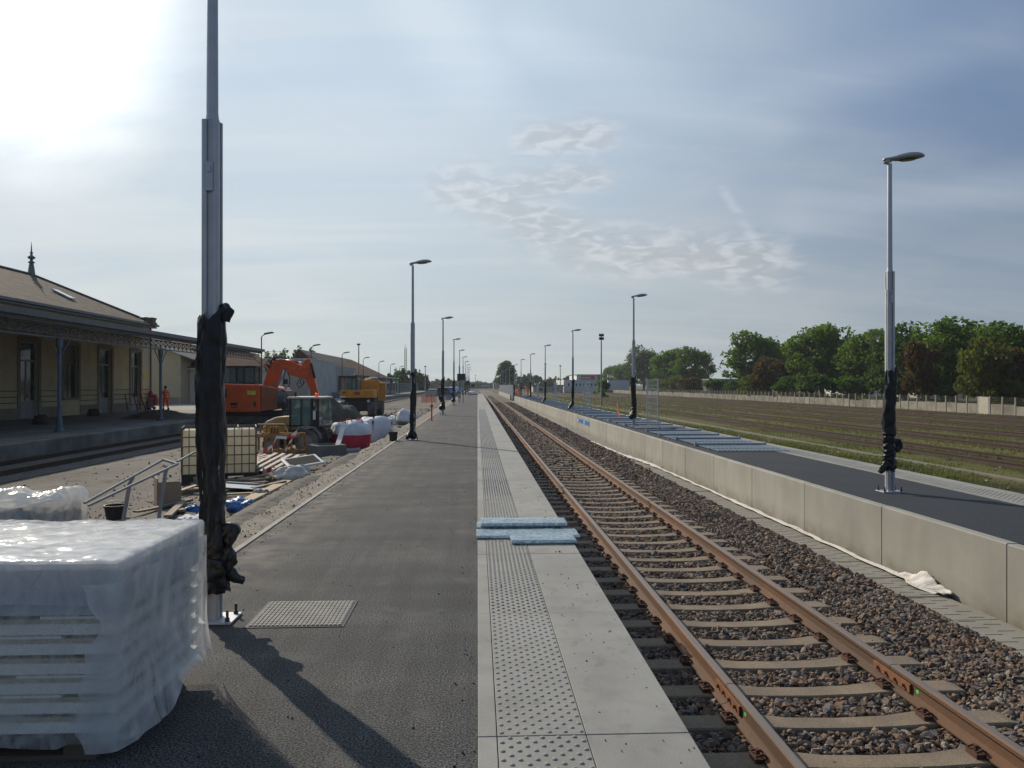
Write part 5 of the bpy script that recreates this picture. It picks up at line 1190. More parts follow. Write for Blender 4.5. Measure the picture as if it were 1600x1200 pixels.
# stair handrail
HRM = mat('dull_zinc_tube', (.26, .265, .27), .85, spec=.2, var=.15, scale=6)
def handrail():
    Y0 = 10.4; b = W(226, 840, Y0); gz = gh(b.x, b.y)
    t = thing('stair_handrail', 'galvanised steel stair handrail frame on two bent posts behind the big pallet', 'handrail', (b.x, Y0, gz)); o0 = Vector((b.x, Y0, gz))
    q = lambda px, py, Y: W(px, py, Y) - o0
    def ground(px, Y): p_ = W(px, 800, Y); return Vector((p_.x, Y, gh(p_.x, Y)-.05)) - o0
    for (bx, tx, ty, kx, ky, Y) in ((190, 203, 754, 208, 745, 10.4), (246.5, 259, 736, 262, 731, 10.7)):
        m = MB(); a = q(tx, ty, Y); g_ = ground(bx-2.5, Y); m.bar(g_, a, .060, .03); m.bar(a + Vector((0, 0, -.01)), q(kx, ky, Y) + Vector((0, 0, .0)), .055, .03); m.bar(q(kx, ky, Y), q(tx-4, ty-9, Y), .03, .024); m.build('post', HRM, t)
    m = MB(); m.bar(q(132, 786, 9.6), q(255, 718, 10.9), .034, .026); m.bar(q(255, 718, 10.9), q(277, 725, 10.5), .036, .028); m.bar(q(277, 725, 10.5), q(138, 790, 9.5), .034, .026); m.build('lower_rail', HRM, t)
    m = MB(); m.bar(q(277, 721, 10.9), q(304, 706.5, 11.6), .03, .024); m.bar(q(304, 706.5, 11.6), q(322, 709.5, 11.4), .03, .024); m.bar(q(322, 709.5, 11.4), q(324, 760, 11.4), .03, .024); m.bar(ground(324, 11.4), q(324, 762, 11.4), .03, .024); m.build('upper_rail', HRM, t)
handrail()
# plywood box
c = on(262, 792); t = thing('plywood_box', 'open brown plywood box with broken rim beside the handrail post', 'plywood box', c, .5); PLY = mat('plywood', (.27, .20, .13), .85, var=.18, scale=3)
m = MB(); m.box(-.17, .17, -.20, -.18, 0, .44); m.box(-.17, .17, .18, .20, 0, .40); m.box(-.19, -.17, -.2, .2, 0, .50); m.prism([(-.2, 0), (.2, 0), (.2, .32), (.05, .40), (-.2, .42)], 'x', .17, .19); m.build('side', PLY, t)
m = MB(); m.box(-.17, .17, -.18, .18, .0, .03); m.build('bottom', PLY, t)
# buckets
def bucket(px, py, r_, h, label, z=None):
    c = on(px, py) if z is None else G(px, py, z); t = thing('bucket', label, 'bucket', c); m = MB(); m.lathe([(r_*.78, 0), (r_*.82, .02), (r_, h-.03), (r_*1.07, h-.03), (r_*1.07, h), (r_*.96, h), (r_*.95, h-.04), (r_*.76, .04)], (0,0,0), 20); m.build('tub', mat('black_rubber', (.018, .018, .02), .6, var=.3, scale=6), t, smooth=False)
    m = MB(); m.tube([(r_*math.cos(a), r_*.35*math.sin(a), h+.02+r_*.25*math.sin(a)) for a in np.linspace(0, PI, 9)], .006, 6); m.build('handle', DSTEEL, t)
    return t
bucket(181, 812, .17, .24, 'black builders tub standing on the dirt left of the handrail post')
bucket(614.5, 689, .13, .27, 'square looking black bucket standing on the sandy verge near the second lamp post', -.004)
# timbers, sheets, tarps
LB = 'loose boards along the verge'
board(on(330, 757, .06), on(404, 757, .06), .16, .10, 'thick brown beam lying across the dirt just in front of the caged tank', WOODG, group=LB)
board(on(300, 748, .04), on(345, 760, .04), .12, .06, 'dark plank lying on the dirt left of the black wrap', WOODG, group=LB)
board(on(420, 745, .05), on(372, 752, .05), .10, .04, 'thin pale batten lying behind the grey metal sheet', WOOD, group=LB)
board(on(478, 742, .06), on(380, 792, .07), .22, .04, 'long pale brown plank along the outer edge of the verge, upper one', WOOD, group=LB)
board(G(414, 786, -.06), G(356, 826, -.06), .15, .035, 'broad pale plank nearest the camera lying along the verge', WOOD, group=LB)
board(G(424, 787, -.02), G(366, 826, -.02), .06, .03, 'narrow dark batten lying beside the broad pale plank', WOODG, group=LB)
board(on(404, 726, .25), on(396, 742, .1), .10, .03, 'short broken slat propped beside the caged tank', WOOD, group=LB)
for i, (a, b_, lb) in enumerate([((238, 800), (300, 785), 'rough timber batten crossing the broken pallet pieces, front one'), ((250, 785), (285, 803), 'short rough timber batten beside the plywood box'), ((285, 790), (262, 812), 'rough timber batten sloping left under the plywood box'), ((640, 668), (606, 682), 'rust brown board lying on the soil beyond the black bucket'), ((655, 659), (628, 672), 'second rust brown board on the soil below the collapsed bag')]):
    board(on(*a, .05), on(*b_, .05), .11, .04, lb, mat('rusty_board', (.17, .075, .04), .9, var=.3) if i > 2 else WOODG, group=LB)
def sheet(px, py, rx, ry, h, label, m, seed, cat, name, rz=0):
    q = blob(name, rx*.75, ry*.75, h*.55, m, None, .5, 2.2, seed, 34, 18, -.35, .9); q.location = on(px, py, -.03); q.rotation_euler = (0, 0, rz); tag(q, label, cat); return q
BLU = mat('blue_tarp', (.03, .13, .34), .5, var=.25, scale=5, bump=.8, bscale=12, bdist=.03)
sheet(377, 798, .28, .30, .26, 'crumpled bright blue tarpaulin on the dirt right of the black wrap', BLU, 3, 'tarpaulin', 'blue_tarpaulin')
sheet(303, 797, .16, .14, .15, 'small scrap of bright blue plastic left of the black wrap', BLU, 5, 'plastic scrap', 'plastic_scrap')
sheet(396, 784, .26, .30, .12, 'dark green plastic sheet between the blue tarpaulin and the planks', mat('green_tarp', (.02, .11, .06), .5, var=.3, bump=.6, bscale=12), 8, 'plastic sheet', 'green_sheet')
sheet(415, 772, .34, .28, .06, 'black flexible mat lying behind the green sheet', mat('black_mat', (.03, .03, .035), .7, var=.3), 9, 'mat', 'rubber_mat')
sheet(300, 812, .25, .25, .12, 'clear wrinkled plastic bag beside the blue scrap', BAG, 14, 'plastic bag', 'plastic_bag')
c = on(388, 766); t = MB(); t.cbox((0, 0, 0), (1.05, .55, .012)); t.cbox((0, .12, .02), (1.0, .03, .025)); o = t.build('metal_sheet', mat('grey_blue_sheet', (.26, .30, .34), .5, var=.15, metal=.3)); o.location = c + Vector((0, 0, .08)); o.rotation_euler = (.05, .05, -.15); tag(o, 'flat blue-grey metal sheet lying in front of the brown beam', 'metal sheet')
m = MB(); P = [on(322, 752, .02) + Vector((-.45*math.cos(a) - .05, 0, .42*math.sin(a))) for a in np.linspace(.0, PI*.62, 9)][::-1]; m.tube(P, .045, 10); o = m.build('drain_pipe', mat('grey_green_pipe', (.13, .15, .12), .6, var=.2), smooth=True); tag(o, 'grey-green corrugated pipe arching up left of the black wrap', 'pipe')
m = MB(); m.lathe([(.13, 0), (.14, .06), (.05, .07), (.05, .2), (.12, .21), (.12, .25)], (0, 0, 0), 16); o = m.build('cable_reel', WOODG, smooth=False); o.location = on(290, 772); o.rotation_euler = (1.2, .2, .4); tag(o, 'small wooden cable reel lying beside the plywood box', 'reel')
# orange stake with cap and net
c = G(674.5, 657.5, 0) ; m = MB(); m.cyl((0, 0, 0), (0, 0, .66), .035, 10); m.cbox((0, 0, .66), (.16, .08, .07)); m.lathe([(.05, .69), (.06, .73), (.03, .8)], (0,0,0), 8); m.box(-.09, .09, -.07, .07, 0, .02); o = m.build('orange_stake', mat('stake_orange', (.65, .10, .02), .6)); o.location = (c.x, c.y, 0); tag(o, 'orange marker stake standing on the platform kerb', 'stake')
c0 = on(659, 630); c1 = on(683, 628); t = thing('barrier_netting', 'orange plastic barrier netting strung between short posts in the yard', 'barrier netting', (c0.x, c0.y, gh(c0.x, c0.y))); L_ = (c1-c0).length; an = math.atan2(c1.y-c0.y, c1.x-c0.x); t.rotation_euler = (0, 0, an*.1)
L_ = abs(c1.x-c0.x); m = MB()
for i in range(int(L_/.07)): 
    x = i*.07; m.box(x, x+.03, .1*math.sin(x*2), .1*math.sin(x*2)+.01, .1, 1.0)
for k in range(10): m.box(0, L_, -.0, .012, .1+.1*k, .135+.1*k)
m.build('net', mat('net_orange', (.75, .16, .08), .7), t)
m = MB()
for i in range(4): x = L_*i/3; m.cyl((x, .02, 0), (x, .02, 1.1), .025, 6)
m.build('post', DSTEEL, t)
# scattered stones in the yard
YST = stonemat('yard_stone', [(.20,.18,.15),(.13,.115,.10),(.27,.25,.22),(.16,.13,.10),(.10,.09,.075)])
def yz(X, Y): return np.array([gh(x, y) for x, y in zip(X, Y)])
stone_cloud('rubble', [(-7.5, -3.2, 6, 18, 34, .018), (-8.5, -3.3, 18, 40, 10, .03), (-12, -7.5, 10, 40, 1.8, .03), (-9, -4, 40, 80, 1.2, .07), (-6.8, -4.6, 19.5, 23.5, 55, .06), (-3.9, -3.05, 6, 60, 26, .024)], YST, yz, 'loose stones and rubble scattered over the yard', 'rubble')
# ------------------------------------------------------------------ old station platform and left track
SX = -15.05
mb = MB(); mb.box(-70, SX-.28, -40, 260, -1.0, SZ); struct(mb.build('station_platform', mat('worn_platform', (.185, .175, .16), .9, var=.25, scale=.8, c2=(.12, .11, .10), c2scale=.5, c2at=.55, speck=.25, speckscale=20, bump=.5, bscale=10, pos=True)), 'worn grey surface of the old station platform')
mb = MB(); mb.box(SX-.28, SX, -40, 260, -1.0, SZ+.012); struct(mb.build('station_platform_edge', OLDC, bevel=.03), 'rough weathered concrete edge of the old platform')
mb = MB(); mb.box(-15.0, -11.6, -40, 400, -.95, -.745); struct(mb.build('old_ballast', mat('dark_old_ballast', (.085, .08, .072), .95, var=.35, scale=2, speck=.6, speckscale=18, bump=1, bscale=18, pos=True, bdist=.04)), 'dark oily stone bed of the station track')
OLDR = mat('old_rail', (.055, .032, .022), .6, metal=.3, var=.3, scale=4)
def old_track(xc, y0, y1, z, label, group, sleep=True, half=.7175):
    t = thing('old_track', label, 'railway track', (xc, 0, z), 0, group)
    for s in (-1, 1):
        m = MB(); c = s*(half+.035); m.box(c-.035, c+.035, y0, y1, .02, .06); m.box(c-.010, c+.010, y0, y1, -.09, .02); m.box(c-.065, c+.065, y0, y1, -.11, -.09); m.build('rail', OLDR, t)
    if sleep:
        m = MB(); y = y0
        while y < y1: m.box(-1.25, 1.25, y, y+.24, -.17, -.105); y += .62
        o = m.build('sleeper_row', mat('old_sleeper', (.075, .06, .048), .9, var=.35, scale=3, pos=True), t); o['kind'] = 'stuff'
    return t
old_track(-13.25, -30, 330, -.66, 'dark station track with shiny rail edges in front of the old platform', 'unused tracks', half=.72)
for i, (x, lb) in enumerate([(16.55, 'nearest rusty siding in the grassy field beyond the opposite platform'), (20.95, 'second rusty siding counted from the opposite platform'), (25.35, 'third rusty siding counted from the opposite platform'), (29.75, 'fourth rusty siding counted from the opposite platform'), (34.15, 'fifth rusty siding, second nearest to the concrete fence'), (38.4, 'sixth rusty siding, nearest to the concrete fence')]):
    old_track(x, 5, 420, -.70, lb, 'rusty sidings in the field', False)
mb = MB(); mb.box(13.65, 13.85, 5, 300, -.95, -.745); o = mb.build('concrete_duct', mat('duct_pale', (.16, .145, .11), .9, var=.25, scale=2, pos=True)); tag(o, 'narrow pale concrete duct running through the grass parallel to the sidings', 'duct')

# ------------------------------------------------------------------ concrete fence
def fence():
    FX = 43.0; y0 = 52; pitch = 1.53; n = 100
    t = thing('concrete_fence', 'long fence of pale concrete slabs and posts between the sidings and the trees', 'fence', (FX, y0, -.86)); PM = mat('fence_post', (.26, .24, .20), .9, var=.2, scale=2, pos=True); SM = mat('fence_slab', (.24, .22, .175), .9, var=.28, scale=.5, c2=(.14, .125, .095), c2scale=.8, c2at=.55, pos=True)
    p = MB(); p.box(-.06, .06, -.06, .06, 0, 1.55); pb = p.build('post', PM, t)
    q = MB(); q.box(-.025, .025, .06, pitch-.06, 0, .46); q.box(-.025, .025, .06, pitch-.06, .465, .92); qb = q.build('slab', SM, t)
    g = MB()
    for i in range(3): g.box(-.008, .008, .06, pitch-.06, 1.0+.2*i, 1.012+.2*i)
    for i in range(9): g.box(-.004, .004, .1+i*.16, .11+i*.16, .93, 1.48)
    gb = g.build('wire', mat('fence_wire', (.10, .085, .06), .7), t)
    for k in range(1, n):
        for b in (pb, qb, gb):
            if b is gb and k > 70: continue
            o = b.copy(); COL.objects.link(o); o.parent = t; o.location = (RNG.normal(0, .01), pitch*k, RNG.normal(0, .015))
            if b is qb and RNG.random() < .12: o.location.z -= .12
    m = MB(); m.box(-.05, .05, pitch*7.1, pitch*7.95, 0, 1.5); o = m.build('blank_panel', mat('fence_blank', (.42, .39, .31), .9, var=.1, pos=True), t)
    m = MB(); m.box(-.04, .04, pitch*n, 260, 0, .95); o = m.build('slab_row', SM, t); o['kind'] = 'stuff'
fence()

# ------------------------------------------------------------------ foliage
def leafmat(name, cols, tr=.35):
    m = bpy.data.materials.new(name); m.use_nodes = True; nt = m.node_tree; L = nt.links.new; b = nt.nodes['Principled BSDF']; out = nt.nodes['Material Output']
    g = _n(nt, 'ShaderNodeNewGeometry'); cr = _n(nt, 'ShaderNodeValToRGB'); e = cr.color_ramp.elements
    for i, c in enumerate(cols):
        x = e[i] if i < 2 else e.new(.5); x.position = i/(len(cols)-1); x.color = (*c, 1)
    n = _n(nt, 'ShaderNodeTexNoise'); n.inputs['Scale'].default_value = .45; n.inputs['Detail'].default_value = 3; L(g.outputs['Position'], n.inputs['Vector'])
    a = _n(nt, 'ShaderNodeMath', operation='MULTIPLY_ADD'); L(n.outputs['Fac'], a.inputs[0]); a.inputs[1].default_value = 1.8; a.inputs[2].default_value = -.65
    a2 = _n(nt, 'ShaderNodeMath', operation='MULTIPLY_ADD'); L(g.outputs['Random Per Island'], a2.inputs[0]); a2.inputs[1].default_value = .45; L(a.outputs[0], a2.inputs[2])
    L(a2.outputs[0], cr.inputs[0]); L(cr.outputs[0], b.inputs['Base Color']); b.inputs['Roughness'].default_value = .6; b.inputs['Specular IOR Level'].default_value = .3
    t = _n(nt, 'ShaderNodeBsdfTranslucent'); sc = _n(nt, 'ShaderNodeVectorMath', operation='MULTIPLY'); L(cr.outputs[0], sc.inputs[0]); sc.inputs[1].default_value = (1.5, 1.7, .7); L(sc.outputs[0], t.inputs[0])
    ms = _n(nt, 'ShaderNodeMixShader'); ms.inputs[0].default_value = tr; L(b.outputs[0], ms.inputs[1]); L(t.outputs[0], ms.inputs[2]); L(ms.outputs[0], out.inputs[0]); return m
LEAF = leafmat('plane_leaf', [(.040, .075, .015), (.078, .125, .022), (.12, .17, .030)], .5)
LEAFD = leafmat('dark_leaf', [(.024, .048, .013), (.044, .078, .018), (.072, .115, .024)], .5)
LEAFA = leafmat('autumn_leaf', [(.055, .026, .014), (.085, .042, .016), (.060, .062, .018)], .4)
LEAFY = leafmat('yellow_leaf', [(.055, .070, .016), (.090, .092, .020), (.12, .095, .022)], .45)
BARK = mat('bark', (.085, .07, .055), .95, var=.35, scale=3, bump=.6, bscale=12)
def crown(name, lobes, n, size, m, parent, rng):
    """leaf clumps scattered through lobes [(x,y,z,rx,ry,rz)]"""
    vol = np.array([l[3]*l[4]*l[5] for l in lobes])**.8; cnt = rng.multinomial(n, vol/vol.sum()); P = []
    for l, c in zip(lobes, cnt):
        d = rng.normal(size=(c, 3)); d /= np.linalg.norm(d, axis=1)[:, None]
        r = rng.uniform(.45, 1, c)**.6; bump_ = np.array([1 + .30*nz(v[0]*2.6+l[0], v[1]*2.6+l[1], v[2]*2.6+l[2]) + .16*nz(v[0]*6+l[0], v[1]*6, v[2]*6) for v in d])
        P.append(d*(r*bump_)[:, None]*np.array(l[3:6]) + np.array(l[:3]))
    P = np.concatenate(P)
    # open some gaps
    keep = np.array([nz(p[0]*.55+7, p[1]*.55, p[2]*.55) > -.17 for p in P]); P = P[keep]; n = len(P)
    a = rng.normal(size=(n, 3)); a /= np.linalg.norm(a, axis=1)[:, None]; b = np.cross(a, rng.normal(size=(n, 3))); b /= np.linalg.norm(b, axis=1)[:, None]
    s = (size*rng.uniform(.55, 1.3, n))[:, None]; bend = np.cross(a, b)*s*.35
    V = np.stack([P-a*s, P-b*s*.6+bend, P+a*s*1.05, P+b*s*.6+bend], 1).reshape(-1, 3); F = np.arange(4*n).reshape(n, 4)
    return npmesh(name, V, F, m, parent)
def tree(name, label, h, wd, kind, seed, group=None, n=9000, size=.26, trunk=.10, lobes=None, cat='tree'):
    rng = np.random.default_rng(seed); t = thing(name, label, cat, (0, 0, 0), 0, group)
    base = h*trunk
    if lobes is None:
        lobes = [(0, 0, h*.56, wd*.38, wd*.38, h*.38)]
        for i in range(14):
            a = 2*PI*i/14 + rng.uniform(-.3, .3); r = wd*rng.uniform(.18, .36); z = h*(trunk+.10+(.86-trunk-.10)*((i*5) % 14)/13 + rng.uniform(-.04, .04)); k = rng.uniform(.14, .23)
            if z > h*.75: r *= .6
            lobes.append((r*math.cos(a), r*math.sin(a), z, wd*k, wd*k, h*k*.72))
    crown('crown', lobes, n, size, kind, t, rng)
    m = MB(); tr = h*.020+.06; m.tube([(0, 0, -.3), (.05, 0, base), (.1, .05, h*.5), (0, .1, h*.78)], [tr*1.25, tr, tr*.7, tr*.2], 9)
    for i in range(11):
        a = 2*PI*i/11*3+seed; z = h*rng.uniform(.18, .6); r = wd*rng.uniform(.28, .44); m.tube([(0.05, 0, z), (r*.4*math.cos(a), r*.4*math.sin(a), z+h*.10), (r*.8*math.cos(a+.2), r*.8*math.sin(a+.2), z+h*.19), (r*math.cos(a), r*math.sin(a), z+h*.27)], [tr*.55, tr*.36, tr*.2, tr*.08], 6)
    m.build('trunk', BARK, t, smooth=True); return t
FG = 'trees beyond the concrete fence'
A = tree('plane_tree', 'x', 12, 11, LEAF, 1, FG, 11000, .27); B = tree('plane_tree', 'x', 12, 10, LEAF, 2, FG, 10000, .27); Cc = tree('plane_tree', 'x', 12, 12, LEAFD, 3, FG, 11000, .27)
D_ = tree('small_tree', 'x', 6, 6, LEAFA, 4, FG, 3600, .24, trunk=.08); E = tree('small_tree', 'x', 6, 6.5, LEAFY, 5, FG, 3600, .24, trunk=.08); Fb = tree('bush', 'x', 3, 5, LEAFD, 6, 'bushes beyond the concrete fence', 2200, .22, trunk=.03, cat='bush')
USED = set()
def place(o, px, top, X, wpx, label, z=-.85):
    """put a tree so its centre column is at px, crown top at image row top, width wpx pixels, world X given"""
    y = YX(px, X); d = ray(px, HOR); dep = y/d.y; base_h = {'plane_tree': 12, 'small_tree': 6, 'bush': 3}[o.name.split('.')[0]]; bw = {'plane_tree': 10.5, 'small_tree': 5.6, 'bush': 5}[o.name.split('.')[0]]
    H_ = (HOR-top)/FPX*dep + CAMZ - z
    if o.name in USED: o = copy_tree(o)
    USED.add(o.name); o.location = (X, y, z); sz = H_/base_h*.98; sw = wpx/FPX*dep/bw; o.scale = (sw, sw, sz); o.rotation_euler = (0, 0, RNG.uniform(0, 6.28)); o['label'] = label; return o
for args in [
    (A, 1585, 500, 56, 150, 'tall dark plane tree at the right edge of the picture beyond the fence'), (B, 1490, 490, 58, 170, 'tallest broad green tree right of the tall right-hand lamp post'), (Cc, 1415, 503, 60, 120, 'dark green tree directly behind the tall right-hand lamp post'),
    (A, 1355, 512, 60, 110, 'dark leafy tree just left of the tall right-hand lamp post'), (B, 1285, 499, 58, 130, 'big round green tree with a bright top, second from the gap in the tree row'), (Cc, 1330, 530, 66, 90, 'dark tree filling the space behind two big round ones'), (A, 1181, 515, 56, 105, 'light green tree standing at the right side of the gap in the tree row'),
    (B, 1232, 530, 64, 80, 'dark green tree between the light tree at the gap and the big round one'), (A, 1085, 540, 60, 76, 'round dark tree standing at the left side of the gap in the tree row'), (B, 1050, 541, 62, 80, 'green tree seen just right of the second lamp post of the opposite platform'), (Cc, 1006, 538, 66, 60, 'tall dark tree directly behind the second lamp post of the opposite platform'),
    (B, 975, 566, 70, 44, 'smaller green tree left of the second lamp post of the opposite platform'), (A, 955, 570, 74, 34, 'lowest round tree at the left end of the row, beside the white building'), (Cc, 1540, 510, 66, 150, 'dark tree filling the row behind the two right-hand crowns'), (Cc, 1450, 515, 68, 120, 'dark tree behind the tallest broad green tree'),
    (D_, 1205, 556, 52, 70, 'rusty red autumn tree low in front of the gap-side trees'), (D_, 1440, 530, 50, 60, 'brown leaved tree just right of the tall right-hand lamp post'), (D_, 1575, 540, 52, 60, 'dull reddish tree low at the right edge'), (E, 1545, 520, 50, 80, 'yellow-green tree standing in front of the dark row near the right edge'), (E, 1180, 582, 50, 56, 'yellowish shrub tree at the foot of the rusty red one'), (E, 1052, 588, 55, 50, 'yellow-green shrubby tree below the two round trees'), (D_, 1078, 588, 55, 44, 'brownish shrubby tree below the round dark tree'),
    (Fb, 1275, 582, 48, 70, 'rounded dark bush just behind the fence below the big round tree'), (Fb, 1240, 585, 50, 60, 'dark bush left of the rounded bush behind the fence'), (Fb, 1150, 592, 50, 46, 'low dark bush behind the fence in the gap'), (Fb, 1115, 590, 50, 40, 'low bush behind the fence at the left of the gap'), (Fb, 1027, 592, 55, 40, 'low bush behind the fence right beside the upright mesh panel'), (Fb, 1470, 585, 52, 70, 'low dark bush behind the fence below the tallest tree'),
    (Fb, 1385, 585, 52, 70, 'low dark bush behind the tall right-hand lamp post'), (Fb, 1575, 580, 52, 80, 'low dark bush behind the fence at the right edge'), (Fb, 1325, 588, 52, 70, 'low dark bush behind the fence below the dark middle trees')]:
    place(*args)
bt = tree('bush', 'bright green conical bush beside the white building and its red sign', 3.2, 3.4, LEAF, 9, None, 1800, .22, trunk=.03, cat='bush'); bp_ = W(941, 610, 150); bt.location = (bp_.x, 150, -.8); bt.scale = (1.0, 1.0, 1.15)
lone = tree('plane_tree', 'big round tree standing alone beyond the far end of the track', 14, 11.5, LEAFD, 21, None, 9000, .38, trunk=.10); q = W(791, 601, 330); lone.location = (q.x, 330, -.8); lone.scale = (.98, .98, .93)
# far woods
def woods(name, px0, px1, Y, tops, label, m=LEAFD, n=9000, size=.7, dep=14):
    rng = np.random.default_rng(int(px0)); lobes = []; k = len(tops)
    for i, tp in enumerate(tops):
        px = px0 + (px1-px0)*(i+.5)/k; c = W(px, tp, Y); w_ = (px1-px0)/k/FPX*Y; h = c.z + .8; lobes.append((c.x, Y+rng.uniform(0, dep), -.8+h*.52, w_*.72, w_*.8, h*.55))
    o = crown(name, lobes, n, size, m, None, rng); o['label'] = label; o['category'] = 'woods'; o['kind'] = 'stuff'; return o
woods('distant_woods', 800, 858, 420, [595, 590, 587, 586, 588, 590, 594], 'dark wooded clump right of the lone tree')
woods('distant_woods', 858, 905, 400, [592, 590, 592, 589, 590], 'low dark woods left of the white building', n=4000)
woods('distant_woods', 598, 668, 260, [584, 580, 582, 579, 581, 578, 582, 588], 'dark green trees beyond the blue fence on the left', n=8000, size=.5)
woods('distant_woods', 668, 745, 520, [596, 594, 597, 593, 595, 594, 596, 598], 'line of dark trees above the roofs on the horizon', n=5000, size=.9)
woods('distant_woods', 745, 790, 600, [597, 599, 598, 600], 'very low trees on the horizon left of the lone tree', n=2500, size=.9)
woods('distant_woods', 380, 486, 175, [556, 553, 555, 554, 552, 551, 553, 550, 549], 'dark tree tops showing above the flat parapet', n=9000, size=.4, dep=6)

# ------------------------------------------------------------------ grass
def grass(name, boxes, m, label):
    Vs = []; n_ = 0
    for x0, x1, y0, y1, dens, h in boxes:
        n = int((x1-x0)*(y1-y0)*dens); X = RNG.uniform(x0, x1, n); Y = RNG.uniform(y0, y1, n)
        keep = np.array([nz(x*.5, y*.28, 3)+.5*nz(x*1.9, y*1.2, 8) > RNG.uniform(-.5, .35) for x, y in zip(X, Y)]); X, Y = X[keep], Y[keep]; n = len(X)
        Z = np.array([gh(x, y) for x, y in zip(X, Y)]) - .01; a = RNG.uniform(0, 2*PI, n); hh = h*RNG.uniform(.4, 1.3, n); w_ = hh*.22; tx = RNG.normal(0, .45, n)*hh; ty = RNG.normal(0, .45, n)*hh
        V = np.stack([np.stack([X-np.cos(a)*w_, Y-np.sin(a)*w_, Z], 1), np.stack([X+np.cos(a)*w_, Y+np.sin(a)*w_, Z], 1), np.stack([X+tx, Y+ty, Z+hh], 1)], 1).reshape(-1, 3); Vs.append(V)
    V = np.concatenate(Vs); o = npmesh(name, V, np.arange(len(V)).reshape(-1, 3), m); o['label'] = label; o['category'] = 'grass'; o['kind'] = 'stuff'
GR = leafmat('grass_blade', [(.060, .085, .014), (.10, .115, .022), (.15, .13, .045)], .3)
grass('grass', [(8.5, 12.6, 9, 32, 420, .08), (8.5, 12.6, 32, 80, 120, .11), (12.6, 16, 11, 45, 160, .07), (16, 42, 18, 60, 60, .10), (9, 42, 60, 150, 14, .16)], GR, 'patchy green and brown grass growing over the old sidings')
stone_cloud('field_stones', [(8.5, 10.5, 8, 30, 60, .02), (10.5, 40, 14, 60, 2, .03)], YST, yz, 'brown stones and clods between the grass of the sidings', 'stones')

# ------------------------------------------------------------------ station building
CREAM = mat('cream_render', (.62, .55, .34), .9, var=.08, scale=.8, c2=(.52, .46, .29), c2scale=1.5, c2at=.6, bump=.15, bscale=12); STONEW = mat('stone_trim', (.26, .235, .19), .9, var=.18, scale=2, bump=.3)
def tilemat(name, c, rows=4.0):
    m = mat(name, c, .85, var=.3, scale=1.6, c2=tuple(x*.62 for x in c), c2scale=2.5, c2at=.58); nt = m.node_tree; b = nt.nodes['Principled BSDF']; b.inputs['Specular IOR Level'].default_value = .1; L = nt.links.new
    tc = _n(nt, 'ShaderNodeTexCoord').outputs['Object']; w1 = _n(nt, 'ShaderNodeTexWave', wave_type='BANDS', bands_direction='Z'); w1.inputs['Scale'].default_value = rows; w1.inputs['Distortion'].default_value = .4; L(tc, w1.inputs[0])
    w2 = _n(nt, 'ShaderNodeTexWave', wave_type='BANDS', bands_direction='Y'); w2.inputs['Scale'].default_value = 1.6; w2.inputs['Distortion'].default_value = .3; L(tc, w2.inputs[0])
    ad = _n(nt, 'ShaderNodeMath', operation='ADD'); L(w1.outputs['Fac'], ad.inputs[0]); L(w2.outputs['Fac'], ad.inputs[1]); bp = _n(nt, 'ShaderNodeBump'); bp.inputs['Strength'].default_value = .8; bp.inputs['Distance'].default_value = .05; L(ad.outputs[0], bp.inputs['Height']); L(bp.outputs[0], b.inputs['Normal']); return m
TILE = tilemat('roof_tile_brown', (.150, .122, .095)); TILER = tilemat('roof_tile_red', (.105, .052, .036), 5); ZINC = mat('zinc_sheet', (.13, .14, .155), .5, metal=.4, var=.15, scale=2)
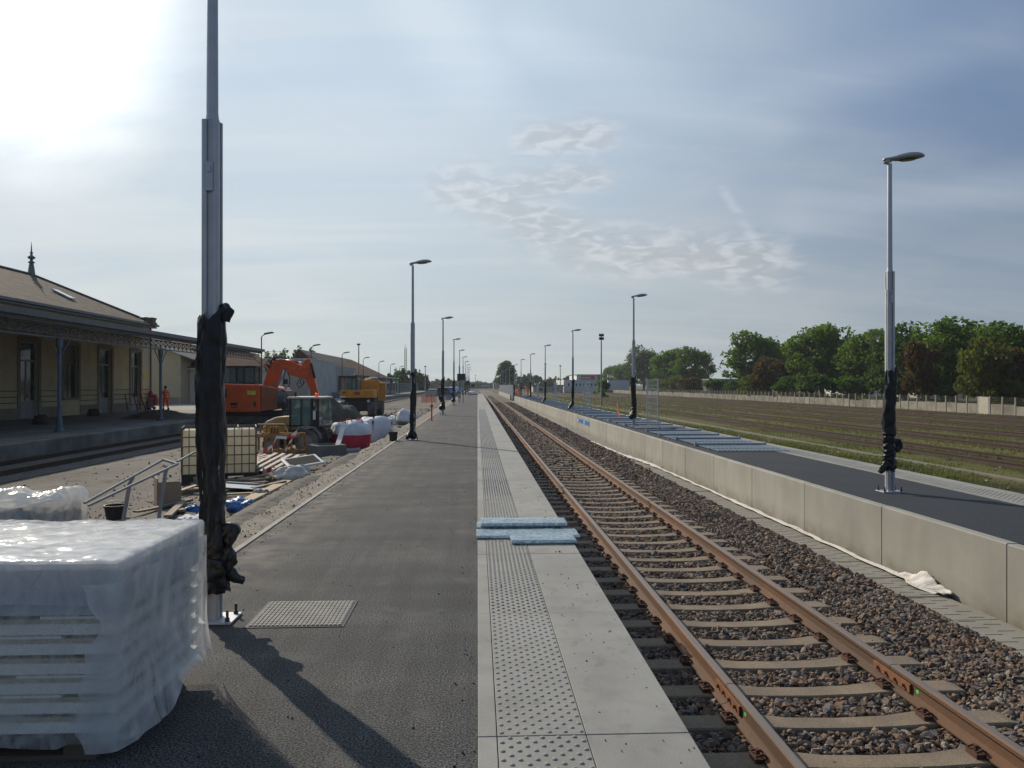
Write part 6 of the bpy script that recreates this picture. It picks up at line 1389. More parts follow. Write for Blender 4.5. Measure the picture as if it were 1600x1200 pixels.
def station():
    XW = -25.7; Y1 = YX(235, XW); Y0 = -6; EZ = 6.35; WT = .35
    t = thing('station_building', 'long cream station building with tiled hipped roof and iron trimmed canopy', 'station building', (0, 0, 0))
    opens = []
    for pa, pb, kind in ((28, 61, 'door'), (97, 123, 'window'), (153, 175, 'door'), (203, 220, 'door')):
        opens.append((YX(pa, XW)+.15, YX(pb, XW)-.1, kind))
    k = opens[0][0] - 4.6
    while k > 0: opens.insert(0, (k, k+1.7, 'door')); k -= 4.6
    m = MB(); y = Y0; zt = 4.15
    for a, b, kind in opens:
        m.box(XW-WT, XW, y, a, SZ, EZ); m.box(XW-WT, XW, a, b, zt, EZ)
        if kind == 'window': m.box(XW-WT, XW, a, b, SZ, .84)
        y = b
    m.box(XW-WT, XW, y, Y1, SZ, EZ); m.box(-37.3, XW-WT, Y1-WT, Y1, SZ, EZ); m.build('wall', CREAM, t)
    m = MB(); y = Y0
    for a, b, kind in opens:
        if a-.24 > y: m.box(XW+.003, XW+.05, y, a-.24, SZ, .35)
        y = b+.24
    m.box(XW+.003, XW+.05, y, Y1, SZ, .35); o = m.build('plinth', STONEW, t); o['kind'] = 'stuff'
    for a, b, kind in opens:
        s = MB(); z0 = SZ if kind == 'door' else .70
        s.box(XW-.02, XW+.06, a-.24, a, z0, zt+.2); s.box(XW-.02, XW+.06, b, b+.24, z0, zt+.2); s.box(XW-.02, XW+.06, a, b, zt, zt+.28)
        if kind == 'window': s.box(XW-.02, XW+.10, a-.1, b+.1, .70, .84)
        s.build('surround', STONEW, t)
        if kind == 'door':
            d = MB(); xx = XW-.22; fm = mat('door_frame_grey', (.30, .32, .33), .6, var=.1)
            d.box(xx, xx+.06, a, a+.10, SZ, zt); d.box(xx, xx+.06, b-.10, b, SZ, zt); d.box(xx, xx+.06, a+.1, b-.1, 3.0, 3.1); d.box(xx, xx+.06, a+.1, b-.1, zt-.1, zt); d.box(xx, xx+.06, (a+b)/2-.05, (a+b)/2+.05, SZ, 3.0); d.box(xx, xx+.05, a+.1, b-.1, SZ, .75)
            o = d.build('door', fm, t); g = MB(); g.box(xx+.01, xx+.03, a+.1, b-.1, .76, 2.99); g.build('pane', GLASS, o); g = MB(); g.box(xx+.01, xx+.03, a+.1, b-.1, 3.11, zt-.1); g.build('fanlight', GLASS, o)
            h = MB(); h.box(xx+.06, xx+.10, (a+b)/2+.08, (a+b)/2+.12, .9, 1.15); h.build('handle', DARKM, o)
        else:
            d = MB(); xx = XW-.22; d.box(xx, xx+.06, a, a+.08, .84, zt); d.box(xx, xx+.06, b-.08, b, .84, zt); d.box(xx, xx+.06, (a+b)/2-.04, (a+b)/2+.04, .84, 3.0); d.box(xx, xx+.06, a+.08, b-.08, 3.0, 3.08); d.box(xx, xx+.04, a+.08, b-.08, 3.08, zt)
            o = d.build('window', mat('window_frame_dark', (.12, .12, .12), .6), t); g = MB(); g.box(xx+.01, xx+.03, a+.08, b-.08, .84, 3.0); g.build('pane', GLASS, o)
    m = MB(); yl = Y1-.02; m.cyl((XW+.10, yl-.15, SZ), (XW+.10, yl-.15, EZ), .06, 8); m.build('downpipe', mat('pipe_brown', (.16, .10, .08), .7), t)
    m = MB(); m.box(XW+.003, XW+.02, YX(223.5, XW), YX(231.5, XW), 2.1, 2.55); m.build('yellow_sign', mat('sign_yellow', (.62, .50, .06), .6), t)
    m = MB()
    for z in (.62, .95, 1.28):
        y = Y0
        for a, b, kind in opens:
            if a-.25 > y: m.box(XW+.003, XW+.045, y, a-.25, z, z+.05)
            y = b+.25
        m.box(XW+.003, XW+.045, y, Y1-.3, z, z+.05)
    m.build('string_course', mat('trim_dark', (.16, .145, .12), .8), t)
    # roof
    w_ = 5.83; RX = XW-w_; RY = Y1-w_; RZ_ = 9.45; ov = .35
    m = MB(); e = EZ+.05
    v = [(XW+ov, Y0, e), (XW+ov, Y1+ov, e), (XW-2*w_-ov, Y1+ov, e), (XW-2*w_-ov, Y0, e), (RX, RY, RZ_), (RX, Y0, RZ_)]
    m.add(v, [(0, 1, 4, 5), (1, 2, 4), (2, 3, 5, 4)]); v2 = [(x, y, z-.18) for x, y, z in v]; m.add(v2, [(5, 4, 1, 0), (4, 2, 1), (4, 5, 3, 2)]); m.add([v[0], v[1], v2[1], v2[0]], [(0, 1, 2, 3)]); m.add([v[1], v[2], v2[2], v2[1]], [(0, 1, 2, 3)])
    ro = m.build('roof', TILE, t)
    m = MB(); m.tube([(RX, Y0, RZ_+.02), (RX, RY, RZ_+.02)], .11, 8); m.tube([(RX, RY, RZ_+.02), (XW+ov, Y1+ov, e+.04)], .10, 8); m.build('ridge_cap', mat('ridge_dark', (.08, .07, .065), .8), ro)
    m = MB(); m.box(XW+ov, XW+ov+.16, Y0, Y1+ov+.1, e-.16, e-.01); m.box(XW, XW+ov, Y0, Y1+ov, e-.30, e-.20); m.build('gutter', ZINC, ro)
    m = MB(); m.lathe([(.30, 0), (.24, .2), (.17, .75), (.13, .95), (.22, 1.0), (.22, 1.05), (.10, 1.12), (.09, 1.22), (.24, 1.32), (.25, 1.40), (.10, 1.5), (.06, 1.62), (.12, 1.70), (.05, 1.78), (.035, 2.1), (.006, 2.5)], (RX, RY, RZ_-.15), 14); m.build('finial', ZINC, ro, smooth=True)
    # skylight on the slope
    def slope(px, py):
        d = ray(px, py); n_ = Vector((RZ_-e, 0, w_+ov)).normalized(); p0 = Vector((XW+ov, 0, e)); c = Vector((0, 0, CAMZ)); tt = (p0-c).dot(n_)/d.dot(n_); return c + d*tt + n_*.05
    P = [slope(79, 453.5), slope(88, 455.5), slope(117, 469.5), slope(108, 468)]; m = MB(); m.add(P + [p_ + Vector((.05, 0, .08)) for p_ in P], [(0,1,2,3), (4,5,6,7), (0,1,5,4), (1,2,6,5), (2,3,7,6), (3,0,4,7)]); o = m.build('skylight', mat('skylight_glass', (.45, .50, .55), .1, metal=.3), ro)
    m = MB(); cpos = W(238, 499, Y1-.8); m.box(cpos.x-.35, cpos.x+.15, Y1-1.1, Y1-.5, EZ-.1, cpos.z); m.box(cpos.x-.40, cpos.x+.2, Y1-1.15, Y1-.45, cpos.z, cpos.z+.12); m.build('chimney', mat('chimney_brick', (.16, .11, .08), .9), ro)
    m = MB(); cc = W(226, 497, Y1-2); m.cyl((cc.x, Y1-2, EZ), (cc.x, Y1-2, cc.z), .06, 8); m.lathe([(.35, 0), (.30, .06), (.05, .12)], (cc.x, Y1-2, cc.z), 12); m.build('vent', ZINC, ro)
    # canopy
    CX = -17.15; CE = 60.6; GZ = 4.38; Cy0 = -6
    m = MB(); zw = 5.75
    def Pp(x, z): return (x, z)
    m.prism([(XW+.02, zw), (CX+.45, GZ+.02), (CX+.45, GZ-.10), (XW+.02, zw-.12)], 'y', Cy0, CE); cnp = m.build('canopy', ZINC, t)
    m = MB(); k = Cy0
    while k < CE: m.prism([(XW+.1, zw+.055), (CX+.4, GZ+.08), (CX+.4, GZ+.0), (XW+.1, zw-.02)], 'y', k, k+.05); k += .62
    m.build('standing_seams', ZINC, cnp)
    m = MB(); m.box(CX+.45, CX+.62, Cy0, CE+.1, GZ-.16, GZ+.04); m.build('gutter', mat('gutter_dark', (.10, .11, .125), .5, metal=.4), cnp)
    m = MB(); m.box(CX+.42, CX+.455, Cy0, CE, GZ-.32, GZ-.11); m.build('fascia_board', mat('fascia', (.085, .09, .095), .7), cnp)
    IR = mat('painted_iron', (.10, .14, .18), .55, metal=.2, var=.2)
    # valance: lattice girder of crosses between two flats
    m = MB(); zA, zB = 3.60, GZ-.34; xx = CX; m.box(xx-.03, xx+.03, Cy0, CE, zA-.04, zA+.01); m.box(xx-.03, xx+.03, Cy0, CE, zB-.03, zB+.03); m.box(xx-.02, xx+.02, Cy0, CE, zA+.12, zA+.14); k = 14.0; st = .62
    while k < CE-.3:
        m.bar((xx, k, zA+.14), (xx, k+st, zB), .03, .03); m.bar((xx, k+st, zA+.14), (xx, k, zB), .03, .03); m.box(xx-.018, xx+.018, k-.015, k+.015, zA, zB)
        m.tube([(xx, k+st/2+.14*math.cos(a), zA+.16+.14*math.sin(a)) for a in np.linspace(0, PI, 6)], .014, 4); k += st
    m.build('lattice_girder', IR, cnp)
    for px in (-60, 85.5, 256.5): pass
    for yy in (12.2, 22.2, 32.4, 42.5, 52.4):
        m = MB(); m.lathe([(.19, 0), (.19, .10), (.12, .16), (.10, .5), (.075, .6), (.07, 3.3), (.09, 3.4), (.12, 3.5), (.13, 3.85)], (CX, yy, SZ), 12); o = m.build('post', IR, t, smooth=False)
        for s_ in (-1, 1): 
            b_ = MB(); b_.tube([(CX, yy+s_*.08, 2.75), (CX, yy+s_*.35, 3.1), (CX, yy+s_*.85, 3.56)], .025, 6); b_.build('bracket', IR, o)
    for k in range(12): yy = 4+k*5.0; m = MB(); m.bar((XW+.1, yy, zw-.2), (CX, yy, GZ-.22), .08, .14); m.build('rafter', IR, cnp)
station()
# things leaning on the station wall
IRN = mat('old_iron', (.07, .055, .045), .7, metal=.3)
for (a, b, lb) in (((120, 648), (112, 617), 'rusty curved iron bar leaning against the station wall below the window'), ((163, 646), (153, 612), 'thin dark bar leaning beside the third station doorway')):
    p0 = G(a[0], a[1]-3, SZ); m = MB(); top_ = W(b[0], b[1], p0.y+.6); m.tube([(p0.x, p0.y, SZ), (p0.x*.5+top_.x*.5, p0.y+.3, SZ*.5+top_.z*.5+.1), tuple(top_)], .035, 6); o = m.build('iron_bar', IRN, smooth=True); tag(o, lb, 'iron bar')
p0 = G(196, 643, SZ); t = thing('metal_trestle', 'dark metal trestle frame leaning between two station doorways', 'trestle', p0, .9); m = MB()
for dx in (0, .7, 1.3): m.bar((dx, -.4, 0), (dx*.9, .1, 1.25), .05)
m.bar((0, .1, 1.25), (1.2, .1, 1.25), .05); m.bar((.2, -.2, .5), (1.25, -.2, .5), .05); m.build('tubes', IRN, t)
p0 = G(236, 640, SZ); t = thing('hose_cart', 'red and pale blue upright cart standing at the corner of the station', 'cart', p0, .3); m = MB(); m.box(-.2, .2, -.2, .2, .15, .95); m.build('cabinet', mat('cart_blue', (.20, .26, .32), .6), t, bevel=.03)
m = MB(); m.lathe([(.2, 0), (.24, .3), (.16, .75), (.05, .95)], (.28, 0, .3), 12); m.build('cover', mat('cart_red', (.35, .03, .04), .7), t, smooth=True); m = MB(); m.lathe([(.15, 0), (.19, .25), (.10, .5)], (-.02, 0, .96), 12); m.build('bundle', mat('cart_red', (.35, .03, .04), .7), t, smooth=True)
for s_ in (-1, 1): m = MB(); m.cyl((s_*.22, -.03, .13), (s_*.22, .03, .13), .13, 12); m.build('wheel', DARKM, t)
p0 = G(137, 655, SZ)
for px, lb in ((146, 'dark round bundle by the station wall near the third doorway'), (64, 'low dark bundle on the old platform by the first doorway')): 
    q = blob('dark_bundle', .35, .3, .3, IRN, None, .3, 2, px, flat=-.5); q.location = G(px, 650 if px > 100 else 663, SZ); tag(q, lb, 'bundle')

# ------------------------------------------------------------------ other buildings on the left
def gable_annex():
    Y = 82.0; a = W(236, 560, Y).x; b = W(283, 560, Y).x; zR = W(283, 551.5, Y).z; t = thing('annex', 'cream rendered annex with gable end behind the station corner', 'building', (0, 0, 0))
    m = MB(); rx = a-2; zr = W(262, 541, Y).z
    m.prism([(-42, SZ), (b, SZ), (b, zR), (rx, zr+1.2), (-42, 3)], 'y', Y, Y+14); m.build('wall', mat('annex_cream', (.50, .42, .27), .9, var=.06, scale=.8), t)
    m = MB(); m.box(-40, b+.01, Y-.03, Y, SZ, .35); m.build('plinth', STONEW, t)
    m = MB(); m.bar((rx, Y+6.7, zr+1.3), (b+1.6, Y+6.7, zR-.55), 14.4, .12, up=(0, 0, 1)); m.build('roof', TILE, t)
    m = MB(); m.bar((rx, Y-.5, zr+1.22), (b+1.6, Y-.5, zR-.62), .08, .25); m.build('verge_board', WHITE, t)
    m = MB(); m.cyl((b-.08, Y-.1, SZ), (b-.08, Y-.1, zR-.2), .06, 8); m.build('downpipe', mat('pipe_pale', (.5, .46, .38), .7), t)
gable_annex()
def house():
    Y = 84.0; x0 = W(283, 570, Y).x; x1 = W(410, 570, Y).x; ez = W(410, 576, Y).z; t = thing('tiled_house', 'low pale house with hipped brown tiled roof behind the excavator', 'house', (0, 0, 0))
    wl = mat('house_wall', (.50, .48, .43), .9, var=.1, scale=1); xs = W(297, 570, Y).x
    m = MB(); m.box(x0, xs, Y, Y+9, SZ, ez+.4); m.build('stone_corner', mat('corner_stone', (.34, .30, .24), .9, var=.15, scale=2, bump=.4), t)
    m = MB(); m.box(xs, x1, Y, Y+9, SZ, ez); m.build('wall', wl, t)
    for a, b, z0, z1 in ((303, 310, .9, 2.9), (330, 342, 1.0, 2.9), (386, 396, .9, 2.6), (399, 405, .9, 2.6)):
        m = MB(); xa, xb = W(a, 600, Y).x, W(b, 600, Y).x; m.box(xa, xb, Y-.05, Y-.003, z0, z1); o = m.build('window', mat('house_frame', (.42, .42, .40), .7), t); g = MB(); g.box(xa+.08, (xa+xb)/2-.04, Y-.06, Y-.05, z0+.1, z1-.1); g.box((xa+xb)/2+.04, xb-.08, Y-.06, Y-.05, z0+.1, z1-.1); g.build('pane', GLASS, o)
    e = ez; r = W(382, 547, Y+4).z; xr = W(382, 547, Y+4).x; m = MB(); ov = .5; xl = x0-1; v = [(xl, Y-ov, e), (x1+ov, Y-ov, e), (x1+ov, Y+9+ov, e), (xl, Y+9+ov, e), (xl, Y+4.5, r), (xr, Y+4.5, r)]
    m.add(v, [(0, 1, 5, 4), (1, 2, 5), (2, 3, 4, 5), (3, 0, 4), (0, 3, 2, 1)]); o = m.build('roof', TILER, t)
    m = MB(); m.box(xl, x1+ov, Y-ov-.12, Y-ov, e-.12, e+.05); m.build('gutter', mat('pale_gutter', (.4, .38, .34), .7), o)
    m = MB(); m.tube([(xl, Y+4.5, r+.03), (xr, Y+4.5, r+.03)], .12, 6); m.tube([(xr, Y+4.5, r+.03), (x1+ov, Y-ov, e+.03)], .10, 6); m.build('ridge_cap', TILER, o)
house()
def flat_building():
    Xf = -22.0; Ya, Yb = YX(485.5, Xf), YX(524.5, Xf); Yc = YX(556, Xf); zt = 5.05; t = thing('flat_building', 'plain pale grey flat-roofed building with roof railing behind the excavator boom', 'building', (0, 0, 0))
    PW = mat('pale_grey_render', (.42, .42, .40), .9, var=.08, scale=.4, c2=(.34, .34, .33), c2scale=.6, c2at=.6); PD = mat('dull_grey_render', (.30, .29, .27), .9, var=.12, scale=.5)
    xl = W(385, 570, Ya).x
    m = MB(); m.box(xl-14, Xf-.3, Ya, Ya+16, SZ, zt-.05); m.build('front_block', PD, t)
    m = MB(); m.box(Xf-.3, Xf, Ya-.02, Yb, SZ, zt); m.build('side_wall', PW, t)
    m = MB(); m.box(Xf-9, Xf-.4, Ya+16.1, Yc, SZ, zt-.5); m.box(Xf-.4, Xf-.05, Yb+.01, Yc, 2.9, zt-.35); m.box(Xf-.4, Xf-.1, Yb+.01, Yb+2.2, SZ, 2.9); m.build('rear_block', PD, t)
    m = MB(); m.box(Xf-.35, Xf-.2, Yb+2.3, Yb+6, SZ, 2.85); m.build('recess', mat('dark_recess', (.05, .05, .05), .9), t)
    m = MB(); m.box(xl-14, Xf+.03, Ya-.08, Ya-.03, zt-.05, zt+.10); m.box(Xf, Xf+.05, Ya-.08, Yb, zt-.0, zt+.10); m.build('coping', mat('coping_pale', (.5, .49, .46), .8), t)
    m = MB()
    for z in (zt+.5, zt+1.0): m.cyl((xl-4, Ya+.4, z), (Xf-3.2, Ya+.4, z), .025, 6)
    for k in range(6): x = xl-4 + (Xf-3.2-xl+4)*k/5; m.cyl((x, Ya+.4, zt-.1), (x, Ya+.4, zt+1.0), .025, 6)
    m.build('roof_railing', ALU, t)
    # pale slatted framework along the parapet
    m = MB(); z0, z1 = zt+.15, zt+1.25; m.bar((Xf-.1, Ya, z0), (Xf-.1, Yc-6, z0), .06); y = Ya
    while y < Yc-6:
        m.bar((Xf-.1, y, z0), (Xf-1.3, y, z1), .12, .05); y += 1.5
    for k in range(3): m.bar((Xf-.1-.6*k, Ya, z0+.55*k), (Xf-.1-.6*k, Yc-6, z0+.55*k), .05)
    m.build('slatted_frame', mat('frame_pale', (.34, .34, .34), .7), t)
    m = MB(); m.box(Xf+.5, Xf+4.2, Ya+12, Ya+26, SZ, .55); m.build('blue_cover', mat('cover_blue', (.10, .15, .20), .6), t)
flat_building()
def goods_shed():
    Xe = -22.2; Ya = 104.0; Yb = YX(609, Xe); ez = 3.5; Xr = -30.5; Yr = YX(549, Xr); zr = W(549, 562, Yr).z; t = thing('goods_shed', 'long goods shed with a dark brown hipped tile roof beyond the pale flat building', 'goods shed', (0, 0, 0))
    m = MB(); m.box(-38, Xe-.6, 131, Yb-1, SZ, ez); m.build('wall', mat('shed_wall', (.16, .15, .14), .9, var=.2), t)
    Ya = 132; zr0 = zr
    m = MB(); v = [(Xe, Ya, ez), (Xe, Yb, ez), (Xr-1.0, Yb, ez), (Xr-1.0, Ya, ez), (Xr, Ya, zr0), (Xr, Yr, zr)]
    m.add(v, [(0, 1, 5, 4), (1, 2, 5), (2, 3, 4, 5), (0, 4, 3), (0, 3, 2, 1)]); m.build('roof', TILER, t)
    for k in range(6): y = Ya+8+k*8.5; m = MB(); m.box(Xe-.62, Xe-.55, y, y+3.2, SZ, 2.9); m.build('door', mat('shed_door', (.055, .06, .065), .8), t)
goods_shed()
def shelter():
    t = thing('platform_shelter', 'low blue-grey platform shelter with flat pale roof beyond the dumper', 'shelter', (0, 0, 0)); Y = 150; X0 = -19
    m = MB(); m.box(X0-1.6, X0+1.6, Y, Y+22, 3.0, 3.2); m.build('roof', mat('shelter_roof', (.42, .45, .47), .7), t); m = MB(); m.box(X0-1.5, X0-1.4, Y, Y+22, SZ, 3.0); m.build('back_wall', mat('shelter_blue', (.10, .15, .19), .7, var=.2), t)
    for k in range(5): m = MB(); y = Y+.3+k*5.3; m.box(X0+1.3, X0+1.42, y, y+.12, SZ, 3.0); m.build('post', ALU, t)
    m = MB(); m.box(X0+1.45, X0+1.52, Y-.5, Y+4.5, 1.9, 2.45); m.build('name_board', mat('board_blue', (.05, .10, .25), .5), t)
shelter()
def mesh_fence(x, y0, y1, h, label, z=SZ):
    t = thing('mesh_fence', label, 'fence', (x, y0, z)); n = int((y1-y0)/3.2); m = MB()
    for k in range(n+1): q = MB(); q.box(-.05, .05, k*3.2-.05, k*3.2+.05, 0, h+.1); q.build('post', mat('fence_green_post', (.30, .33, .33), .7), t)
    for k in range(int((y1-y0)/.32)): m.box(-.012, .012, k*.32, k*.32+.03, .05, h)
    for z_ in (.1, h*.35, h*.7, h-.03): m.box(.013, .03, 0, n*3.2, z_, z_+.04)
    m.build('mesh', mat('fence_mesh_green', (.07, .11, .11), .7, var=.2), t)
mesh_fence(-18.2, 118, 235, 2.3, 'dull blue-green mesh fence on the old platform beyond the dumper')
def old_lamp(X, Y, h, label, first=[None]):
    if first[0] is None:
        t = thing('old_lamp_post', label, 'lamp post', (X, Y, SZ), 0, 'old lamp posts of the station platform'); m = MB(); m.tube([(0, 0, 0), (0, 0, 1.2), (0, 0, 5.75), (.08, 0, 5.92), (.25, 0, 6.0)], [.09, .065, .045, .04, .035], 8); m.build('mast', DSTEEL, t, smooth=True)
        m = MB(); m.add([(x, y*w_, z) for x, z, w_ in ((.2, 5.97, .06), (.45, 6.03, .13), (.85, 6.10, .12), (.98, 6.10, .04)) for y in (-1, 1)] + [(x, y*w_, z+.13) for x, z, w_ in ((.2, 5.97, .05), (.45, 6.03, .10), (.85, 6.10, .09), (.98, 6.05, .03)) for y in (-1, 1)], [(0,1,3,2),(2,3,5,4),(4,5,7,6),(8,9,11,10),(10,11,13,12),(12,13,15,14),(0,2,10,8),(2,4,12,10),(4,6,14,12),(1,3,11,9),(3,5,13,11),(5,7,15,13),(0,1,9,8),(6,7,15,14)]); m.build('lamp_head', DSTEEL, t); first[0] = t; return t
    o = copy_tree(first[0]); o.location = (X, Y, SZ); o['label'] = label; return o
for i, px in enumerate((408.5, 486, 534.5, 567.5, 592, 610, 624.5)):
    old_lamp(-17.45, YX(px, -17.45), 5.7, 'old dark lamp post on the station platform, %s of that row in view' % ORD[i])
def floodmast(px, top, Y, label, heads=1, base=-.8, wd=.11):
    c = W(px, top, Y); t = thing('floodlight_mast', label, 'floodlight mast', (c.x, Y, base)); h = c.z-base; m = MB(); m.tube([(0, 0, 0), (0, 0, h)], [wd*1.4, wd*.8], 8); m.build('mast', mat('mast_grey', (.30, .31, .31), .6, metal=.3), t)
    for k in range(heads): m = MB(); m.cbox((-.16, -.1, h-.12-.42*k), (.26, .26, .26), (.4, 0, 0)); m.cbox((.16, -.1, h-.12-.42*k), (.26, .26, .26), (.4, 0, 0)); m.cbox((0, 0, h-.12-.42*k), (.5, .06, .06)); m.build('floodlight', DARKM, t)
floodmast(560.5, 537, 140, 'floodlight mast rising behind the goods shed roof'); floodmast(664.5, 572, 230, 'floodlight mast above the dark trees left of the second lamp row')
floodmast(939.5, 522, 92, 'tall mast with two pairs of floodlights standing in the sidings', 2, wd=.08); floodmast(852, 568, 215, 'floodlight mast in the field between the third and fourth far lamp posts'); floodmast(875.5, 571, 235, 'floodlight mast just left of the third lamp post of the opposite platform'); floodmast(829.5, 583, 330, 'far floodlight mast in front of the wooded clump'); floodmast(743, 586, 400, 'tiny floodlight mast on the horizon above the track end')
def lattice_mast():
    Y = 300; c = W(633.5, 543, Y); t = thing('lattice_mast', 'slim lattice radio mast standing far behind the left trees', 'radio mast', (c.x, Y, -.8)); h = c.z+.8; m = MB()
    for a in range(3): q = (.55*math.cos(a*2.09), .55*math.sin(a*2.09)); m.cyl((q[0], q[1], 0), (q[0]*.8, q[1]*.8, h), .10, 5)
    k = 0
    while k < h-1: m.bar((.5, 0, k), (-.3, .48, k+.9), .08); m.bar((-.3, .48, k), (-.3, -.48, k+.9), .08); m.bar((-.3, -.48, k), (.5, 0, k+.9), .08); k += .95
    m.build('lattice', mat('mast_dull', (.16, .15, .15), .8), t); m = MB(); m.cyl((0, 0, h), (0, 0, h+1.5), .05, 6)
    for z in (h*.42, h*.35): m.box(-1.2, 1.2, -.05, .05, z, z+.1)
    m.build('antenna', DARKM, t)
lattice_mast()
# passenger information sign on the near platform
def info(px, Y, ztop, zb, label):
    c = W(px, 600, Y); t = thing('platform_sign', label, 'sign', (c.x, Y, 0)); m = MB(); m.box(-.22, -.14, -.05, .05, 0, ztop); m.box(.14, .22, -.05, .05, 0, ztop); m.build('post', mat('sign_post', (.42, .40, .41), .6), t); m = MB(); m.box(-.36, .36, -.08, -.055, zb, zb+.62); m.build('board', mat('sign_black', (.03, .035, .05), .5), t)
info(720.5, 70, 3.4, 2.05, 'dark sign board on twin posts between the fourth and fifth lamp posts'); info(730, 118, 2.9, 1.6, 'second, farther dark sign board in the lamp row of the paved platform'); info(739, 165, 2.4, 1.2, 'farthest small dark sign board at the end of the paved platform')
q = blob('sand_bags', .9, .8, .42, BAG, None, .45, 2, 31, flat=-.4); q.location = (-1.0 + .2, 128, .0); tag(q, 'pale sacks heaped across the far end of the paved platform', 'sacks')
# ------------------------------------------------------------------ far end of the opposite platform
GH = mat('grey_hoarding', (.26, .29, .32), .6, var=.1, scale=1)
t = thing('grey_hoarding', 'grey ribbed hoarding standing beyond the gap at the far platform end', 'hoarding', (0, 0, 0)); m = MB(); m.box(5.9, 5.96, 127, 205, -.6, 1.65); m.build('sheet', GH, t); m = MB(); y = 127
while y < 205: m.box(5.84, 5.897, y, y+.6, -.6, 1.66); y += 1.3
m.build('ribs', GH, t)
o = MB().box(5.68, 5.80, 134, 205, -1.1, -.05).build('precast_wall_unit', WALLC); tag(o, 'far stretch of pale concrete wall beyond the gap, below the grey hoarding', 'wall unit')
mb = MB(); mb.box(5.85, 8.4, 128, 205, -1.1, -.35); struct(mb.build('far_ramp', ASPH2)); 
t = thing('steps', 'dark grey concrete steps in the gap of the pale wall', 'steps', (0, 0, 0)); m = MB()
for k in range(4): m.box(5.7, 7.6, 119.1+.5*k, 119.6+.5*k+.0, -1.05, -.2-.2*k)
m.build('treads', mat('dark_step', (.10, .11, .12), .8), t)
t = thing('white_pipe', 'short white vertical duct rising above the grey hoarding', 'duct', (6.4, 131, -.5)); m = MB(); m.cyl((0, 0, 0), (0, 0, 3.6), .12, 10); m.cyl((0, 0, 3.6), (0, 0, 3.75), .15, 10); m.build('tube', mat('white_duct', (.55, .55, .53), .6), t)
# white building with red sign
def white_building():
    Y = 250; t = thing('white_building', 'white flat-roofed building with a row of small windows and a red-trimmed sign', 'building', (0, 0, 0)); WH = mat('white_cladding', (.62, .62, .60), .8, var=.05)
    x = lambda px: W(px, 600, Y).x
    z = lambda py: W(900, py, Y).z
    m = MB(); m.box(x(881), x(938), Y, Y+25, -.9, z(593.5)); m.build('lower_hall', WH, t); m = MB(); m.box(x(901), x(939), Y-.2, Y+20, z(593.5)+.01, z(586)); m.build('upper_hall', WH, t)
    m = MB(); m.box(x(900.5), x(939.5), Y-.3, Y+20, z(586), z(585)); m.build('parapet', DSTEEL, t); m = MB(); m.box(x(933.5), x(939.2), Y-.25, Y-.21, z(600), z(586)); m.build('grey_corner', mat('corner_grey', (.2, .2, .21), .7), t)
    for k in range(9): px = 887.5+k*6; m = MB(); m.box(x(px), x(px+2), Y-.05, Y-.003, z(603), z(599)); m.build('window', DARKM, t)
    m = MB(); m.box(x(908), x(929), Y-.3, Y-.21, z(592), z(587.5)); o = m.build('sign_board', mat('sign_red', (.55, .04, .03), .6), t); m = MB(); m.box(x(909), x(923), Y-.34, Y-.3, z(591), z(589)); m.build('pale_stripe', mat('sign_pale', (.75, .7, .68), .6), o)
    m = MB(); m.box(x(952), x(985), Y+2, Y+20, -.9, z(594)); m.build('low_wing', WH, t)
white_building()
def simple_building(px0, px1, top, Y, label, c, roof=None, name='warehouse', dp=20, base=-.9, pitch=None, cat='building'):
    x0, x1 = W(px0, 600, Y).x, W(px1, 600, Y).x; zt = W(px0, top, Y).z; t = thing(name, label, cat, (0, 0, 0)); m = MB(); m.box(x0, x1, Y, Y+dp, base, zt); m.build('wall', mat('wall_'+name+str(px0), c, .85, var=.08, scale=.3), t)
    if pitch: m = MB(); m.prism([(x0-.4, zt), (x1+.4, zt), ((x0+x1)/2, zt+pitch)], 'y', Y-.3, Y+dp); m.build('roof', roof, t)
    elif roof: m = MB(); m.box(x0-.3, x1+.3, Y-.3, Y+dp, zt, zt+.35); m.build('roof', roof, t)
    n = max(2, int((x1-x0)/4)); 
    for k in range(min(n, 8)):
        q = MB(); xa = x0+(x1-x0)*(k+.3)/min(n, 8); xb = x0+(x1-x0)*(k+.62)/min(n, 8); hz_ = zt-base; q.box(xa, xb, Y-.06, Y-.003, base+hz_*.35, base+hz_*.68); q.build('window', DARKM, t)
    return t
simple_building(833, 880, 603, 240, 'long low flat building with pale walls at the left of the white building', (.45, .42, .34), mat('dark_flat_roof', (.10, .10, .10), .8), dp=12)
simple_building(1118, 1165, 594, 190, 'dark blue-grey warehouse showing through the gap in the tree row', (.10, .13, .15), mat('grey_metal_roof', (.22, .24, .26), .6), dp=25)
simple_building(1355, 1388, 604, 150, 'small white building seen under the trees left of the tall right lamp', (.6, .6, .57), None)
simple_building(1450, 1540, 606, 140, 'long white shed seen under the trees right of the tall right lamp', (.45, .46, .45), mat('pale_roof', (.55, .55, .53), .7))
simple_building(1572, 1640, 600, 130, 'pale building seen under the trees at the right edge', (.45, .47, .48), None)
GRY = mat('slate_roof', (.10, .105, .12), .8, var=.2)
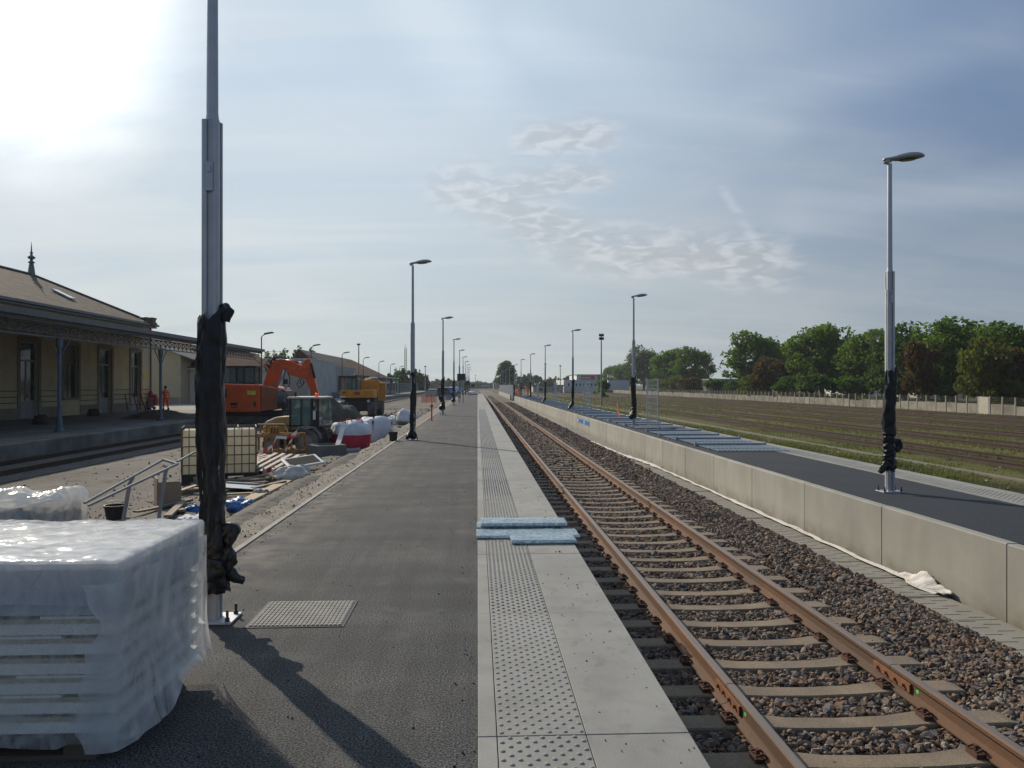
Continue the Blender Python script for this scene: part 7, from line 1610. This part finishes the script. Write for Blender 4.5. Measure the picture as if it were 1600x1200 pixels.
for i, (a, b, tp, Y, c, lb) in enumerate([(672, 690, 601, 560, (.42, .40, .38), 'pale distant house left of the third lamp post'), (692, 704, 599, 600, (.36, .34, .32), 'greyish distant house just behind the third lamp post'), (705, 717, 602, 540, (.50, .47, .43), 'cream distant house behind the fourth lamp post'), (740, 752, 600, 620, (.40, .37, .34), 'brownish distant house above the end of the rails'), (753, 765, 602, 600, (.48, .45, .42), 'pale pinkish distant house left of the lone tree'), (771, 779, 597, 420, (.42, .40, .35), 'narrow two-storey distant house touching the lone tree')]):
    simple_building(a, b, tp, Y, lb, c, GRY, 'distant_house', 12, pitch=3.0, cat='house')
# parked vehicles and containers far left
def van(px, py, Y, label, c, rz=0, L_=4.6):
    p = W(px, py, Y); t = thing('parked_van', label, 'van', (p.x, Y, -.76), rz); m = MB(); m.prism([(-L_/2, .35), (L_/2, .35), (L_/2, 1.0), (L_/2-.5, 1.15), (L_/2-1.1, 1.95), (-L_/2+.1, 2.0), (-L_/2, 1.2)], 'y', -.85, .85); m.build('body', mat('van_'+label[:6], c, .4, coat=.3), t, bevel=.08)
    m = MB(); m.prism([(L_/2-1.15, 1.18), (L_/2-.55, 1.18), (L_/2-1.1, 1.88), (L_/2-1.15, 1.88)], 'y', -.86, .86); m.prism([(-L_/2+.3, 1.25), (L_/2-1.25, 1.25), (L_/2-1.25, 1.85), (-L_/2+.35, 1.85)], 'y', -.86, .86); m.build('windows', GLASS, t)
    for x in (-L_/2+.8, L_/2-.8):
        for y in (-.8, .8): m = MB(); m.cyl((x, y-.1, .32), (x, y+.1, .32), .32, 14); m.build('wheel', DARKM, t)
van(699, 606, 150, 'dark blue van parked beyond the third lamp post', (.03, .06, .16), -.9); van(712, 606, 165, 'pale blue van parked beside the dark blue one', (.35, .45, .55), -1.2)
def container(px, py, Y, rx, ry, h, c, label):
    p = W(px, py, Y); t = thing('site_container', label, 'container', (p.x, Y, -.76)); m = MB(); m.box(-rx, rx, -ry, ry, 0, h); k = -rx+.2
    while k < rx-.2: m.box(k, k+.12, -ry-.04, -ry, .1, h-.1); k += .35
    m.build('shell', mat('cont_'+label[:8], c, .6, var=.15), t); m = MB(); m.box(-rx, rx, -ry-.05, ry+.05, h, h+.1); m.build('lid', DSTEEL, t)
container(677, 610, 160, 1.6, 1.2, 1.3, (.42, .42, .40), 'pale grey container in the yard left of the third lamp post'); container(706, 615, 120, 1.0, .8, .8, (.25, .30, .36), 'blue-grey crate stack on the ground behind the platform lamps'); 
# long dark rail / parapet line on the horizon
t = thing('road_bridge', 'long low dark parapet crossing the whole background at the horizon', 'bridge', (0, 450, 0)); m = MB(); m.box(-110, 75, 0, 1, -.4, .55); m.build('parapet', mat('parapet_dark', (.09, .085, .08), .9), t); m = MB()
for k in range(38): m.box(-110+k*5, -109.7+k*5, -.1, 0, -.9, 1.0)
m.build('posts', mat('parapet_dark', (.09, .085, .08), .9), t)[('kind')] = 'stuff'

# ------------------------------------------------------------------ air
HAZE = True
if HAZE:
    mb = MB(); mb.box(-900, 900, -70, 1150, -2.2, 30); o = mb.build('haze', []) if 0 else None
    me = bpy.data.meshes.new('haze'); me.from_pydata(mb.v, [], mb.f); hm = bpy.data.materials.new('haze'); hm.use_nodes = True; nt = hm.node_tree; nt.nodes.clear(); out = nt.nodes.new('ShaderNodeOutputMaterial'); pv = nt.nodes.new('ShaderNodeVolumePrincipled')
    pv.inputs['Color'].default_value = (.80, .87, .95, 1); pv.inputs['Density'].default_value = .00022; pv.inputs['Anisotropy'].default_value = .2; nt.links.new(pv.outputs[0], out.inputs['Volume'])
    me.materials.append(hm); o = bpy.data.objects.new('haze', me); COL.objects.link(o); o['kind'] = 'stuff'; o['label'] = 'thin pale air haze over the whole railway yard'; o['category'] = 'haze'
SC.cycles.volume_bounces = 0
